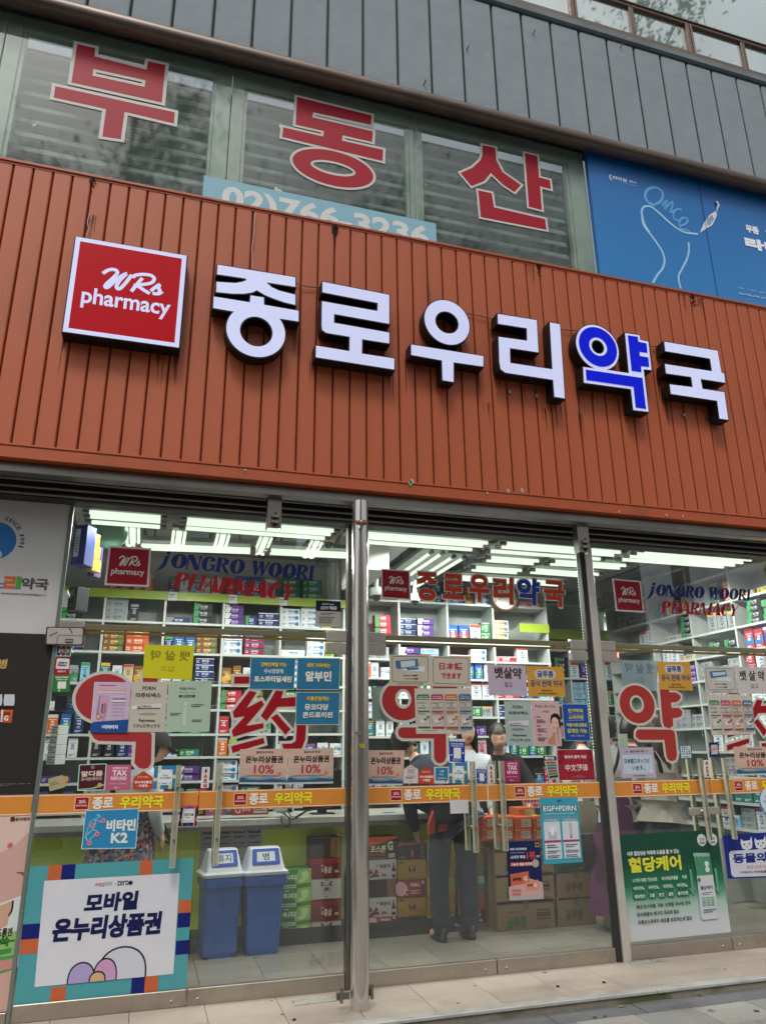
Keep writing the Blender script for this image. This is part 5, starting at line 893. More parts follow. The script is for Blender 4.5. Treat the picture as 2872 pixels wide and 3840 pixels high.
for cx_ in (.28,.45):        # plain cat and dog heads
    S.poly('d3d6dc',[(cx_-.065,.10),(cx_-.04,.16),(cx_+.04,.15),(cx_+.065,.06),(cx_+.07,.2),(cx_+.06,.33),(cx_,.37),(cx_-.06,.33),(cx_-.075,.2)]); S.e('20243a',cx_-.03,.24,.009); S.e('20243a',cx_+.03,.23,.009); S.e('20243a',cx_,.29,.007); S.poly('d3d6dc',[(cx_-.04,.36),(cx_-.02,.36),(cx_-.02,.42),(cx_-.04,.42)])
S.done('animal_medicine_sign','navy sign with white cat and dog heads on the rightmost door','sign')
S = sheet('P', (1510,150),(1700,150),(1720,360),(1530,362), '2f7aa4', rad=.25); S.e('c9d6dc',.5,.42,.46); S.t('2f6a98','LACTO',.3,.2,.95,.36,.04); S.t('2f6a98','프로바이오',.18,.42,.9,.52,.02); S.t('2f6a98','공식판매',.28,.58,.9,.68,.02); S.t('dfe8ec','(주)MEDI',.1,.84,.8,.94,.03); S.done('round_blue_sign','blue tab sign with a pale disc at the right edge','sign')
# strips of folded paper and tape on the step
for q, lab in (((('N',925,2000),('N',1350,1965),('N',1370,1998),('N',960,2045)),'crumpled white floor strip taped below the second door'), ((('P',358,1655),('P',700,1630),('P',735,1650),('P',395,1690)),'torn white sticker remains below the square steel post')):
    pts = [atz(r, x, y, .004) for r, x, y in q]; b = MB(); b.add(pts+[p-Vector((0,0,.003)) for p in pts], [(0,1,2,3),(7,6,5,4),(0,4,5,1),(1,5,6,2),(2,6,7,3),(3,7,4,0)], mat('scuffed_white_tape','a8a69e',.6,0,.2,20,dirt='4a4844',dirt_amt=.8,dscale=12)); tag(b.build('floor_strip'), lab, 'tape')
# ------------------------------------------------------------------ inside: walls, ceiling, lamps
WALL = mat('interior_wall_paint', 'c4c6c4', .7, 0, .03, 2); CEIL = mat('ceiling_paint', '9b9f9e', .75, 0, .05, 2)
b = MB(); b.box((-1.05,.06,0), (-.95,4.4,3.6), WALL); b.box((6.42,.06,0), (6.5,4.4,3.6), WALL); b.box((-1.05,4.3,0), (6.5,4.4,3.6), WALL); b.box((-1.05,2.72,0), (4.4,2.78,3.6), WALL); struct(b.build('interior_wall'))
cl = empty('ceiling'); struct(cl); part('ceiling_board', CEIL, cl, ((-1.05,.05,3.5), (6.5,4.4,3.6)))
b = MB()
for x in np.arange(-.8, 6.4, .62): b.box((x,.06,3.485), (x+.02,4.3,3.5), STEEL_D)
b.build('ceiling_strip', cl)
part('ceiling_beam', WALL, cl, ((1.95,.2,3.26), (2.2,2.7,3.498))); part('ceiling_beam', WALL, cl, ((2.86,1.0,3.36), (2.95,2.7,3.498)))
struct(MB().box((-3,.05,3.6), (-1.05,.12,-.05), mat('outer_wall','6c6a66',.9)).box((6.5,.05,-.05), (8.5,.12,3.3), mat('outer_wall','6c6a66')).build('outer_wall'))
TUBE = mat('lit_fluorescent_tube', '9aa098', .4, emis='ecfbe6', estr=.95); HOUSE = mat('lamp_housing', '8a8f8b', .4)
def glow(parent, p, w):          # the light that the tubes of one lamp throw down into the shop
    l = bpy.data.lights.new('lamp_light', 'SPOT'); l.energy = w; l.color = (.97,1.0,.92); l.spot_size = math.radians(172); l.spot_blend = .35; l.shadow_soft_size = 0.0
    q = bpy.data.objects.new('lamp_light', l); COL.objects.link(q); q.parent = parent; q.location = Vector(p)-parent.location
def lamp(p0, p1, n, label, sp=.11, z=3.2, capm=STEEL_D):
    a, c = Vector((*p0, z)), Vector((*p1, z)); d = (c-a).normalized(); s_ = Vector((-d.y, d.x, 0)); o = empty('fluorescent_lamp', (a+c)/2, label, 'lamp', 'fluorescent lamps under the shop ceiling')
    w = (n-1)*sp/2+.075; b = MB(); q = [a-s_*w, c-s_*w, c+s_*w, a+s_*w]; b.add([p+Vector((0,0,.03)) for p in q]+[p+Vector((0,0,.07)) for p in q], [(0,1,2,3),(7,6,5,4),(0,4,5,1),(1,5,6,2),(2,6,7,3),(3,7,4,0)], HOUSE)
    for p in (a+d*.15, c-d*.15): b.tube([p+Vector((0,0,.06)), p+Vector((0,0,.3))], .008, HOUSE, 6)
    b.build('lamp_housing', o)
    glow(o, (a+c)/2+Vector((0,0,-.02)), 13.5*n*(c-a).length)
    for k in range(n):
        f = s_*(k-(n-1)/2)*sp; b = MB(); b.tube([a+f+d*.05, c+f-d*.05], .0165, TUBE, 10); t = b.build('tube', o)
        b = MB()
        for p, q_ in ((a, a+d*.05), (c-d*.05, c)): b.tube([p+f, q_+f], .021, capm, 8)
        b.build('lamp_cap', o)
LL = [((-.60,.53),(.02,.53),2,'nearest short lamp at the top left behind the left transom'),((.12,.53),(1.40,.53),2,'long lamp right beside it behind the left transom'),((-.60,.74),(.02,.74),1,'single tube behind the nearest left lamp'),((.12,.72),(1.38,.72),1,'single tube behind the long left lamp'),
 ((-.22,1.42),(.82,1.30),2,'far lamp behind the left transom, left half'),((.90,1.29),(1.85,1.22),2,'far lamp behind the left transom, right half'),
 ((1.55,.54),(2.80,.54),2,'nearest lamp behind the middle transom, left half'),((2.87,.52),(4.14,.52),2,'nearest lamp behind the middle transom, right half'),((1.55,.74),(2.76,.74),1,'single tube behind the nearest middle lamp'),((2.84,.74),(4.1,.74),1,'second-row tube behind the middle transom'),
 ((2.95,1.02),(3.56,1.02),2,'third-row lamp behind the middle transom'),((3.62,.99),(4.5,.96),2,'third-row lamp reaching behind the square post'),((2.97,1.42),(3.58,1.42),2,'fourth-row lamp behind the middle transom'),((3.6,1.36),(4.45,1.38),2,'fourth-row lamp near the square post'),((3.0,1.85),(4.3,1.85),2,'deepest cross lamp behind the middle transom'),
 ((4.21,.46),(5.56,.50),3,'nearest lamp behind the right transom'),((4.21,.70),(5.50,.70),1,'second-row tube behind the right transom'),
 ((2.44,.9),(2.44,2.1),2,'lamp running into the shop beside the ceiling beam'),((2.70,1.0),(2.70,2.4),2,'second lamp running into the shop beside the ceiling beam'),
 ((5.95,1.2),(5.95,2.4),2,'long lamp along the right wall, nearer one'),((5.95,2.45),(5.95,3.6),2,'long lamp along the right wall, farther one')]
for p0, p1, n, lab in LL: lamp(p0, p1, n, lab)
for x in (-.25,.13,.50,.87,1.33):       # compact hairpin lamps hung crosswise
    o = empty('hairpin_lamp', (x,1.2,3.25), 'compact twin hairpin lamp, %s from the left behind the left transom' % {-.25:'first',.13:'second',.50:'third',.87:'fourth',1.33:'fifth'}[x], 'lamp', 'hairpin lamps behind the left transom')
    for dx in (-.03,.03): MB().tube([(x+dx-.018,1.02,3.25),(x+dx-.018,1.42,3.21),(x+dx,1.44,3.208),(x+dx+.018,1.42,3.21),(x+dx+.018,1.02,3.25)], .013, TUBE, 8).build('tube', o)
    part('lamp_housing', HOUSE, o, ((x-.06,.98,3.275), (x+.06,1.46,3.31))); glow(o, (x,1.2,3.2), 6)
# ------------------------------------------------------------------ shelving
SHW = mat('white_shelf_board', 'b2b6b4', .45, 0, .03, 4); LIME = mat('lime_green_panel', '8da31f', .4, 0, .04, 3); OLV = mat('lime_counter_front', 'd2e63c', .4, 0, .05, 2)
BACKP = mat('shelf_back_panel', '939a98', .7)
def shelving(label, x0, x1, Yf, dep, boards, divs, header=None, zb=0.0, ztop=3.3):
    u = empty('shelf_unit', ((x0+x1)/2, Yf+dep/2, 0), label, 'shelf')
    part('back_panel', BACKP, u, ((x0,Yf+dep,zb), (x1,Yf+dep+.015,ztop)))
    for z in boards: part('shelf_board', SHW, u, ((x0,Yf-.002,z-.022), (x1,Yf+dep-.002,z)))
    for x in divs: part('divider', SHW, u, ((x-.011,Yf,zb), (x+.011,Yf+dep-.004,(ztop if header is None else header[0]))))
    if header: part('header_panel', LIME, u, ((x0,Yf-.02,header[0]), (x1,Yf-.004,header[1])))
    return u
LB = [3.01,2.70,2.40,2.10,1.86,1.63,1.42,1.20,.95]; LD = [-.90,-.49,.08,.66,1.25,1.93]
shelving('white shelf wall with a lime header behind the left window', -.93, 1.95, 2.4, .3, LB, LD, (2.92,3.005))
MBD = [3.04,2.60,2.40,2.20,2.00,1.80,1.60,1.39,1.05]; MDV = [1.97,2.55,3.12,3.68,4.36]
shelving('white shelf wall behind the middle window below the wall clock', 1.96, 4.38, 2.4, .3, MBD, MDV)
part('lime_strip', LIME, COL.objects['shelf_unit.001'], ((4.0,2.385,2.74), (4.38,2.397,2.84)))
RBD = [2.94,2.67,2.32,1.99,1.80,1.60,1.40,1.15,.9]
shelving('white shelf section right of the square post, deeper in the shop', 4.6, 6.0, 3.2, .3, RBD, [4.61,5.1,5.6,5.99], (2.80,2.93))
def side_shelf(label, X, y0, y1, boards, divs):
    u = empty('side_shelf', (X+.15,(y0+y1)/2,0), label, 'shelf'); part('back_panel', BACKP, u, ((X+.3,y0,0), (X+.315,y1,3.45)))
    for z in boards: part('shelf_board', SHW, u, ((X,y0,z-.022), (X+.298,y1,z)))
    for y in divs: part('divider', SHW, u, ((X+.003,y-.011,0), (X+.297,y+.011,3.45)))
side_shelf('side shelf running along the right wall of the shop', 5.62, .25, 3.1, [3.2,2.90,2.62,2.38,2.14,1.90,1.66,1.42,1.18,.94,.70], [.26,.85,1.5,2.2,3.08])
part('upper_back_board', WALL, COL.objects['shelf_unit'], ((-.93,2.66,3.02), (1.95,2.695,3.42))); part('upper_back_board', WALL, COL.objects['shelf_unit.001'], ((1.96,2.66,3.05), (4.38,2.695,3.42)))
# ------------------------------------------------------------------ boxes of medicine
COLS = dict(w=('c9ccce','3c6aa0','white'),g=('8f9498','40464c','grey'),k=('1e2024','b8bcc0','black'),n=('1c2a5c','b9c4e0','navy'),b=('23549c','d0dcec','blue'),l=('7fb4cc','2a5c84','light blue'),p=('4c2f74','c8b4dc','purple'),
 m=('86203c','e0c0c8','crimson'),r=('a8283a','e8dcdc','red'),o=('c0582a','f0dcc0','orange'),y=('c0a42c','3a2c14','yellow'),d=('7c5428','e0c890','brown'),G=('2c7040','cfe4cc','green'),t=('2c6a6c','c8dcdc','teal'),c=('bfae90','5c4830','cream'),L=('8fae2c','243c18','lime'),q=('c48c94','6c2c3c','pink'))
WORDS = ['비맥스','마그킹','소체환','마그랩','로민','경방','루미큐','인사','약국','우리']
SHP = dict(f=(.20,.066,.10,'flat',4),s=(.26,.06,.11,'flat',1),u=(.085,.175,.07,'upright',1),t=(.12,.195,.08,'tall',1),m=(.115,.11,.08,'small',2),x=(.06,.035,.05,'tiny',5))
_bx = {}; NB = [0]
def box_mesh(c, s):
    if (c, s) in _bx: return _bx[(c, s)]
    w, h, d, _, _ = SHP[s]; body, acc, _ = COLS[c]; b = MB(); b.box((-w/2,0,0), (w/2,d,h), ink(body), .0015)
    rnd = random.Random(ord(c)*31+ord(s)); S = Sheet([Vector((-w/2+.002,0,h-.002)), Vector((w/2-.002,0,h-.002)), Vector((w/2-.002,0,.002)), Vector((-w/2+.002,0,.002))], base=.0004); S.mb = b
    wd = rnd.choice(WORDS); v = rnd.randrange(3); ac2 = rnd.choice(['c89a3c','b03a3c','2c6aa4','3c8a54','8a8e96','c8c8c8'])
    if s in 'ut':
        S.r(ac2, 0,.0,1,.16) if v else S.poly(ac2, [(0,.55),(1,.35),(1,.72),(0,.86)]); S.r(acc, .12,.24,.88,.27)
        for k, chh in enumerate(wd[:3]): S.t(acc, chh, .3,.32+k*.15,.7,.44+k*.15, .04)
        S.fine(acc, .15,.82,.85,.94, 2, v)
    else:
        S.poly(ac2, [(0,0),(.25+.1*v,0),(.12+.1*v,1),(0,1)]) if v == 1 else S.r(ac2, 0,.0,1,.14) if v == 2 else S.e(ac2, .82,.5,.11)
        S.t(acc, wd, .34,.24,.72,.66, .04); S.fine(acc, .36,.74,.7,.88, 1, v); S.fine(acc, .05,.3,.2,.8, 2, v+2) if v != 1 else None
    o = b.build('medicine_box'); _bx[(c, s)] = o.data; bpy.data.objects.remove(o); return _bx[(c, s)]
ORD = ['zeroth','first','second','third','fourth','fifth','sixth','seventh','eighth','ninth','tenth','eleventh','twelfth','thirteenth','fourteenth','fifteenth','sixteenth','seventeenth','eighteenth','nineteenth','twentieth','21st','22nd','23rd','24th','25th','26th','27th','28th']
LEV = ['bottom','second','third','fourth','fifth','sixth']
KN = dict(f='medicine_box', s='flat_carton', u='upright_box', t='tall_box', m='small_box', x='tiny_box')
def place_box(c, s, p, label, rot=0, sc=(1,1,1), grp='boxes of medicine on the shelves'):
    o = bpy.data.objects.new({'f': 'pill_carton'}.get(s, KN[s]) if c in 'wglcqt' else KN[s], box_mesh(c, s)); COL.objects.link(o); o.location = p; o.rotation_euler = (0,0,rot); o.scale = sc; NB[0] += 1
    tag(o, label, 'box', grp); return o
rb = random.Random(21)
def fill(row, xs, zb, zt, Yf, where, side=None):
    """row: one string of codes per compartment; side = wall position when the shelf faces sideways"""
    pile = 0
    for (x0, x1), codes in zip(xs, row):
        x = x0+.015; cc = codes.split(); cc = cc+[rb.choice(cc) if rb.random() < .7 else rb.choice(('wf','wm','lm','gf','nf','wu','cs','Gm','rm')) for _ in range(4)] if cc else cc
        for cd_ in cc:
            c, s = cd_[0], cd_[1]; w, h, d, nm, n = SHP[s]; sx = rb.uniform(.9,1.12); sz = rb.uniform(.92,1.1); w2 = w*sx; H_ = zt-zb-.03
            if s in 'ut': sz = min(sz, H_/h)
            if x+w2 > x1-.01: break
            n2 = max(1, min(n if s != 'x' else 6, int(H_/(h*sz)))); pile += 1; n2 = n2 if rb.random() < .88 else max(1, n2-1)
            for k in range(n2):
                lev = '' if n2 == 1 else 'the bottom box of' if k == 0 else 'the top box of' if k == n2-1 else LEV[k]+' box up in'
                lab = f"{COLS[c][2]} {nm} box, {lev+' ' if lev else ''}{ORD[min(pile,28)]} pile, {where}"
                if side is None: place_box(c, s, (x+w2/2+rb.uniform(-.003,.003), Yf+.02+rb.uniform(0,.02), zb+.001+k*h*sz), lab, rb.uniform(-.06,.06), (sx,1,sz*.985))
                else: place_box(c, s, (side+.03+rb.uniform(0,.02), x+w2/2, zb+.001+k*h*sz), lab, -PI/2+rb.uniform(-.06,.06), (sx,1,sz*.985))
            x += w2+rb.uniform(.008,.03)
def segs(dv): return [(dv[i], dv[i+1]) for i in range(len(dv)-1)]
LR = {2.70:['kf mf','gf ku ws','ns kf','pf nm nf','wf wf Lm'],2.40:['nf nf','df of lf','nu bu bu df','wf mf pf','ws wf Lu'],2.10:['tu gu lu','tu wu cu du','wu wu Gu','du du wu','wf Gf'],
 1.86:['ks bu','bu nu ou','kf kf','rf df','Gf'],1.63:['ou bu nu','rs ds','nf Gs','ru gu',''],1.42:['wu wu','ku ku nu pu','wf Gf','ou Lu bf','wm wm bm wm wm'],1.20:['ps tf','mf kf','cf pf','wf lf','wm wx wx mm mm'],.95:['bu nu','gf df','wu ru lu','wf tf','wx wx wm']}
for i, z in enumerate(LB[1:]): fill(LR[z], segs(LD), z, LB[i], 2.4, ORD[i+2]+' shelf, left unit')
fill(['','ou','nu wu lu wu wu wu','ru bt bt qt bu','Gf Gf Gf'], segs(LD), 3.01, 3.32, 2.4, 'left unit top ledge')
MR = {2.60:['ks rf gf','nf pf lf','bt bt wt','cf ms'],2.40:['rf gf nf','pf lf wf','rs wf','rs wt ds'],2.20:['mt ou wu','lu wu Gm','wu bu','cs ms lm'],2.00:['kt wm nm','wu wu Gu','wt gu','rs nf lm'],1.80:['rt wf','gf gf','gm gm Gm','nf tu lm'],1.60:['bu wu tu','lu bf','mm mm pm','Gm wm tf'],1.39:['kf nf','tf wu bu','qt wm','wt bu Gm'],1.05:['wm wm rm','bt wf','wx wx wm','kt tu']}
for i, z in enumerate(MBD[1:]): fill(MR[z], segs(MDV), z, MBD[i] if i else 2.95, 2.4, ORD[i+2]+' shelf, middle unit')
fill(['tf tf','wt wt nm','bf dt','',], segs(MDV), 3.04, 3.35, 2.4, 'middle unit top ledge'); fill(['wm wt qs bu bt ct dt'], [(3.72,4.38)], 3.04, 3.4, 2.4, 'middle unit ledge right end')
RR_ = {2.67:['cf ds','kt kf','gu'],2.32:['ks kf','wt pu','wt'],1.99:['nt nt bu','lf lf','Gu Gu'],1.80:['wt wt lf','kf yu','Gs'],1.60:['mu qf bs','Gf ys','tf'],1.40:['Gs qs','kt gu','wt'],1.15:['pf wt','bf','gs'],.9:['qt wt','wf','ks']}
for i, z in enumerate(RBD[1:]): fill(RR_[z], segs([4.61,5.1,5.6,5.99]), z, RBD[i] if i else 2.8, 3.2, ORD[i+2]+' shelf beyond square post')
SR = {2.90:['ys ds','ot kf','ct kt','gf'],2.62:['rf kf','gt','kf gs','wt'],2.38:['rt pt','kf','cs wt',''],2.14:['ms wt','gf','pf',''],1.90:['Gm Gm wt','gf gm','',''],1.66:['wt lt','bs','gf',''],1.42:['tf Gf','wt','',''],1.18:['bt nt','kf','',''],.94:['gt nt','tt','',''],.70:['wt wt','wt','','']}
SB = [3.2,2.90,2.62,2.38,2.14,1.90,1.66,1.42,1.18,.94,.70]
for i, z in enumerate(SB[1:]): fill(SR[z], segs([.26,.85,1.5,2.2,3.08]), z, SB[i], 0, ORD[i+2]+' right wall shelf', side=5.62)
# left end: small wall shelf with standing boxes close to the glass
ws = empty('wall_shelf', (-.75,.6,2.6), 'small white bracket shelf at the left end near the glass', 'shelf')
part('shelf_board', SHW, ws, ((-.94,.35,2.55), (-.62,.95,2.57)), ((-.94,.35,2.20), (-.60,1.0,2.22))); part('divider', SHW, ws, ((-.945,.36,1.2), (-.93,.95,3.15)))
def pbox(name, label, cat, r, x0, y0, x1, y1, Y, dep, body, prt=None, group=None, rot=0):
    """an upright carton whose front face is measured in region r; prt draws its printed front"""
    a = at(r, (x0), (y0), Y); c = at(r, x1, y1, Y); x0_, x1_, z1_, z0_ = a.x, c.x, a.z, c.z
    w, h = x1_-x0_, z1_-z0_; b = MB(); b.box((-w/2,0,0), (w/2,dep,h), ink(body) if isinstance(body, str) else body, .002)
    S = Sheet([Vector((-w/2,0,h)), Vector((w/2,0,h)), Vector((w/2,0,0)), Vector((-w/2,0,0))], base=.0005); S.mb = b
    if prt: prt(S)
    o = b.build(name); o.location = ((x0_+x1_)/2, Y, z0_); o.rotation_euler.z = rot; return tag(o, label, cat, group)
pbox('blue_carton', 'deep blue carton standing nearest the glass at the top left', 'box', 'R', 80,320,190,740, .5, .12, '24367c', lambda S: (S.r('b4bcc8',.12,.1,.5,.8), S.fine('3a4a6c',.2,.3,.4,.7,6)), rot=-.5)
for k in range(3): pbox('yellow_carton', 'yellow packet, %s of three beside the deep blue carton' % ('top','middle','bottom')[k], 'box', 'R', 195+k*6,400+k*135,262+k*4,530+k*135, .62, .1, 'b09a34', lambda S: S.fine('6c5820',.1,.2,.9,.8,3), rot=-.6)
pbox('purple_carton', 'violet packet behind the yellow packets at the top left', 'box', 'R', 240,540,292,860, .74, .08, '4a3c74', rot=-.6)
pbox('black_carton', 'black carton under the bracket shelf at the left end', 'box', 'R', 15,960,110,1210, .55, .12, '1d2026', lambda S: (S.st('8a909c',[(.3,.5),(.55,.35),(.8,.5),(.75,.75),(.5,.85),(.32,.7)],.03), S.fine('9aa4b4',.15,.15,.6,.35,3)), rot=-.7)
# side rack of white packets at the left end lower down
for k in range(4):
    pbox('white_carton', 'white packet, %s in the leaning column at the left end' % ('topmost','second','third','lowest')[k], 'box', 'I', 235-k*16,940+k*95,305-k*10,1030+k*95, .5, .12, 'b9bcbc', lambda S: S.fine('6a7078',.1,.1,.9,.9,3), rot=-.5)
pbox('black_carton', 'black carton with blue packets beside it, below the green payment sticker', 'box', 'I', 275,665,378,800, .6, .12, '17181c', rot=-.25)
for k in range(3): pbox('blue_packet', '%s small blue packet beside the black carton' % ('left','middle','right')[k], 'box', 'I', 380+k*35,700+k*8,412+k*35,815+k*6, .62, .1, '2c6cae', lambda S: S.fine('c8d8e8',.2,.2,.8,.6,2))
# clock, cameras, hanging cabinet, mirror, bead string
ck = empty('wall_clock', at('G',1045,850,2.36), 'round wall clock with a wooden rim behind the letter 리', 'clock'); c = at('G',1045,850,2.36); R_ = .175
b = MB(); b.lathe([(R_*.86,-.03),(R_*.9,-.045),(R_*.98,-.045),(R_,-.02),(R_,.02)], (c.x,2.36,c.z), mat('clock_rim_wood','5a4436',.4,0,.1,12), 40, 'y'); b.build('clock_rim', ck)
S = Sheet([Vector((c.x-R_,2.35,c.z+R_)), Vector((c.x+R_,2.35,c.z+R_)), Vector((c.x+R_,2.35,c.z-R_)), Vector((c.x-R_,2.35,c.z-R_))]); S.e('d0d0c6',.5,.5,.45,n=40)
for k in range(12):
    a_ = k*PI/6; x, y = .5+.35*math.sin(a_), .5-.35*math.cos(a_); S.t('26282c', str(k or 12), x-.028*(1+(k in (0,10,11))), y-.045, x+.028*(1+(k in (0,10,11))), y+.045, .01)
S.st('1a1a1c',[(.5,.5),(.43,.28)],.022,False); S.st('1a1a1c',[(.5,.5),(.30,.62)],.016,False); S.st('1a1a1c',[(.53,.56),(.38,.2)],.007,False); S.e('1a1a1c',.5,.5,.02); o = S.done('clock_face'); o.parent = ck; o.location = -ck.location
def cctv(r, x, y, Y, lab, s_=1.0):
    c = at(r, x, y, Y); o = empty('security_camera', c, lab, 'camera'); b = MB(); b.lathe([(0,.07),(.062*s_,.07),(.066*s_,.0),(.055*s_,-.008),(0,-.008)], c, mat('camera_white','c9cbc8',.4), 20); b.build('camera_body', o)
    b = MB(); b.lathe([(.05*s_,-.008),(.045*s_,-.035),(.028*s_,-.056),(0,-.063)], c, mat('dark_dome','1c1e20',.08,0,.05,5,coat=1), 18); b.build('camera_dome', o); b = MB(); b.tube([(c.x,c.y,c.z+.07), (c.x,c.y,3.5)], .02, WALL, 8); b.build('camera_stem', o)
cctv('G',120,840,1.6,'white dome camera hanging left of the middle logo sticker'); cctv('H',1120,600,1.6,'white dome camera above the word WOORI on the right'); cctv('G',995,530,1.1,'dark dome camera among the middle lamps',.9); cctv('F',915,640,.95,'dark dome camera under the long left lamp',.9); cctv('G',400,880,1.9,'dark dome camera beside the first red letter 종',.8)
hc = empty('ceiling_cabinet', (1.95,.9,3.1), 'white boxed sign hanging from the ceiling behind the middle transom', 'cabinet'); part('body', WALL, hc, ((1.74,.85,2.98), (1.95,1.75,3.30)), bev=.004)
for k in range(3): part('door_panel', SHW, hc, ((1.732,.88+k*.29,3.0), (1.7395,1.15+k*.29,3.28)))
b = MB(); c = at('R',455,400,1.05); b.lathe([(0,-.03),(.10,-.02),(.135,.01),(.14,.03),(0,.035)], c, mat('mint_plastic','7fae98',.35), 24, 'y'); tag(b.build('round_mirror'), 'mint green rounded fan housing under the lamps at the upper left', 'fan')
b = MB(); c0 = at('G',1572,505,.15); c1 = at('G',1625,1165,.15)
for k in range(70):
    for dx in (0,.032): b.box((c0.x+dx-.004,.15,c0.z-k*.024-.004), (c0.x+dx+.004,.158,c0.z-k*.024+.004), mat('white_bead','dfe4d8',.4,emis='f0ffe8',estr=.8))
o = tag(b.build('bead_string'), 'two hanging strings of tiny white light beads beside the square post', 'light string'); o['kind'] = 'stuff'
# ------------------------------------------------------------------ counter with stock stacked against it
ct = empty('counter', (1,1.5,0), 'long shop counter with a pale stone top and lime green front', 'counter')
STONE = mat('pale_stone_top','a8a6a0',.3,0,.1,25); part('counter_top', STONE, ct, ((-.9,1.24,.885), (2.62,1.95,.935)), bev=.004); part('edge_strip', STEEL_D, ct, ((-.9,1.26,.85), (2.62,1.275,.884)))
part('front_panel', OLV, ct, ((-.9,1.45,.12), (2.62,1.47,.884))); part('plinth', mat('dark_plinth','2e2f30',.5), ct, ((-.9,1.24,0), (2.62,1.47,.115))); part('side_panel', OLV, ct, ((2.60,1.47,.12), (2.62,1.94,.884)))
ct2 = empty('counter', (5.0,1.9,0), 'second counter deeper in the shop on the right', 'counter'); part('counter_top', STONE, ct2, ((4.3,2.2,.90), (5.5,2.7,.94))); part('front_panel', OLV, ct2, ((4.32,2.22,0), (5.48,2.24,.90)))
YS = 1.25
def green(S): S.poly('8cc05a',[(.55,.05),(1,.0),(1,.72),(.5,.8),(.45,.6)]); S.poly('c8dca0',[(.66,.2),(.8,.12),(.92,.2),(.9,.5),(.75,.7),(.6,.72),(.56,.6),(.7,.5)]); S.r('c0c8bc',.02,.8,.5,.97); S.fine('4a6a3c',.05,.84,.45,.93,1); S.t('e2eadc','베나치오',.07,.28,.52,.55,.06,res=3); S.t('d8e4d0','소화엔',.08,.12,.25,.22,.03); S.fine('204a20',.1,.64,.45,.73,1)
for k, (y0, y1) in enumerate(((852,1008),(1012,1172),(1176,1336),(1342,1442))): pbox('green_drink_carton','green digestive drink carton, %s in the left stack' % ('topmost','second from top','third from top','lowest')[k],'box','N',842-k*4,y0,1096-k*2,y1,YS,.19,'3d8a2c',green)
def hong(S): S.r('6c1a22',.04,.3,.96,.94); S.t('d9c8b8','홍삼',.42,.42,.68,.74,.03,res=3); S.t('d9c8b8','眞',.34,.5,.4,.68,.02); S.t('c8a890','광동',.31,.33,.42,.43,.03); S.poly('4c0e14',[(.82,.22),(.87,.22),(.88,.42),(.92,.52),(.92,.88),(.77,.88),(.77,.52),(.81,.42)]); S.r('c0a070',.78,.6,.91,.72)
def ssang(S): S.ro('8a8478',.03,.06,.97,.94,.03,.006); S.t('3a2c20','쌍화',.42,.42,.6,.6,.04,res=3); S.t('4a3a2c','백도라지',.42,.3,.6,.38,.02); [S.e('4c3a6c',x,y,.03) for x, y in ((.34,.2),(.38,.26),(.35,.33),(.66,.2),(.62,.27),(.66,.34))]; S.st('8a7444',[(.36,.38),(.37,.6),(.44,.74)],.012); S.st('8a7444',[(.66,.38),(.65,.6),(.58,.74)],.012); S.e('b0483c',.51,.1,.03); S.e('9a8444',.51,.84,.03)
def darkgold(S): S.r('7a5a34',.66,.04,.96,.96); S.t('4a3420','경옥고',.78,.1,.86,.5,.03); S.poly('1a1a1e',[(.2,.95),(.2,.55),(.27,.45),(.34,.55),(.34,.95)])
for y0, y1, pr, bd, lab in ((572,744,darkgold,'2c2624','black and gold tonic carton on top of the red ginseng stack'),(746,926,hong,'8c2028','red ginseng drink carton, upper of two in the stack'),(930,1112,ssang,'b8b4ae','cream herbal drink carton, upper of two in the stack'),(1116,1302,hong,'86202a','red ginseng drink carton, lower of two in the stack'),(1306,1428,ssang,'b4b0aa','cream herbal drink carton, lower of two in the stack')):
    pbox('drink_carton',lab,'box','N',1100,y0,1364,y1,YS,.19,bd,pr)
def pos(S): S.poly('c0582c',[(0,0),(1,.0),(1,.08),(0,.42)]); S.t('cfc8a0','포스톤',.1,.38,.62,.66,.06,.12,res=3); S.t('b84a34','POSTONE',.1,.7,.6,.83,.04,.1); S.t('cfcab0','G',.68,.2,.86,.6,.06); S.fine('8a867c',.1,.88,.6,.95,1); S.r('b0a890',.7,.72,.92,.9)
def berry(S):
    S.r('b9b6b8',.02,.03,.98,.97,.03); S.t('1e1c20','복분자',.42,.24,.78,.46,.03,res=3); S.t('2c282c','광동',.3,.26,.4,.36,.02)
    rn = random.Random(5)
    for _ in range(16): S.e(rn.choice(('8c1c2c','6a1424','2c1420','a83040')), rn.uniform(.06,.36), rn.uniform(.52,.84), .035)
    S.e('8c1c2c',.52,.76,.04); S.e('8c1c2c',.6,.78,.035); S.poly('4a1018',[(.86,.18),(.89,.18),(.9,.36),(.94,.5),(.94,.9),(.82,.9),(.82,.5),(.855,.36)]); S.r('c8b8a0',.83,.62,.93,.76)
def gan(S): S.e('d9a8b0',.1,.5,.22); S.t('eadfe0','가네스',.42,.22,.78,.44,.05,.1,res=3); S.poly('e0c8cc',[(.26,.4),(.3,.36),(.34,.4),(.32,.5),(.4,.6),(.36,.62),(.29,.56),(.24,.72),(.36,.82),(.33,.86),(.22,.78),(.14,.9),(.12,.86),(.2,.7),(.22,.55),(.16,.58),(.15,.54),(.24,.46)]); S.fine('e0c0c4',.45,.58,.76,.8,3); S.poly('5c141c',[(.86,.3),(.93,.3),(.94,.5),(.95,.9),(.84,.9),(.85,.5)]); S.r('d0c8c8',.86,.14,.93,.3)
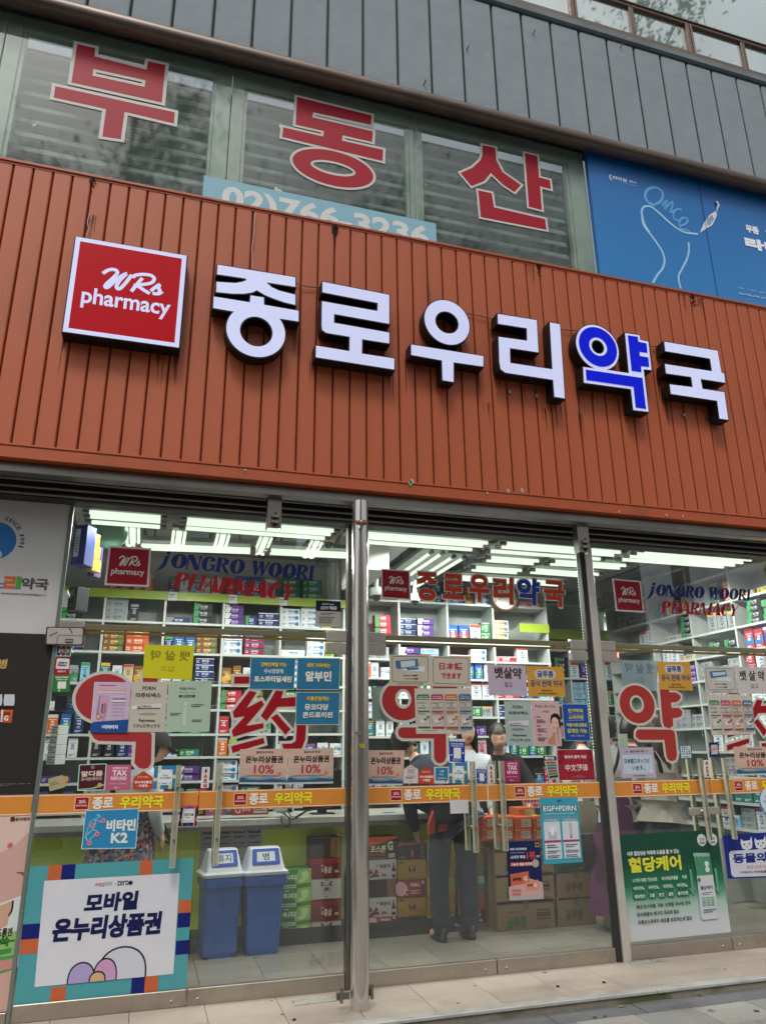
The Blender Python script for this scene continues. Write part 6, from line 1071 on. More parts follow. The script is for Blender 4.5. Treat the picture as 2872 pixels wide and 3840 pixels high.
def gold(S): S.e('3a2a18',.5,.48,.13); S.t('c8a84c','활력',.43,.3,.57,.5,.03); S.t('c8a84c','쌍화',.44,.53,.56,.68,.02); S.st('8a6c24',[(.1,.9),(.08,.7),(.2,.64),(.26,.74),(.18,.8),(.24,.88)],.03); S.st('8a6c24',[(.9,.9),(.92,.7),(.8,.64),(.74,.74),(.82,.8),(.76,.88)],.03); S.fine('6c5420',.36,.86,.64,.93,1); S.r('4a3a1c',.05,.12,.2,.2)
def black(S): S.poly('b04028',[(0,0),(1,0),(1,.12),(.2,.1),(0,.2)]); S.poly('a82c3c',[(.46,.4),(.5,.34),(.54,.4),(.54,.82),(.5,.88),(.46,.82)]); S.t('d8b8a0','자황',.475,.45,.525,.76,.02); S.fine('8a8478',.08,.72,.3,.92,3); S.fine('8a8478',.8,.2,.95,.9,5)
def ygoo(S): S.t('5c3818','구론산',.1,.14,.7,.34,.06,res=3); S.e('a86c24',.16,.68,.1); S.fine('7c5c20',.1,.86,.8,.95,1); S.r('b04a30',.1,.42,.45,.54)
def yel(S): S.st('6c6418',[(.2,.2),(.3,.4),(.24,.6),(.4,.75)],.06); S.fine('6c6418',.3,.8,.8,.9,1)
col1 = [(750,1008,pos,'2a2624','black tonic carton with orange corner, top of the stack right of the pillar'),(1012,1236,berry,'6c2030','white berry drink carton, upper of two'),(1240,1450,darkgold,'26211f','black and gold tonic carton between the two berry cartons'),(1454,1674,berry,'6c2030','white berry drink carton, lower of two'),(1678,1800,gan,'982434','red drink carton at the foot of the first stack')]
for y0, y1, pr, bd, lab in col1: pbox('drink_carton',lab,'box','V',22,y0,372,y1,YS,.19,bd,pr)
col2 = [(820,1008,black,'201c1c','black carton with a red hexagon on top of the golden stack'),(1012,1238,gold,'a8841c','golden dragon carton, upper of two'),(1242,1448,gan,'9c2236','crimson carton with a white running figure'),(1452,1672,gold,'a8841c','golden dragon carton, lower of two'),(1676,1790,black,'201c1c','black carton with a red hexagon at the foot of the golden stack')]
for y0, y1, pr, bd, lab in col2: pbox('drink_carton',lab,'box','V',380,y0,712,y1,YS,.19,bd,pr)
col3 = [(800,1006,yel,'a8a01c','plain yellow carton on top of the third stack'),(1010,1216,ygoo,'b07c20','orange-yellow carton, upper of two in the third stack'),(1220,1428,yel,'aaa31e','plain yellow carton in the middle of the third stack'),(1432,1638,ygoo,'b07c20','orange-yellow carton, lower of two in the third stack'),(1642,1770,yel,'a8a01c','plain yellow carton at the foot of the third stack')]
for y0, y1, pr, bd, lab in col3: pbox('drink_carton',lab,'box','V',722,y0,1050,y1,YS,.19,bd,pr)
col4 = [(920,1128,gold,'a8841c','golden carton on top behind the standing man'),(1132,1366,lambda S: S.r('b4bab4',.0,.34,1,.68),'2c8038','green carton with a white stripe behind the standing man'),(1370,1580,yel,'a04c28','rust orange carton behind the standing man'),(1584,1750,pos,'242120','black carton at the foot of the stack behind the man')]
for y0, y1, pr, bd, lab in col4: pbox('drink_carton',lab,'box','V',1085,y0,1395,y1,YS,.19,bd,pr)
# brown shipping cartons on the right
KRAFT = mat('brown_cardboard','8a7450',.85,0,.06,6,bump=.05,bscale=30); KR2 = mat('dark_tape','6f5c3c',.4)
def kraft(side):
    def f(S):
        if side: S.t('3c6a34','글루콤',.16,.45,.5,.78,.045,res=3); S.fine('6a5a3c',.16,.3,.44,.36,1); S.r('3a3226',.68,.3,.92,.33); S.r('3a3226',.68,.55,.92,.58); S.fine('3a3226',.68,.33,.92,.55,1,3); S.fine('5c4e34',.62,.8,.9,.88,1)
        else: S.t('5f5a34','글루콤',.2,.4,.66,.7,.045,res=3)
        S.r(KR2,.46,0,.54,.28)
    return f
KY = 1.1
for k, (y0, y1) in enumerate(((798,990),(632,795),(478,630))): pbox('shipping_carton','brown shipping carton, left column, %s' % ('at the floor','second from the floor','third from the floor')[k],'box','O',880-k*8,y0,1248-k*6,y1,KY,.42,KRAFT,kraft(True))
for k, (y0, y1) in enumerate(((775,958),(612,772))): pbox('shipping_carton','brown shipping carton, right column, %s' % ('at the floor','second from the floor')[k],'box','O',1254-k*4,y0,1500-k*2,y1,KY,.42,KRAFT,kraft(False))
pbox('green_carton','flat green carton lying on the right column of brown cartons','box','O',1232,560,1470,612,KY,.3,'1f5c3c',lambda S: (S.t('0e3a24','혈당케어',.2,.3,.5,.8,.03), S.r('8aa894',.7,.3,.9,.7)))
pbox('shipping_carton','shallow brown tray carton under the orange packets','box','O',866,422,1230,476,KY,.4,KRAFT)
def orn(S): S.r('b8a898',.4,.22,.93,.82); S.fine('5a4a40',.44,.3,.9,.76,4); S.r('d0905a',.03,.1,.97,.15)
n = 0
for row, (y0, y1) in enumerate(((345,415),(272,342))):
    for k, (x0, x1) in enumerate(((790,865),(868,985),(988,1100),(1104,1165))):
        n += 1; pbox('orange_packet','orange vitamin packet, %s of the %s row, on the brown cartons' % (ORD[k+1], ('lower','upper')[row]),'box','O',x0,y0,x1,y1,KY-.02+.004*k,.3,'b04a20',orn)
pbox('orange_packet','orange packet under the pink basket on the brown cartons','box','O',1015,215,1120,270,KY+.12,.2,'b05a22',orn); pbox('yellow_packet','mustard packet beside the orange packets','box','O',1108,262,1160,340,KY+.02,.25,'a8842c',orn)
bk = empty('pink_basket', at('O',1100,185,KY+.2), 'pink wire basket standing on the orange packets', 'basket'); c = at('O',1100,212,KY+.2); b = MB()
for k in range(18): t = 2*PI*k/18; b.tube([(c.x+.075*math.cos(t),c.y+.06*math.sin(t),c.z), (c.x+.10*math.cos(t),c.y+.08*math.sin(t),c.z+.10)], .003, ink('c88a94'), 5)
for h in (0,.035,.07,.10): b.tube([(c.x+(.075+.25*h)*math.cos(t),c.y+(.06+.2*h)*math.sin(t),c.z+h) for t in np.linspace(0,2*PI,19)], .003, ink('c88a94'), 5)
b.build('basket_wire', bk)
S = Sheet([at('N',135,452,1.44), at('N',665,440,1.44), at('N',655,830,1.44), at('N',110,862,1.44)]); S.back('b0b4b4')
for k, (c_, t1, t2) in enumerate((('2a6a44','Acnon Gel','白ニキビ'),('9c3440','Acnon Cream','赤ニキビ'),('a04044','Noscarna','ニキビ跡'),('2c3c5c','Melatoning','色素沈着'))):
    x0 = .02+k*.245; S.r(c_,x0,.03,x0+.225,.22,.03); S.t('c8d0cc',t1,x0+.05,.07,x0+.18,.1,.02); S.t('d0d8d4',t2,x0+.05,.125,x0+.18,.17,.04); S.fine('3c444c',x0+.03,.26,x0+.2,.33,2,k); S.fine(c_,x0+.02,.41,x0+.21,.45,1,k); S.ro(c_,x0+.01,.49,x0+.11,.55,.01,.004); S.ro(c_,x0+.12,.49,x0+.215,.55,.01,.004); S.e(c_,x0+.1,.65,.035); S.fine('4c545c',x0+.04,.76,x0+.19,.88,3,k)
S.done('acne_chart','four-column acne chart on the lime counter front behind the bins','poster')
# things on the counter
zc = .936
pbox('red_packet','red and white glucose drink box on the counter','box','N',408,275,722,362,1.3,.12,'a03c30',lambda S: (S.t('e0c8c0','G',.07,.2,.22,.8,.03,res=3), S.t('d8b8ac','글루콤',.26,.3,.5,.66,.03), S.r('c8b4ac',.58,.08,.95,.85), S.fine('6c4440',.6,.2,.92,.7,3)))
pbox('black_packet','black packet with a gold letter at the left of the counter','box','N',98,285,165,375,1.3,.1,'201c20',lambda S: S.t('b0983c','B',.2,.2,.7,.8,.04)); pbox('pink_packet','dusty pink packet beside the black one on the counter','box','N',168,288,338,370,1.32,.1,'a05a70',lambda S: S.fine('d8b8c0',.2,.2,.8,.6,2)); pbox('grey_packet','small grey green packet left of the red drink box','box','N',342,285,404,368,1.32,.1,'5c6c68',lambda S: S.fine('c0ccc8',.2,.2,.8,.6,3))
pos_ = empty('card_reader', at('N',860,300,1.3), 'white card reader with dangling cables on the counter edge', 'card reader'); a = at('N',785,262,1.26); c = at('N',945,345,1.26)
part('body', mat('off_white_plastic','bcbcb8',.4), pos_, ((a.x,1.24,c.z), (c.x,1.40,a.z)), bev=.015); part('socket', ink('26282c'), pos_, ((a.x+.1,1.232,c.z+.005), (c.x-.02,1.2395,c.z+.035)))
b = MB()
for pts in (((830,345),(880,372),(940,405),(1000,375),(1060,335),(1180,312),(1300,298)),((840,370),(838,430),(880,470),(912,440),(905,400)),((900,345),(930,385),(990,370),(1050,328)),((860,345),(905,395),(950,400),(1000,360),(1100,322),(1250,305))):
    b.tube([at('N',x,y,1.225) for x, y in smooth_pts(pts,4)], .0045, ink('1d1e20'), 6)
b.build('cable', pos_)
mn = empty('monitor', at('N',1180,280,1.5), 'dark computer monitor standing on the counter behind the orange band', 'monitor'); a = at('N',1030,235,1.5); c = at('N',1365,310,1.5); part('screen', ink('101216'), mn, ((a.x,1.5,c.z), (c.x,1.53,a.z+.25)), bev=.006); part('stand', ink('1a1c20'), mn, (((a.x+c.x)/2-.04,1.505,.936), ((a.x+c.x)/2+.04,1.525,c.z)), (((a.x+c.x)/2-.1,1.45,.935), ((a.x+c.x)/2+.1,1.58,.945)))

lf_ = at('V',300,385,1.4); b = MB(); b.box((lf_.x-.08,1.36,zc), (lf_.x+.08,1.48,zc+.002), ink('b4b8c4')); b.box((lf_.x-.07,1.37,zc+.002), (lf_.x+.03,1.45,zc+.0025), ink('3a4468')); tag(b.build('leaflet'), 'printed leaflet lying on the counter right of the pillar', 'leaflet')
S = Sheet([at('T',705,1305,1.4), at('T',855,1310,1.4), at('T',885,1560,1.4), at('T',780,1580,1.4)]); S.back('b8bcbc'); S.r('2a2c34',0,0,1,.2); S.t('d8dce0','콜라겐',.1,.03,.8,.16,.05); [S.r(c_,.08,.24+k*.12,.92,.33+k*.12) for k, c_ in enumerate(('a8402c','3c7a44','2c6a9c','b0482c','3c8a4c','202428'))]; S.done('collagen_leaflet','leaning colourful leaflet rack on the counter beside the red Chinese notice','leaflet')
S = Sheet([at('L',0,215,1.6), at('L',298,225,1.6), at('L',300,300,1.6), at('L',0,292,1.6)]); S.back('963024'); S.t('d8c8b8','러분과 함께',.36,.15,.97,.85,.03,res=3); S.done('red_banner','red banner strip with white Korean words behind the right door','banner')
# ------------------------------------------------------------------ the two bins
def bin_(xl, xr, xtl, xtr, yb, lab, word, rot):
    a = at('N', xl, yb, 1.0); z0 = 0; X0_, X1_ = at('N',xl,yb,1.0).x, at('N',xr,yb,1.0).x; T0, T1 = at('N',xtl,975,1.0).x, at('N',xtr,975,1.0).x; zt = .565; cx_ = (X0_+X1_)/2
    o = empty('waste_bin', (cx_,1.14,0), lab, 'bin', 'two blue bins behind the second door'); hw, tw_ = (X1_-X0_)/2, (T1-T0)/2; BL = mat('blue_bin_plastic','2a5cab',.4,0,.05,5); LID = mat('white_lid_plastic','c0c4cc',.35)
    def L(b): ob = b; ob.parent = o; ob.location = (0,0,0); return ob
    def ringr(w, d, z, r=.02):
        out = []
        for sx, sy, a0 in ((1,-1,-90),(1,1,0),(-1,1,90),(-1,-1,180)):
            for k in range(4): t = math.radians(a0+k*30); out.append((sx*(w-r)+r*math.cos(t), sy*(d-r)+r*math.sin(t), z))
        return out
    def loft(rings, m, caps=True):
        b = MB(); n = len(rings[0]); vs = [p for r_ in rings for p in r_]; b.add(vs, [(i*n+k, i*n+(k+1) % n, (i+1)*n+(k+1) % n, (i+1)*n+k) for i in range(len(rings)-1) for k in range(n)]+[list(range(n))[::-1], list(range((len(rings)-1)*n, len(rings)*n))], m, False); return b
    L(loft([ringr(hw,.11,.012), ringr(hw+.002,.112,.03), ringr(tw_*.97,.135,zt-.03), ringr(tw_,.14,zt-.028), ringr(tw_,.14,zt)], BL).build('bin_body', None))
    b = MB(); b.box((-hw*.7,-.108,0), (hw*.7,-.09,.012), BL); b.box((-hw*.7,.09,0), (hw*.7,.108,.012), BL); L(b.build('foot'))
    bag = mat('blue_bag_film','23509c',.3,0,.15,14,bump=.9,bscale=22); rg = []
    for z, e_ in ((zt-.085,.012),(zt-.05,.012),(zt-.02,.008),(zt+.003,.004)):
        r_ = ringr(tw_+e_,.14+e_,z); rg.append([(p[0]*(1+.012*math.sin(k*2.3+z*40)), p[1]*(1+.015*math.cos(k*1.7)), p[2]+(.012*math.sin(k*1.9) if z < zt-.08 else 0)) for k, p in enumerate(r_)])
    L(loft(rg, bag).build('bin_bag'))
    L(loft([ringr(tw_+.022,.155,zt-.015,.03), ringr(tw_+.024,.157,zt+.005,.03), ringr(tw_+.0,.145,zt+.02,.03), ringr(tw_*.94,.13,zt+.05,.03), ringr(tw_*.80,.075,zt+.160,.03), ringr(tw_*.76,.06,zt+.170,.03)], LID).build('lid'))
    f = [Vector((-tw_*.68,-.072,zt+.163)), Vector((tw_*.68,-.072,zt+.163)), Vector((tw_*.72,-.128,zt+.055)), Vector((-tw_*.72,-.128,zt+.055))]
    S = Sheet(f, base=.004); S.r('1f3f98',0,0,1,1,.06); S.r('2a50aa',.05,.07,.95,.93,.05); S.r('c3c6d0',.17,.2,.83,.8); S.t('26282c',word,.24 if len(word) > 1 else .38,.26,.76 if len(word) > 1 else .62,.74,.015,res=4); q = S.mb.build('flap', o); q.location = (0,0,0)
    o.rotation_euler.z = rot
bin_(125,432,140,475,1645,'blue bin with a white lid marked 휴지, the left one','휴지',.12); bin_(525,812,512,862,1605,'blue bin with a white lid marked 병, the right one','병',.06)
# ------------------------------------------------------------------ people
def skin_mesh(V, Ed, R, root=0, sub=2, F=None):
    if F is not None:       # work in a frame stretched front to back, so trunks come out flatter than wide
        P0_, U_, q_ = F; Q = U_ @ Matrix.Diagonal((1, q_, 1)) @ U_.transposed(); Qi = Q.inverted(); V = [P0_+Qi @ (Vector(v)-P0_) for v in V]
    me = bpy.data.meshes.new('skin'); me.from_pydata([tuple(v) for v in V], Ed, []); ob = bpy.data.objects.new('skin', me); COL.objects.link(ob)
    ob.modifiers.new('s', 'SKIN').use_smooth_shade = True; ob.modifiers.new('u', 'SUBSURF').levels = sub
    for i, r in enumerate(R): me.skin_vertices[0].data[i].radius = (r, r) if not isinstance(r, tuple) else r
    for i in range(len(V)): me.skin_vertices[0].data[i].use_root = (i == root)
    dg = bpy.context.evaluated_depsgraph_get(); dg.update(); e = ob.evaluated_get(dg); m = e.to_mesh(); vs = [tuple(v.co) for v in m.vertices]; fs = [list(p.vertices) for p in m.polygons]
    e.to_mesh_clear(); bpy.data.objects.remove(ob); bpy.data.meshes.remove(me)
    if F is not None: vs = [tuple(P0_+Q @ (Vector(v)-P0_)) for v in vs]
    return vs, fs
SKINM = mat('skin','d6a78f',.5,0,.05,8); HAIRM = mat('dark_hair','17110f',.35,0,.25,40,bump=.6,bscale=60,stretch=(1,1,.2)); BRH = mat('brown_hair','3a241a',.35,0,.25,40,bump=.6,bscale=60,stretch=(1,1,.2))
def rotm(yaw, pitch=0, roll=0): return Matrix.Rotation(yaw,3,'Z') @ Matrix.Rotation(pitch,3,'X') @ Matrix.Rotation(roll,3,'Y')
def head_verts(b, c, Rm, k=1.0, smile=False, n=28, m=22):
    """a head with brow, nose, eye sockets, lips, chin and ears; looks towards local -Y"""
    vs = []; fs = []
    g = lambda x, z, cx, cz, sx, sz: math.exp(-((x-cx)/sx)**2-((z-cz)/sz)**2)
    for j in range(m+1):
        ph = PI*j/m; z = math.cos(ph)
        for i in range(n):
            th = 2*PI*i/n; x = math.sin(ph)*math.sin(th); y = -math.sin(ph)*math.cos(th)
            w = .074*(1-.16*max(0, -z)**1.4-.05*max(0, z)**3); X, Y_, Z = x*w, y*.094, z*.112
            if y < 0:
                Y_ -= .017*g(X, Z, 0, -.018, .011, .020)+.005*g(X, Z, 0, .012, .009, .03)+.006*g(X, Z, 0, -.052, .022, .010)+.006*g(X, Z, 0, -.088, .022, .016)+.004*g(X, Z, 0, .035, .05, .014)
                for s_ in (-1, 1): Y_ += .007*g(X, Z, s_*.030, .010, .016, .012); Y_ -= .004*g(X, Z, s_*.040, -.022, .022, .02)
            vs.append(Vector(c)+Rm @ (Vector((X, Y_, Z))*k))
    for j in range(m):
        for i in range(n): fs.append((j*n+i, (j+1)*n+i, (j+1)*n+(i+1) % n, j*n+(i+1) % n))
    b.add(vs, fs, SKINM, True)
    for s_ in (-1, 1):      # ears
        e = []
        for q in range(10): t = 2*PI*q/10; e.append((s_*.078, .006+.013*math.cos(t), -.008+.028*math.sin(t)))
        b.add([Vector(c)+Rm @ (Vector(p)*k) for p in e+[(p[0]-s_*.012, p[1]-.004, p[2]) for p in e]], [list(range(10)), list(range(10, 20))]+[(q, (q+1) % 10, 10+(q+1) % 10, 10+q) for q in range(10)], SKINM, True)
def face_marks(o, c, Rm, k=1.0, closed=False):
    def patch(nm, col, pts, off=.0012):
        vs = [Vector(c)+Rm @ (Vector((x, y-off, z))*k) for x, y, z in pts]; MB().add(vs, [list(range(len(vs)))], ink(col)).build(nm, o)
    def surf(x, z): return -.094*math.sqrt(max(.02, 1-(x/.074)**2-(z/.112)**2))
    for s_ in (-1, 1):
        E_ = [(s_*.030+.014*math.cos(t), 0, .009+(.0034 if closed else .0058)*math.sin(t)) for t in np.linspace(0, 2*PI, 11)[:-1]]
        patch('eye', '1c1412' if closed else 'b8b0a8', [(x, surf(x, z)+.003, z) for x, _, z in E_])
        if not closed: patch('iris', '1a100c', [(s_*.030+.005*math.cos(t), surf(.03, .009)+.0015, .009+.005*math.sin(t)) for t in np.linspace(0, 2*PI, 9)[:-1]])
        patch('eyebrow', '2a1c18', [(s_*(.014+.034*u), surf(.014+.034*u, .032)-.0022, .030+.004*math.sin(u*3)+v) for u, v in ((0,0),(.5,.001),(1,-.002),(1,.001),(.5,.005),(0,.004))])
    patch('lips', '8c4642', [(.025*math.cos(t), surf(.02*math.cos(t), -.052)-.0055, -.052+.0075*math.sin(t)) for t in np.linspace(0, 2*PI, 13)[:-1]])
    for s_ in (-1, 1): patch('nostril', '5c3428', [(s_*.006+.0025*math.cos(t), -.1115, -.030+.0015*math.sin(t)) for t in np.linspace(0, 2*PI, 7)[:-1]])
def hair(o, c, Rm, k, m, long=0.0, bun=False, fringe=True, name='hair', vol=1.0):
    b = MB(); n = 26; vs = []; fs = []; rows = 12
    for j in range(rows+1):
        for i in range(n):
            th = 2*PI*i/n; fr = math.cos(th) > .35         # front of the head
            lim = .33*PI if fr else .72*PI; ph = lim*j/rows; w = 1.09*vol+.012*math.sin(i*2.2)
            x, y, z = math.sin(ph)*math.sin(th)*.080*w, -math.sin(ph)*math.cos(th)*.100*w+.004, math.cos(ph)*.124*w
            vs.append(Vector(c)+Rm @ (Vector((x, y, z))*k))
    for j in range(rows):
        for i in range(n): fs.append((j*n+i, (j+1)*n+i, (j+1)*n+(i+1) % n, j*n+(i+1) % n))
    b.add(vs, fs, m, True)
    if long:
        rn = random.Random(4)
        for i in range(34):
            th = PI+(i/33-.5)*PI*1.25; px, py = math.sin(th)*.076, -math.cos(th)*.092; p0 = Vector(c)+Rm @ (Vector((px, py, .02))*k)
            L_ = long*rn.uniform(.85, 1.05); w = Vector((px*.5, py*.6+.02, 0))
            pts = [p0, p0+Rm @ Vector((px*.12, .012+py*.1, -.09)), p0+Rm @ Vector((px*.2, .03, -.09))+Vector((0,0,-L_*.45)), p0+Rm @ Vector((px*.1+rn.uniform(-.01,.01), .035, -.09))+Vector((0,0,-L_))]
            b.tube(pts, [.017,.019,.016,.005], m, 6)
    if bun: b.tube([Vector(c)+Rm @ Vector((0,.09,-.01)), Vector(c)+Rm @ Vector((0,.13,-.03))], [.035,.02], m, 8)
    return b.build(name, o)
def hand_chain(V, Ed, R, wrist, d, palm_n, curl=.5):
    """palm and five unequal fingers rooted in it; d points along the hand"""
    d = d.normalized(); s_ = d.cross(palm_n).normalized(); n = palm_n.normalized(); w = len(V)-1
    V.append(V[w]+d*.045); R.append(.024); Ed.append((w, len(V)-1)); p = len(V)-1
    for k, (off, L_) in enumerate(((-.030,.062),(-.010,.074),(.010,.070),(.028,.055))):
        a = V[p]+d*.034+s_*off*1.1; V.append(a); R.append(.0105); Ed.append((p, len(V)-1)); i = len(V)-1
        b_ = a+(d*math.cos(curl*.5)+n*math.sin(curl*.5))*L_*.5; V.append(b_); R.append(.0088); Ed.append((i, i+1)); V.append(b_+(d*math.cos(curl*1.3)+n*math.sin(curl*1.3))*L_*.5); R.append(.007); Ed.append((i+1, i+2))
    a = V[w]+d*.03-s_*.034; V.append(a); R.append(.011); Ed.append((w, len(V)-1)); V.append(a+(d*.7-s_*.5+n*.3)*.034); R.append(.0085); Ed.append((len(V)-2, len(V)-1))
def person(label, x, y, yaw, h=1.68, lean=0.0, side=0.0, twist=0.0, head=(0,0), arms=None, top=None, top_len=.02, sleeves=1.0, bottom=None, skirt=None, shoes='2a2624', hairm=HAIRM, hairlong=0.0, closed=False, build=1.0, group=None, stance=.09, legs=True, at_=None, vol=1.0):
    if at_ is not None:     # stand so that the head lands on a measured point
        Um = Matrix.Rotation(yaw, 3, 'Z') @ Matrix.Rotation(lean, 3, 'X') @ Matrix.Rotation(side, 3, 'Y') @ Matrix.Rotation(twist, 3, 'Z'); q_ = Um @ Vector((0,-.015,.66))+Vector((0,0,.92)); k = at_.z/q_.z; h = k*1.68; x = at_.x-q_.x*k; y = at_.y-q_.y*k
    k = h/1.68; o = empty('person', (x, y, 0), label, 'person', group); Y0 = Matrix.Rotation(yaw, 3, 'Z'); U = Y0 @ Matrix.Rotation(lean, 3, 'X') @ Matrix.Rotation(side, 3, 'Y') @ Matrix.Rotation(twist, 3, 'Z')
    P0 = Vector((x, y, .92*k)); lo = lambda X, Y_, Z: Vector((x, y, 0))+Y0 @ (Vector((X, Y_, Z))*k); up = lambda X, Y_, Z: P0+U @ (Vector((X, Y_, Z))*k)
    V = [P0, up(0,.0,.10), up(0,-.01,.24), up(0,0,.40), up(0,.01,.475), up(0,-.005,.56)]; R = [.130*build,.115*build,.128*build,.118*build,.056,.052]; Ed = [(0,1),(1,2),(2,3),(3,4),(4,5)]
    R = [(r*k, r*k) for r in R]; FR_ = (P0, U, .72)
    LEG = []
    for s_ in (-1, 1):
        if not legs: break
        q = [lo(s_*.085,0,.86), lo(s_*(stance+.005),-.01,.48), lo(s_*stance,.01,.09), lo(s_*(stance+.01),-.10,.035), lo(s_*(stance+.012),-.165,.03)]; b0 = len(V); V += q; R += [r*k for r in (.088*build,.058,.040,.040,.030)]
        Ed += [(0,b0),(b0,b0+1),(b0+1,b0+2),(b0+2,b0+3),(b0+3,b0+4)]; LEG.append(b0)
    ARM = []; dflt = {-1: ((-.21,.0,.16),(-.20,-.10,-.06)), 1: ((.21,.0,.16),(.20,-.10,-.06))}
    for s_ in (-1, 1):
        el, hd = (arms or {}).get(s_, dflt[s_]); q = [up(s_*.165,0,.385), up(*el), up(*hd)]; b0 = len(V); V += q; R += [r*k for r in (.060,.042,.028)]; Ed += [(3,b0),(b0,b0+1),(b0+1,b0+2)]; ARM.append(b0)
        hand_chain(V, Ed, R, b0+2, V[b0+2]-V[b0+1], U @ Vector((-s_*.8,0,-.5)), .6)
    vs, fs = skin_mesh(V, Ed, R, F=FR_); b = MB(); b.add(vs, fs, SKINM, True)
    hc_ = up(0,-.015,.66); HR = U @ rotm(head[0], head[1])
    head_verts(b, hc_, HR, k*1.02); b.build('body', o)
    face_marks(o, hc_, HR, k*1.02, closed); hair(o, hc_, HR, k*1.02, hairm, hairlong, vol=vol)
    if top:
        TV = [V[0]-U @ Vector((0,0,.05+top_len)), V[0] if top_len > -.04 else V[0]*.3+V[1]*.7 if top_len > -.12 else V[1]+(V[2]-V[1])*.3, V[1]*.5+V[2]*.5, V[2], V[3], V[4], V[4]*.6+V[5]*.4]; TR = [.160*k*build,.158*k*build,.146*k*build,.160*k*build,.152*k*build,.090,.074]; TE = [(0,1),(1,2),(2,3),(3,4),(4,5),(5,6)]
        for b0 in ARM:
            c0 = len(TV); end = V[b0+2] if sleeves > .9 else V[b0+1]+(V[b0+2]-V[b0+1])*max(0, sleeves-.4); TV += [V[b0], V[b0+1], V[b0+1]+(V[b0+2]-V[b0+1])*(.93 if sleeves > .9 else .15)]; TR += [.086*k,.062*k,.046*k]; TE += [(4,c0),(c0,c0+1),(c0+1,c0+2)]
        vs, fs = skin_mesh(TV, TE, TR, F=FR_, root=1); MB().add(vs, fs, top, True).build('top', o)
    if bottom and legs:
        TV = [V[1]+(V[2]-V[1])*.35, V[0]-Vector((0,0,.02))]; TR = [.148*k*build,.158*k*build]; TE = [(0,1)]
        for b0 in LEG: c0 = len(TV); TV += [V[b0], V[b0+1], V[b0+2]-Vector((0,0,.07))]; TR += [.112*k*build,.088*k,.076*k]; TE += [(1,c0),(c0,c0+1),(c0+1,c0+2)]
        vs, fs = skin_mesh(TV, TE, TR, F=FR_); MB().add(vs, fs, bottom, True).build('trousers', o)
    if skirt:
        m_, z1, w1 = skirt; b = MB(); n = 40; rows = []; zt = 1.06*k
        for j in range(9):
            f = j/8; z = zt+(z1-zt)*f; r0 = .145+(w1-.145)*f
            rows.append([Vector((x, y, z))+Y0 @ Vector(((r0+.018*f*math.sin(i*2*PI/n*9))*math.cos(2*PI*i/n)*1.05, (r0*.85+.018*f*math.sin(i*2*PI/n*9))*math.sin(2*PI*i/n), 0)) for i in range(n)])
        b.add([p for r_ in rows for p in r_], [(j*n+i, j*n+(i+1) % n, (j+1)*n+(i+1) % n, (j+1)*n+i) for j in range(8) for i in range(n)], m_, True); b.build('skirt', o)
    if legs:
        for b0 in LEG:
            a, t = V[b0+2], V[b0+4]; f = Y0 @ Vector((0,-1,0)); s_ = Y0 @ Vector((1,0,0)); b = MB(); n = 14; rows = []
            for z, g_ in ((0,1.0),(.022,1.04),(.024,.96),(.065,.9),(.105,.7)):
                rows.append([Vector((a.x, a.y, 0))+f*(.065+(.145*g_ if math.cos(2*PI*i/n) > 0 else .125)*math.cos(2*PI*i/n)*(.85 if z > .05 and math.cos(2*PI*i/n) > .3 else 1))+s_*(.048*g_*math.sin(2*PI*i/n))+Vector((0,0,z+.002)) for i in range(n)])
            b.add([p for r_ in rows for p in r_], [(j*n+i, j*n+(i+1) % n, (j+1)*n+(i+1) % n, (j+1)*n+i) for j in range(4) for i in range(n)]+[list(range(n))[::-1], list(range(4*n, 5*n))], mat('shoe_'+shoes, shoes, .6, 0, .1, 20), True); b.build('shoe', o)
    return o, hc_, HR, V, U
CLOTH = lambda n, c, **k_: mat(n, c, .85, 0, .08, 10, bump=.2, bscale=4, **k_)
def floral():
    m = mat('floral_cotton', '1c2440', .85); n = m.node_tree.nodes; l = m.node_tree.links; tc = n.new('ShaderNodeTexCoord'); v = n.new('ShaderNodeTexVoronoi'); v.inputs['Scale'].default_value = 48; l.new(tc.outputs['Object'], v.inputs['Vector'])
    hsv = n.new('ShaderNodeSeparateColor'); l.new(v.outputs['Color'], hsv.inputs[0]); r_ = n.new('ShaderNodeValToRGB'); r_.color_ramp.interpolation = 'CONSTANT'; l.new(hsv.outputs[0], r_.inputs[0]); e = r_.color_ramp.elements; e[0].color = (*hx('20284c'), 1); e[1].position = .34; e[1].color = (*hx('3c5a86'), 1)
    for p, c in ((.5,'b8542c'),(.62,'8c949c'),(.72,'5c3050'),(.82,'3c6a5c'),(.91,'b07c34')): q = e.new(p); q.color = (*hx(c), 1)
    l.new(r_.outputs[0], n['Principled BSDF'].inputs['Base Color']); return m
# man in dark clothes leaning over the counter
p_ = at('V', 1050, 760, .93)
man, hc, HR, V, U = person('person in a navy jacket and dark trousers with an orange hem, leaning over the counter', 2.52, .98, PI*1.0, h=1.76, lean=.42, side=.50, head=(0,.25), arms={1: ((.24,-.12,.20),(.22,-.30,.06)), -1: ((-.26,-.10,.20),(-.28,-.30,.08))}, top=CLOTH('navy_jacket','1c2536'), bottom=CLOTH('navy_trousers','1a2238'), shoes='3a3632', build=1.10, top_len=.10, stance=.12)
b = MB(); a = V[0]
pts = [at('V',x,y,.86) for x, y in ((800,440),(870,450),(930,560),(1180,570),(1180,610),(850,690),(750,720),(745,600))]; b.add(pts+[p+Vector((0,.05,0)) for p in pts], [list(range(8))[::-1], list(range(8,16))]+[(i,(i+1)%8,8+(i+1)%8,8+i) for i in range(8)], CLOTH('red_orange_cloth','a83a2a')); b.build('jacket_hem', man)
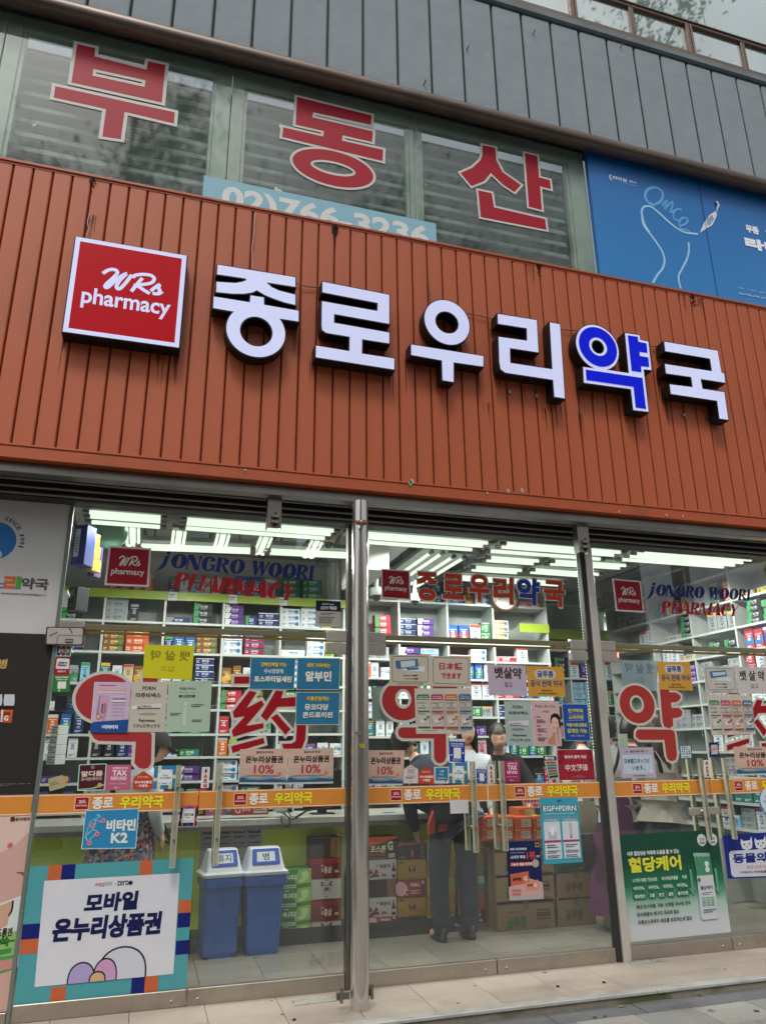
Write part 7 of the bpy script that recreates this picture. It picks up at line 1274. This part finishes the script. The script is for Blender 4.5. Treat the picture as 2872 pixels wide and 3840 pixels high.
b = MB(); b.tube([at('V',845,430,.85), at('V',840,560,.845), at('V',832,690,.85)], .014, ink('14161a'), 6); b.build('strap', man)
b = MB(); c = at('V',1040,430,.84)
b.box((c.x-.17,.80,c.z-.10), (c.x+.15,.90,c.z+.16), CLOTH('black_bag','121418'), .03); tag(b.build('shoulder_bag'), 'black shoulder bag hanging at the side of the person in dark trousers', 'bag')
# pharmacist whose face shows between the posters
c = at('T', 205, 1140, 2.05)
person('person with grey-black hair and a dark top looking down behind the counter, face between posters', 0, 0, -.38, lean=.42, side=-.05, at_=at('T',205,1105,1.85), head=(.0,-.10), arms={1: ((.28,-.12,.20),(.22,-.34,.10)), -1: ((-.28,-.12,.20),(-.16,-.34,.10))}, top=CLOTH('black_top','1b1a1d'), bottom=CLOTH('dark_trousers','191d28'), closed=True, build=1.25, hairm=mat('greying_hair','2c2724',.4,0,.3,40,bump=.5,bscale=60), vol=1.06)
c = at('S', 1205, 1060, 1.95)
person('person with long dark hair and white top, face hidden by the acne poster', 0, 0, -.3, at_=at('S',1205,1035,1.8), lean=.1, head=(.1,.1), top=CLOTH('white_top','b9bcc4'), bottom=CLOTH('dark_trousers','191d28'), hairlong=.30)
c = at('T', 1110, 1090, 2.35)
person('person in a white coat seen from behind above the red Chinese notice', 0, 0, PI*.95, at_=at('T',1110,1050,2.1), lean=.2, top=CLOTH('white_coat','b4b8b8'), bottom=CLOTH('dark_trousers','191d28'), build=1.1)
# customers on the right
SKT = CLOTH('purple_skirt','5c2050')
c = at('T', 1440, 1000, .85)
person('person with short dark hair, white top and long purple skirt beside the square post', 0, 0, PI*.92, at_=at('T',1405,990,.86), top=CLOTH('white_shirt','b4b4b0'), skirt=(SKT,.12,.26), shoes='b0aca6', head=(.2,0), top_len=-.08, build=1.1)
b = MB(); a = at('L',300,1130,.62); e = at('L',225,1395,.66); b.tube([a,(a+e)/2+Vector((0,-.02,0)),e], .014, ink('17181a'), 6); tag(b.build('bag_strap'), 'black bag strap across the white top of the skirted customer', 'strap')
c = at('L', 400, 960, 1.35)
person('person with dark hair in profile holding a pale card, behind the other two women', 0, 0, PI-.9, at_=at('L',400,950,1.35), head=(-.5,.1), arms={-1: ((-.18,-.16,.24),(-.10,-.30,.42)), 1: ((.2,-.05,.16),(.1,-.28,.2))}, top=CLOTH('dark_blouse','25242a'), bottom=CLOTH('dark_trousers','191d28'))
b = MB(); p = at('L',335,1050,1.1); b.box((p.x-.05,1.10,p.z-.08), (p.x+.05,1.106,p.z+.06), ink('a9b8a4')); tag(b.build('pale_card'), 'pale green card held up by the person in profile', 'card')
JEAN = mat('grey_denim','333d42',.8,0,.16,7,bump=.35,bscale=60)
c = at('L', 640, 950, .72); j = at('U', 700, 400, .75)
pj, hc, HR, V, U = person('person with long brown hair, white top and grey jeans, seen from behind', 0, 0, PI+.18, at_=at('L',600,930,.78), lean=.05, side=-.10, arms={-1: ((-.24,.0,.18),(-.12,-.16,.10)), 1: ((.24,-.02,.16),(.20,-.18,.10))}, top=CLOTH('cream_top','b8b2a6'), bottom=JEAN, hairm=BRH, hairlong=.42, build=1.2, stance=.10, top_len=-.10)
Yb = V[0].y-.165
b = MB(); a = at('L',560,1080,.6); e = at('L',700,1400,.62); b.tube([a,(a*.5+e*.5)+Vector((.02,-.02,0)),e], .017, ink('121316'), 6); tag(b.build('bag_strap'), 'black shoulder strap crossing the back of the customer in jeans', 'strap')
b = MB(); c = at('P',520,350,.86); b.lathe([(0,-.18),(.07,-.17),(.085,-.05),(.07,.1),(.03,.16)], c, CLOTH('dark_grey_bag','2a2c2c'), 14); tag(b.build('shoulder_bag'), 'dark grey slouchy bag left of the customer in jeans', 'bag')
# floral tunic customer at the left
j = at('M', 1190, 450, .98)
fl, hc, HR, V, U = person('person in a floral tunic, white cardigan and black cap bending over the counter', 0, 0, PI*.70, at_=at('I',1242,1150,1.02), lean=.34, head=(-.5,-.1), arms={1: ((.26,-.06,.16),(.20,-.22,.02)), -1: ((-.26,-.02,.16),(-.18,-.20,.04))}, top=CLOTH('white_cardigan','b4b8bc'), bottom=CLOTH('black_trousers','141417'), shoes='1c1c1e', build=1.15, top_len=-.12)
b = MB(); n = 36; rows = []
for j_ in range(8):
    f = j_/7; z = 1.10-.52*f; cx_ = V[0].x-.02*f; r0 = .19+.05*f
    rows.append([(cx_+(r0+.012*f*math.sin(i*2*PI/n*7))*math.cos(2*PI*i/n)*1.08, V[0].y+(r0*.82)*math.sin(2*PI*i/n), z+.02*math.sin(2*PI*i/n*2)*f) for i in range(n)])
b.add([p for r_ in rows for p in r_], [(q*n+i, q*n+(i+1) % n, (q+1)*n+(i+1) % n, (q+1)*n+i) for q in range(7) for i in range(n)], floral(), True); b.build('tunic', fl)
b = MB(); CAPM = CLOTH('black_cap','101114'); vs = []; n = 24
for q in range(9):
    for i in range(n): ph = .52*PI*q/8; t = 2*PI*i/n; vs.append(hc+HR @ Vector((math.sin(ph)*math.sin(t)*.098, -math.sin(ph)*math.cos(t)*.118+.004, math.cos(ph)*.135)))
b.add(vs, [(q*n+i, (q+1)*n+i, (q+1)*n+(i+1) % n, q*n+(i+1) % n) for q in range(8) for i in range(n)], CAPM, True)
b.add([hc+HR @ Vector((x_, y_, z_)) for x_, y_, z_ in ((-.075,-.085,.0),(-.055,-.16,-.015),(0,-.185,-.018),(.055,-.16,-.015),(.075,-.085,.0),(-.075,-.085,.008),(-.055,-.16,-.007),(0,-.185,-.010),(.055,-.16,-.007),(.075,-.085,.008))], [(4,3,2,1,0),(5,6,7,8,9),(0,1,6,5),(1,2,7,6),(2,3,8,7),(3,4,9,8)], CAPM); b.build('cap', fl)
b = MB(); b.tube([at('M',1275,400,.9), at('M',1330,560,.92), at('M',1280,520,.93)], .012, ink('141417'), 6); b.build('belt', fl)
# tote bag and black fluffy bag left of the post
tb = empty('tote_bag', at('O',1430,300,.72), 'cream canvas tote bag hanging beside the purple skirt', 'bag'); CAN_ = CLOTH('cream_canvas','a09c88'); a = at('O',1385,178,.72); e = at('O',1478,378,.72)
b = MB(); n = 20; rows = []
for z, w in ((e.z,.5),(e.z+.02,.85),(e.z+.10,1.0),(a.z-.05,.95),(a.z,.9)): rows.append([((a.x+e.x)/2+w*.12*math.cos(2*PI*i/n), .74+w*.05*math.sin(2*PI*i/n), z+.004*math.sin(i*3)) for i in range(n)])
b.add([p for r_ in rows for p in r_], [(q*n+i, q*n+(i+1) % n, (q+1)*n+(i+1) % n, (q+1)*n+i) for q in range(4) for i in range(n)]+[list(range(n))], CAN_, True); b.build('bag_body', tb)
b = MB(); b.tube([(a.x+.03,.70,a.z-.03),(a.x+.05,.71,a.z+.22),(e.x-.05,.71,a.z+.22),(e.x-.03,.70,a.z-.03)], .009, CAN_, 6); b.build('strap', tb)
b = MB(); c = at('O',1425,470,.78); rn = random.Random(9)
for _ in range(420):
    d = Vector((rn.gauss(0,1), rn.gauss(0,1), rn.gauss(0,1))).normalized(); p = c+Vector((d.x*.10, d.y*.07, d.z*.15)); q = p+d*.03+Vector((0,0,-.012)); s_ = d.cross(Vector((.3,.2,1))).normalized()*.006; b.add([p-s_, p+s_, q], [(0,1,2)], ink('161114'))
b.lathe([(0,-.15),(.06,-.13),(.10,0),(.06,.13),(0,.15)], c, ink('131013'), 12); tag(b.build('fluffy_bag'), 'black fluffy bag below the cream tote, left of the square post', 'bag')
# ------------------------------------------------------------------ the street behind the camera, seen only in the glass
BARK = mat('plane_tree_bark','5c5244',.9,0,.2,6,bump=.5); LEAF = [mat('leaf_green_'+str(k), c, .6, 0, .15, 3) for k, c in enumerate(('33441c','40552a','26361a'))]
def tree(x, y, h, label, seed, zc=.4, sp=2.0, nl=5200):
    o = empty('street_tree', (x,y,-.05), label, 'tree'); rn = random.Random(seed); b = MB()
    b.tube([(x,y,-.05),(x+.05,y,h*.25),(x-.05,y+.1,h*.5),(x,y,h*.85)], [.22,.18,.13,.04], BARK, 10)
    tips = []
    for k in range(16):
        a = rn.uniform(0,2*PI); z0 = h*rn.uniform(zc,.85); L_ = sp*rn.uniform(.5,1.15); e = Vector((x+L_*math.cos(a), y+L_*math.sin(a), z0+rn.uniform(.5,1.8))); b.tube([(x,y,z0), (x+(e.x-x)*.5, y+(e.y-y)*.5, z0+(e.z-z0)*.4), e], [.07,.045,.015], BARK, 6, False); tips += [e, e*.6+Vector((x,y,z0))*.4]
    b.build('trunk', o); cl = MB()
    for _ in range(nl):
        t = rn.choice(tips); d = Vector((rn.gauss(0,1), rn.gauss(0,1), rn.gauss(0,.7))).normalized(); p = t+d*abs(rn.gauss(0,.75)); s_ = rn.uniform(.05,.10); u = Vector((rn.uniform(-1,1), rn.uniform(-1,1), rn.uniform(-1,1))).normalized(); w = u.cross(d)
        cl.add([p-u*s_, p+w*s_*.6, p+u*s_, p-w*s_*.6], [(0,1,2,3)], rn.choice(LEAF))
    q = cl.build('crown', o); q['kind'] = 'stuff'
tree(-1.4,-9.2,18,'tallest leafy street tree, on the kerb behind the viewer to the left',1,.5,2.6,6000); tree(5.4,-7.6,14,'leafy street tree mirrored in the upper glass beside the letter 산',2,.5,1.9,6500); tree(10.2,-7.2,20,'tall street tree farthest to the right, mirrored in the top windows',5,.45,2.4,7500)
def block(x0, x1, y0, h, c, label, nx, nz):
    o = empty('opposite_building', ((x0+x1)/2, y0, -.1), label, 'building'); m = mat('facade_'+c, c, .8, 0, .06, 1); part('wall', m, o, ((x0,y0-8,-.15), (x1,y0,h))); w = (x1-x0)/nx; wm = None; G_ = mat('opposite_window','2a3238',.15,0,.1,2)
    for i in range(nx):
        for j in range(nz):
            z = 1.0+j*3.2; 
            if wm is None: q = MB(); q.box((0,-.05,0), (w-1.0,.03,1.7), G_); wm = q.build('window'); e = wm
            else: e = wm.copy(); COL.objects.link(e)
            e.parent = o; e.location = Vector((x0+i*w+.5, y0, z))-o.location
block(-26,-8,-27,12,'8c8478','low beige office block across the street to the left',6,3); block(-7.5,6,-28,16,'9a6a54','tall brown brick block across the street',5,4); block(6.5,24,-27,11,'a4a39c','pale concrete block across the street to the right',6,3)

# ------------------------------------------------------------------ small things along the step and shelf edge
rg_ = random.Random(8)
for k, (r, x, y) in enumerate((('O',1258,1325),('N',950,2180),('P',150,1850))):
    p = atz(r, x, y, 0); b = MB(); b.lathe([(.0,.0),(.011,.0),(.012,.004),(.007,.008),(0,.009)], (p.x,p.y,.001), ink('3a332c'), 9); tag(b.build('pebble'), ('dark pebble on the pale step tiles below the fourth door','tiny dark pebble on the step left of the pillar','tiny dark pebble on the step below the post')[k], 'pebble')
for k in range(16):
    x, y = rg_.uniform(-.2,4.5), rg_.uniform(-.55,-.06) if k < 9 else rg_.uniform(-1.5,-.72); z = .0012 if y > -.66 else -.0465
    n_ = 9; rad = rg_.uniform(.008,.018); b = MB(); b.add([(x+rad*rg_.uniform(.7,1.2)*math.cos(2*PI*i/n_), y+rad*rg_.uniform(.7,1.2)*math.sin(2*PI*i/n_), z) for i in range(n_)], [list(range(n_))], mat('old_gum_spot','5a5148',.9)); o = b.build('gum_spot'); o.parent = COL.objects['entrance_step']
for k, (r, x, y, col) in enumerate((('P',300,2055,'8a8c5c'),('P',1000,1955,'7c7a4c'),('P',1100,2090,'6c5a3a'),('O',1550,1500,'6e6c48'))):
    p = atz(r, x, y, -.045); a = k*1.3; b = MB(); b.add([(p.x+u*math.cos(a)-v*math.sin(a), p.y+u*math.sin(a)+v*math.cos(a), -.046+w) for u, v, w in ((-.025,0,0),(-.008,.009,.004),(.015,.007,.003),(.028,0,.001),(.015,-.008,.004),(-.008,-.009,.002))], [(0,1,2,3,4,5)], ink(col)); tag(b.build('fallen_leaf'), ('small dry leaf on the dark granite strip, left one','small dry leaf on the dark granite strip, upper right','small brown leaf on the pavers at the lower right','small leaf at the foot of the mossy kerb')[k], 'leaf')
for k, x in enumerate((.10,.70,1.22,1.75)):
    z = 3.0; b = MB(); b.box((x,2.370,z-.085), (x+.085+.05*(k == 3),2.3735,z+.004), ink('c3c8c8')); b.box((x+.01,2.3688,z-.03), (x+.06,2.3699,z-.022), ink('4a5054')); b.box((x+.01,2.3688,z-.055), (x+.045,2.3699,z-.048), ink('4a5054')); tag(b.build('price_tag'), 'white price tag on the lime header, %s from the left' % ORD[k+1], 'tag')
# hinge plates at the foot of the pillar
pl = COL.objects['steel_pillar']
for sx, r, x, y in ((-1,'N',1380,1955),(1,'N',1590,1925)):
    p = at(r, x, y, -.38); b = MB(); b.box((p.x-.045,-.40,p.z-.02), (p.x+.035,-.385,p.z+.02), STEEL_D, .003); b.tube([(p.x+.02*sx,-.42,p.z-.03), (p.x+.02*sx,-.42,p.z+.045)], .010, STEEL_D, 8); q = b.build('hinge_plate'); q.parent = pl
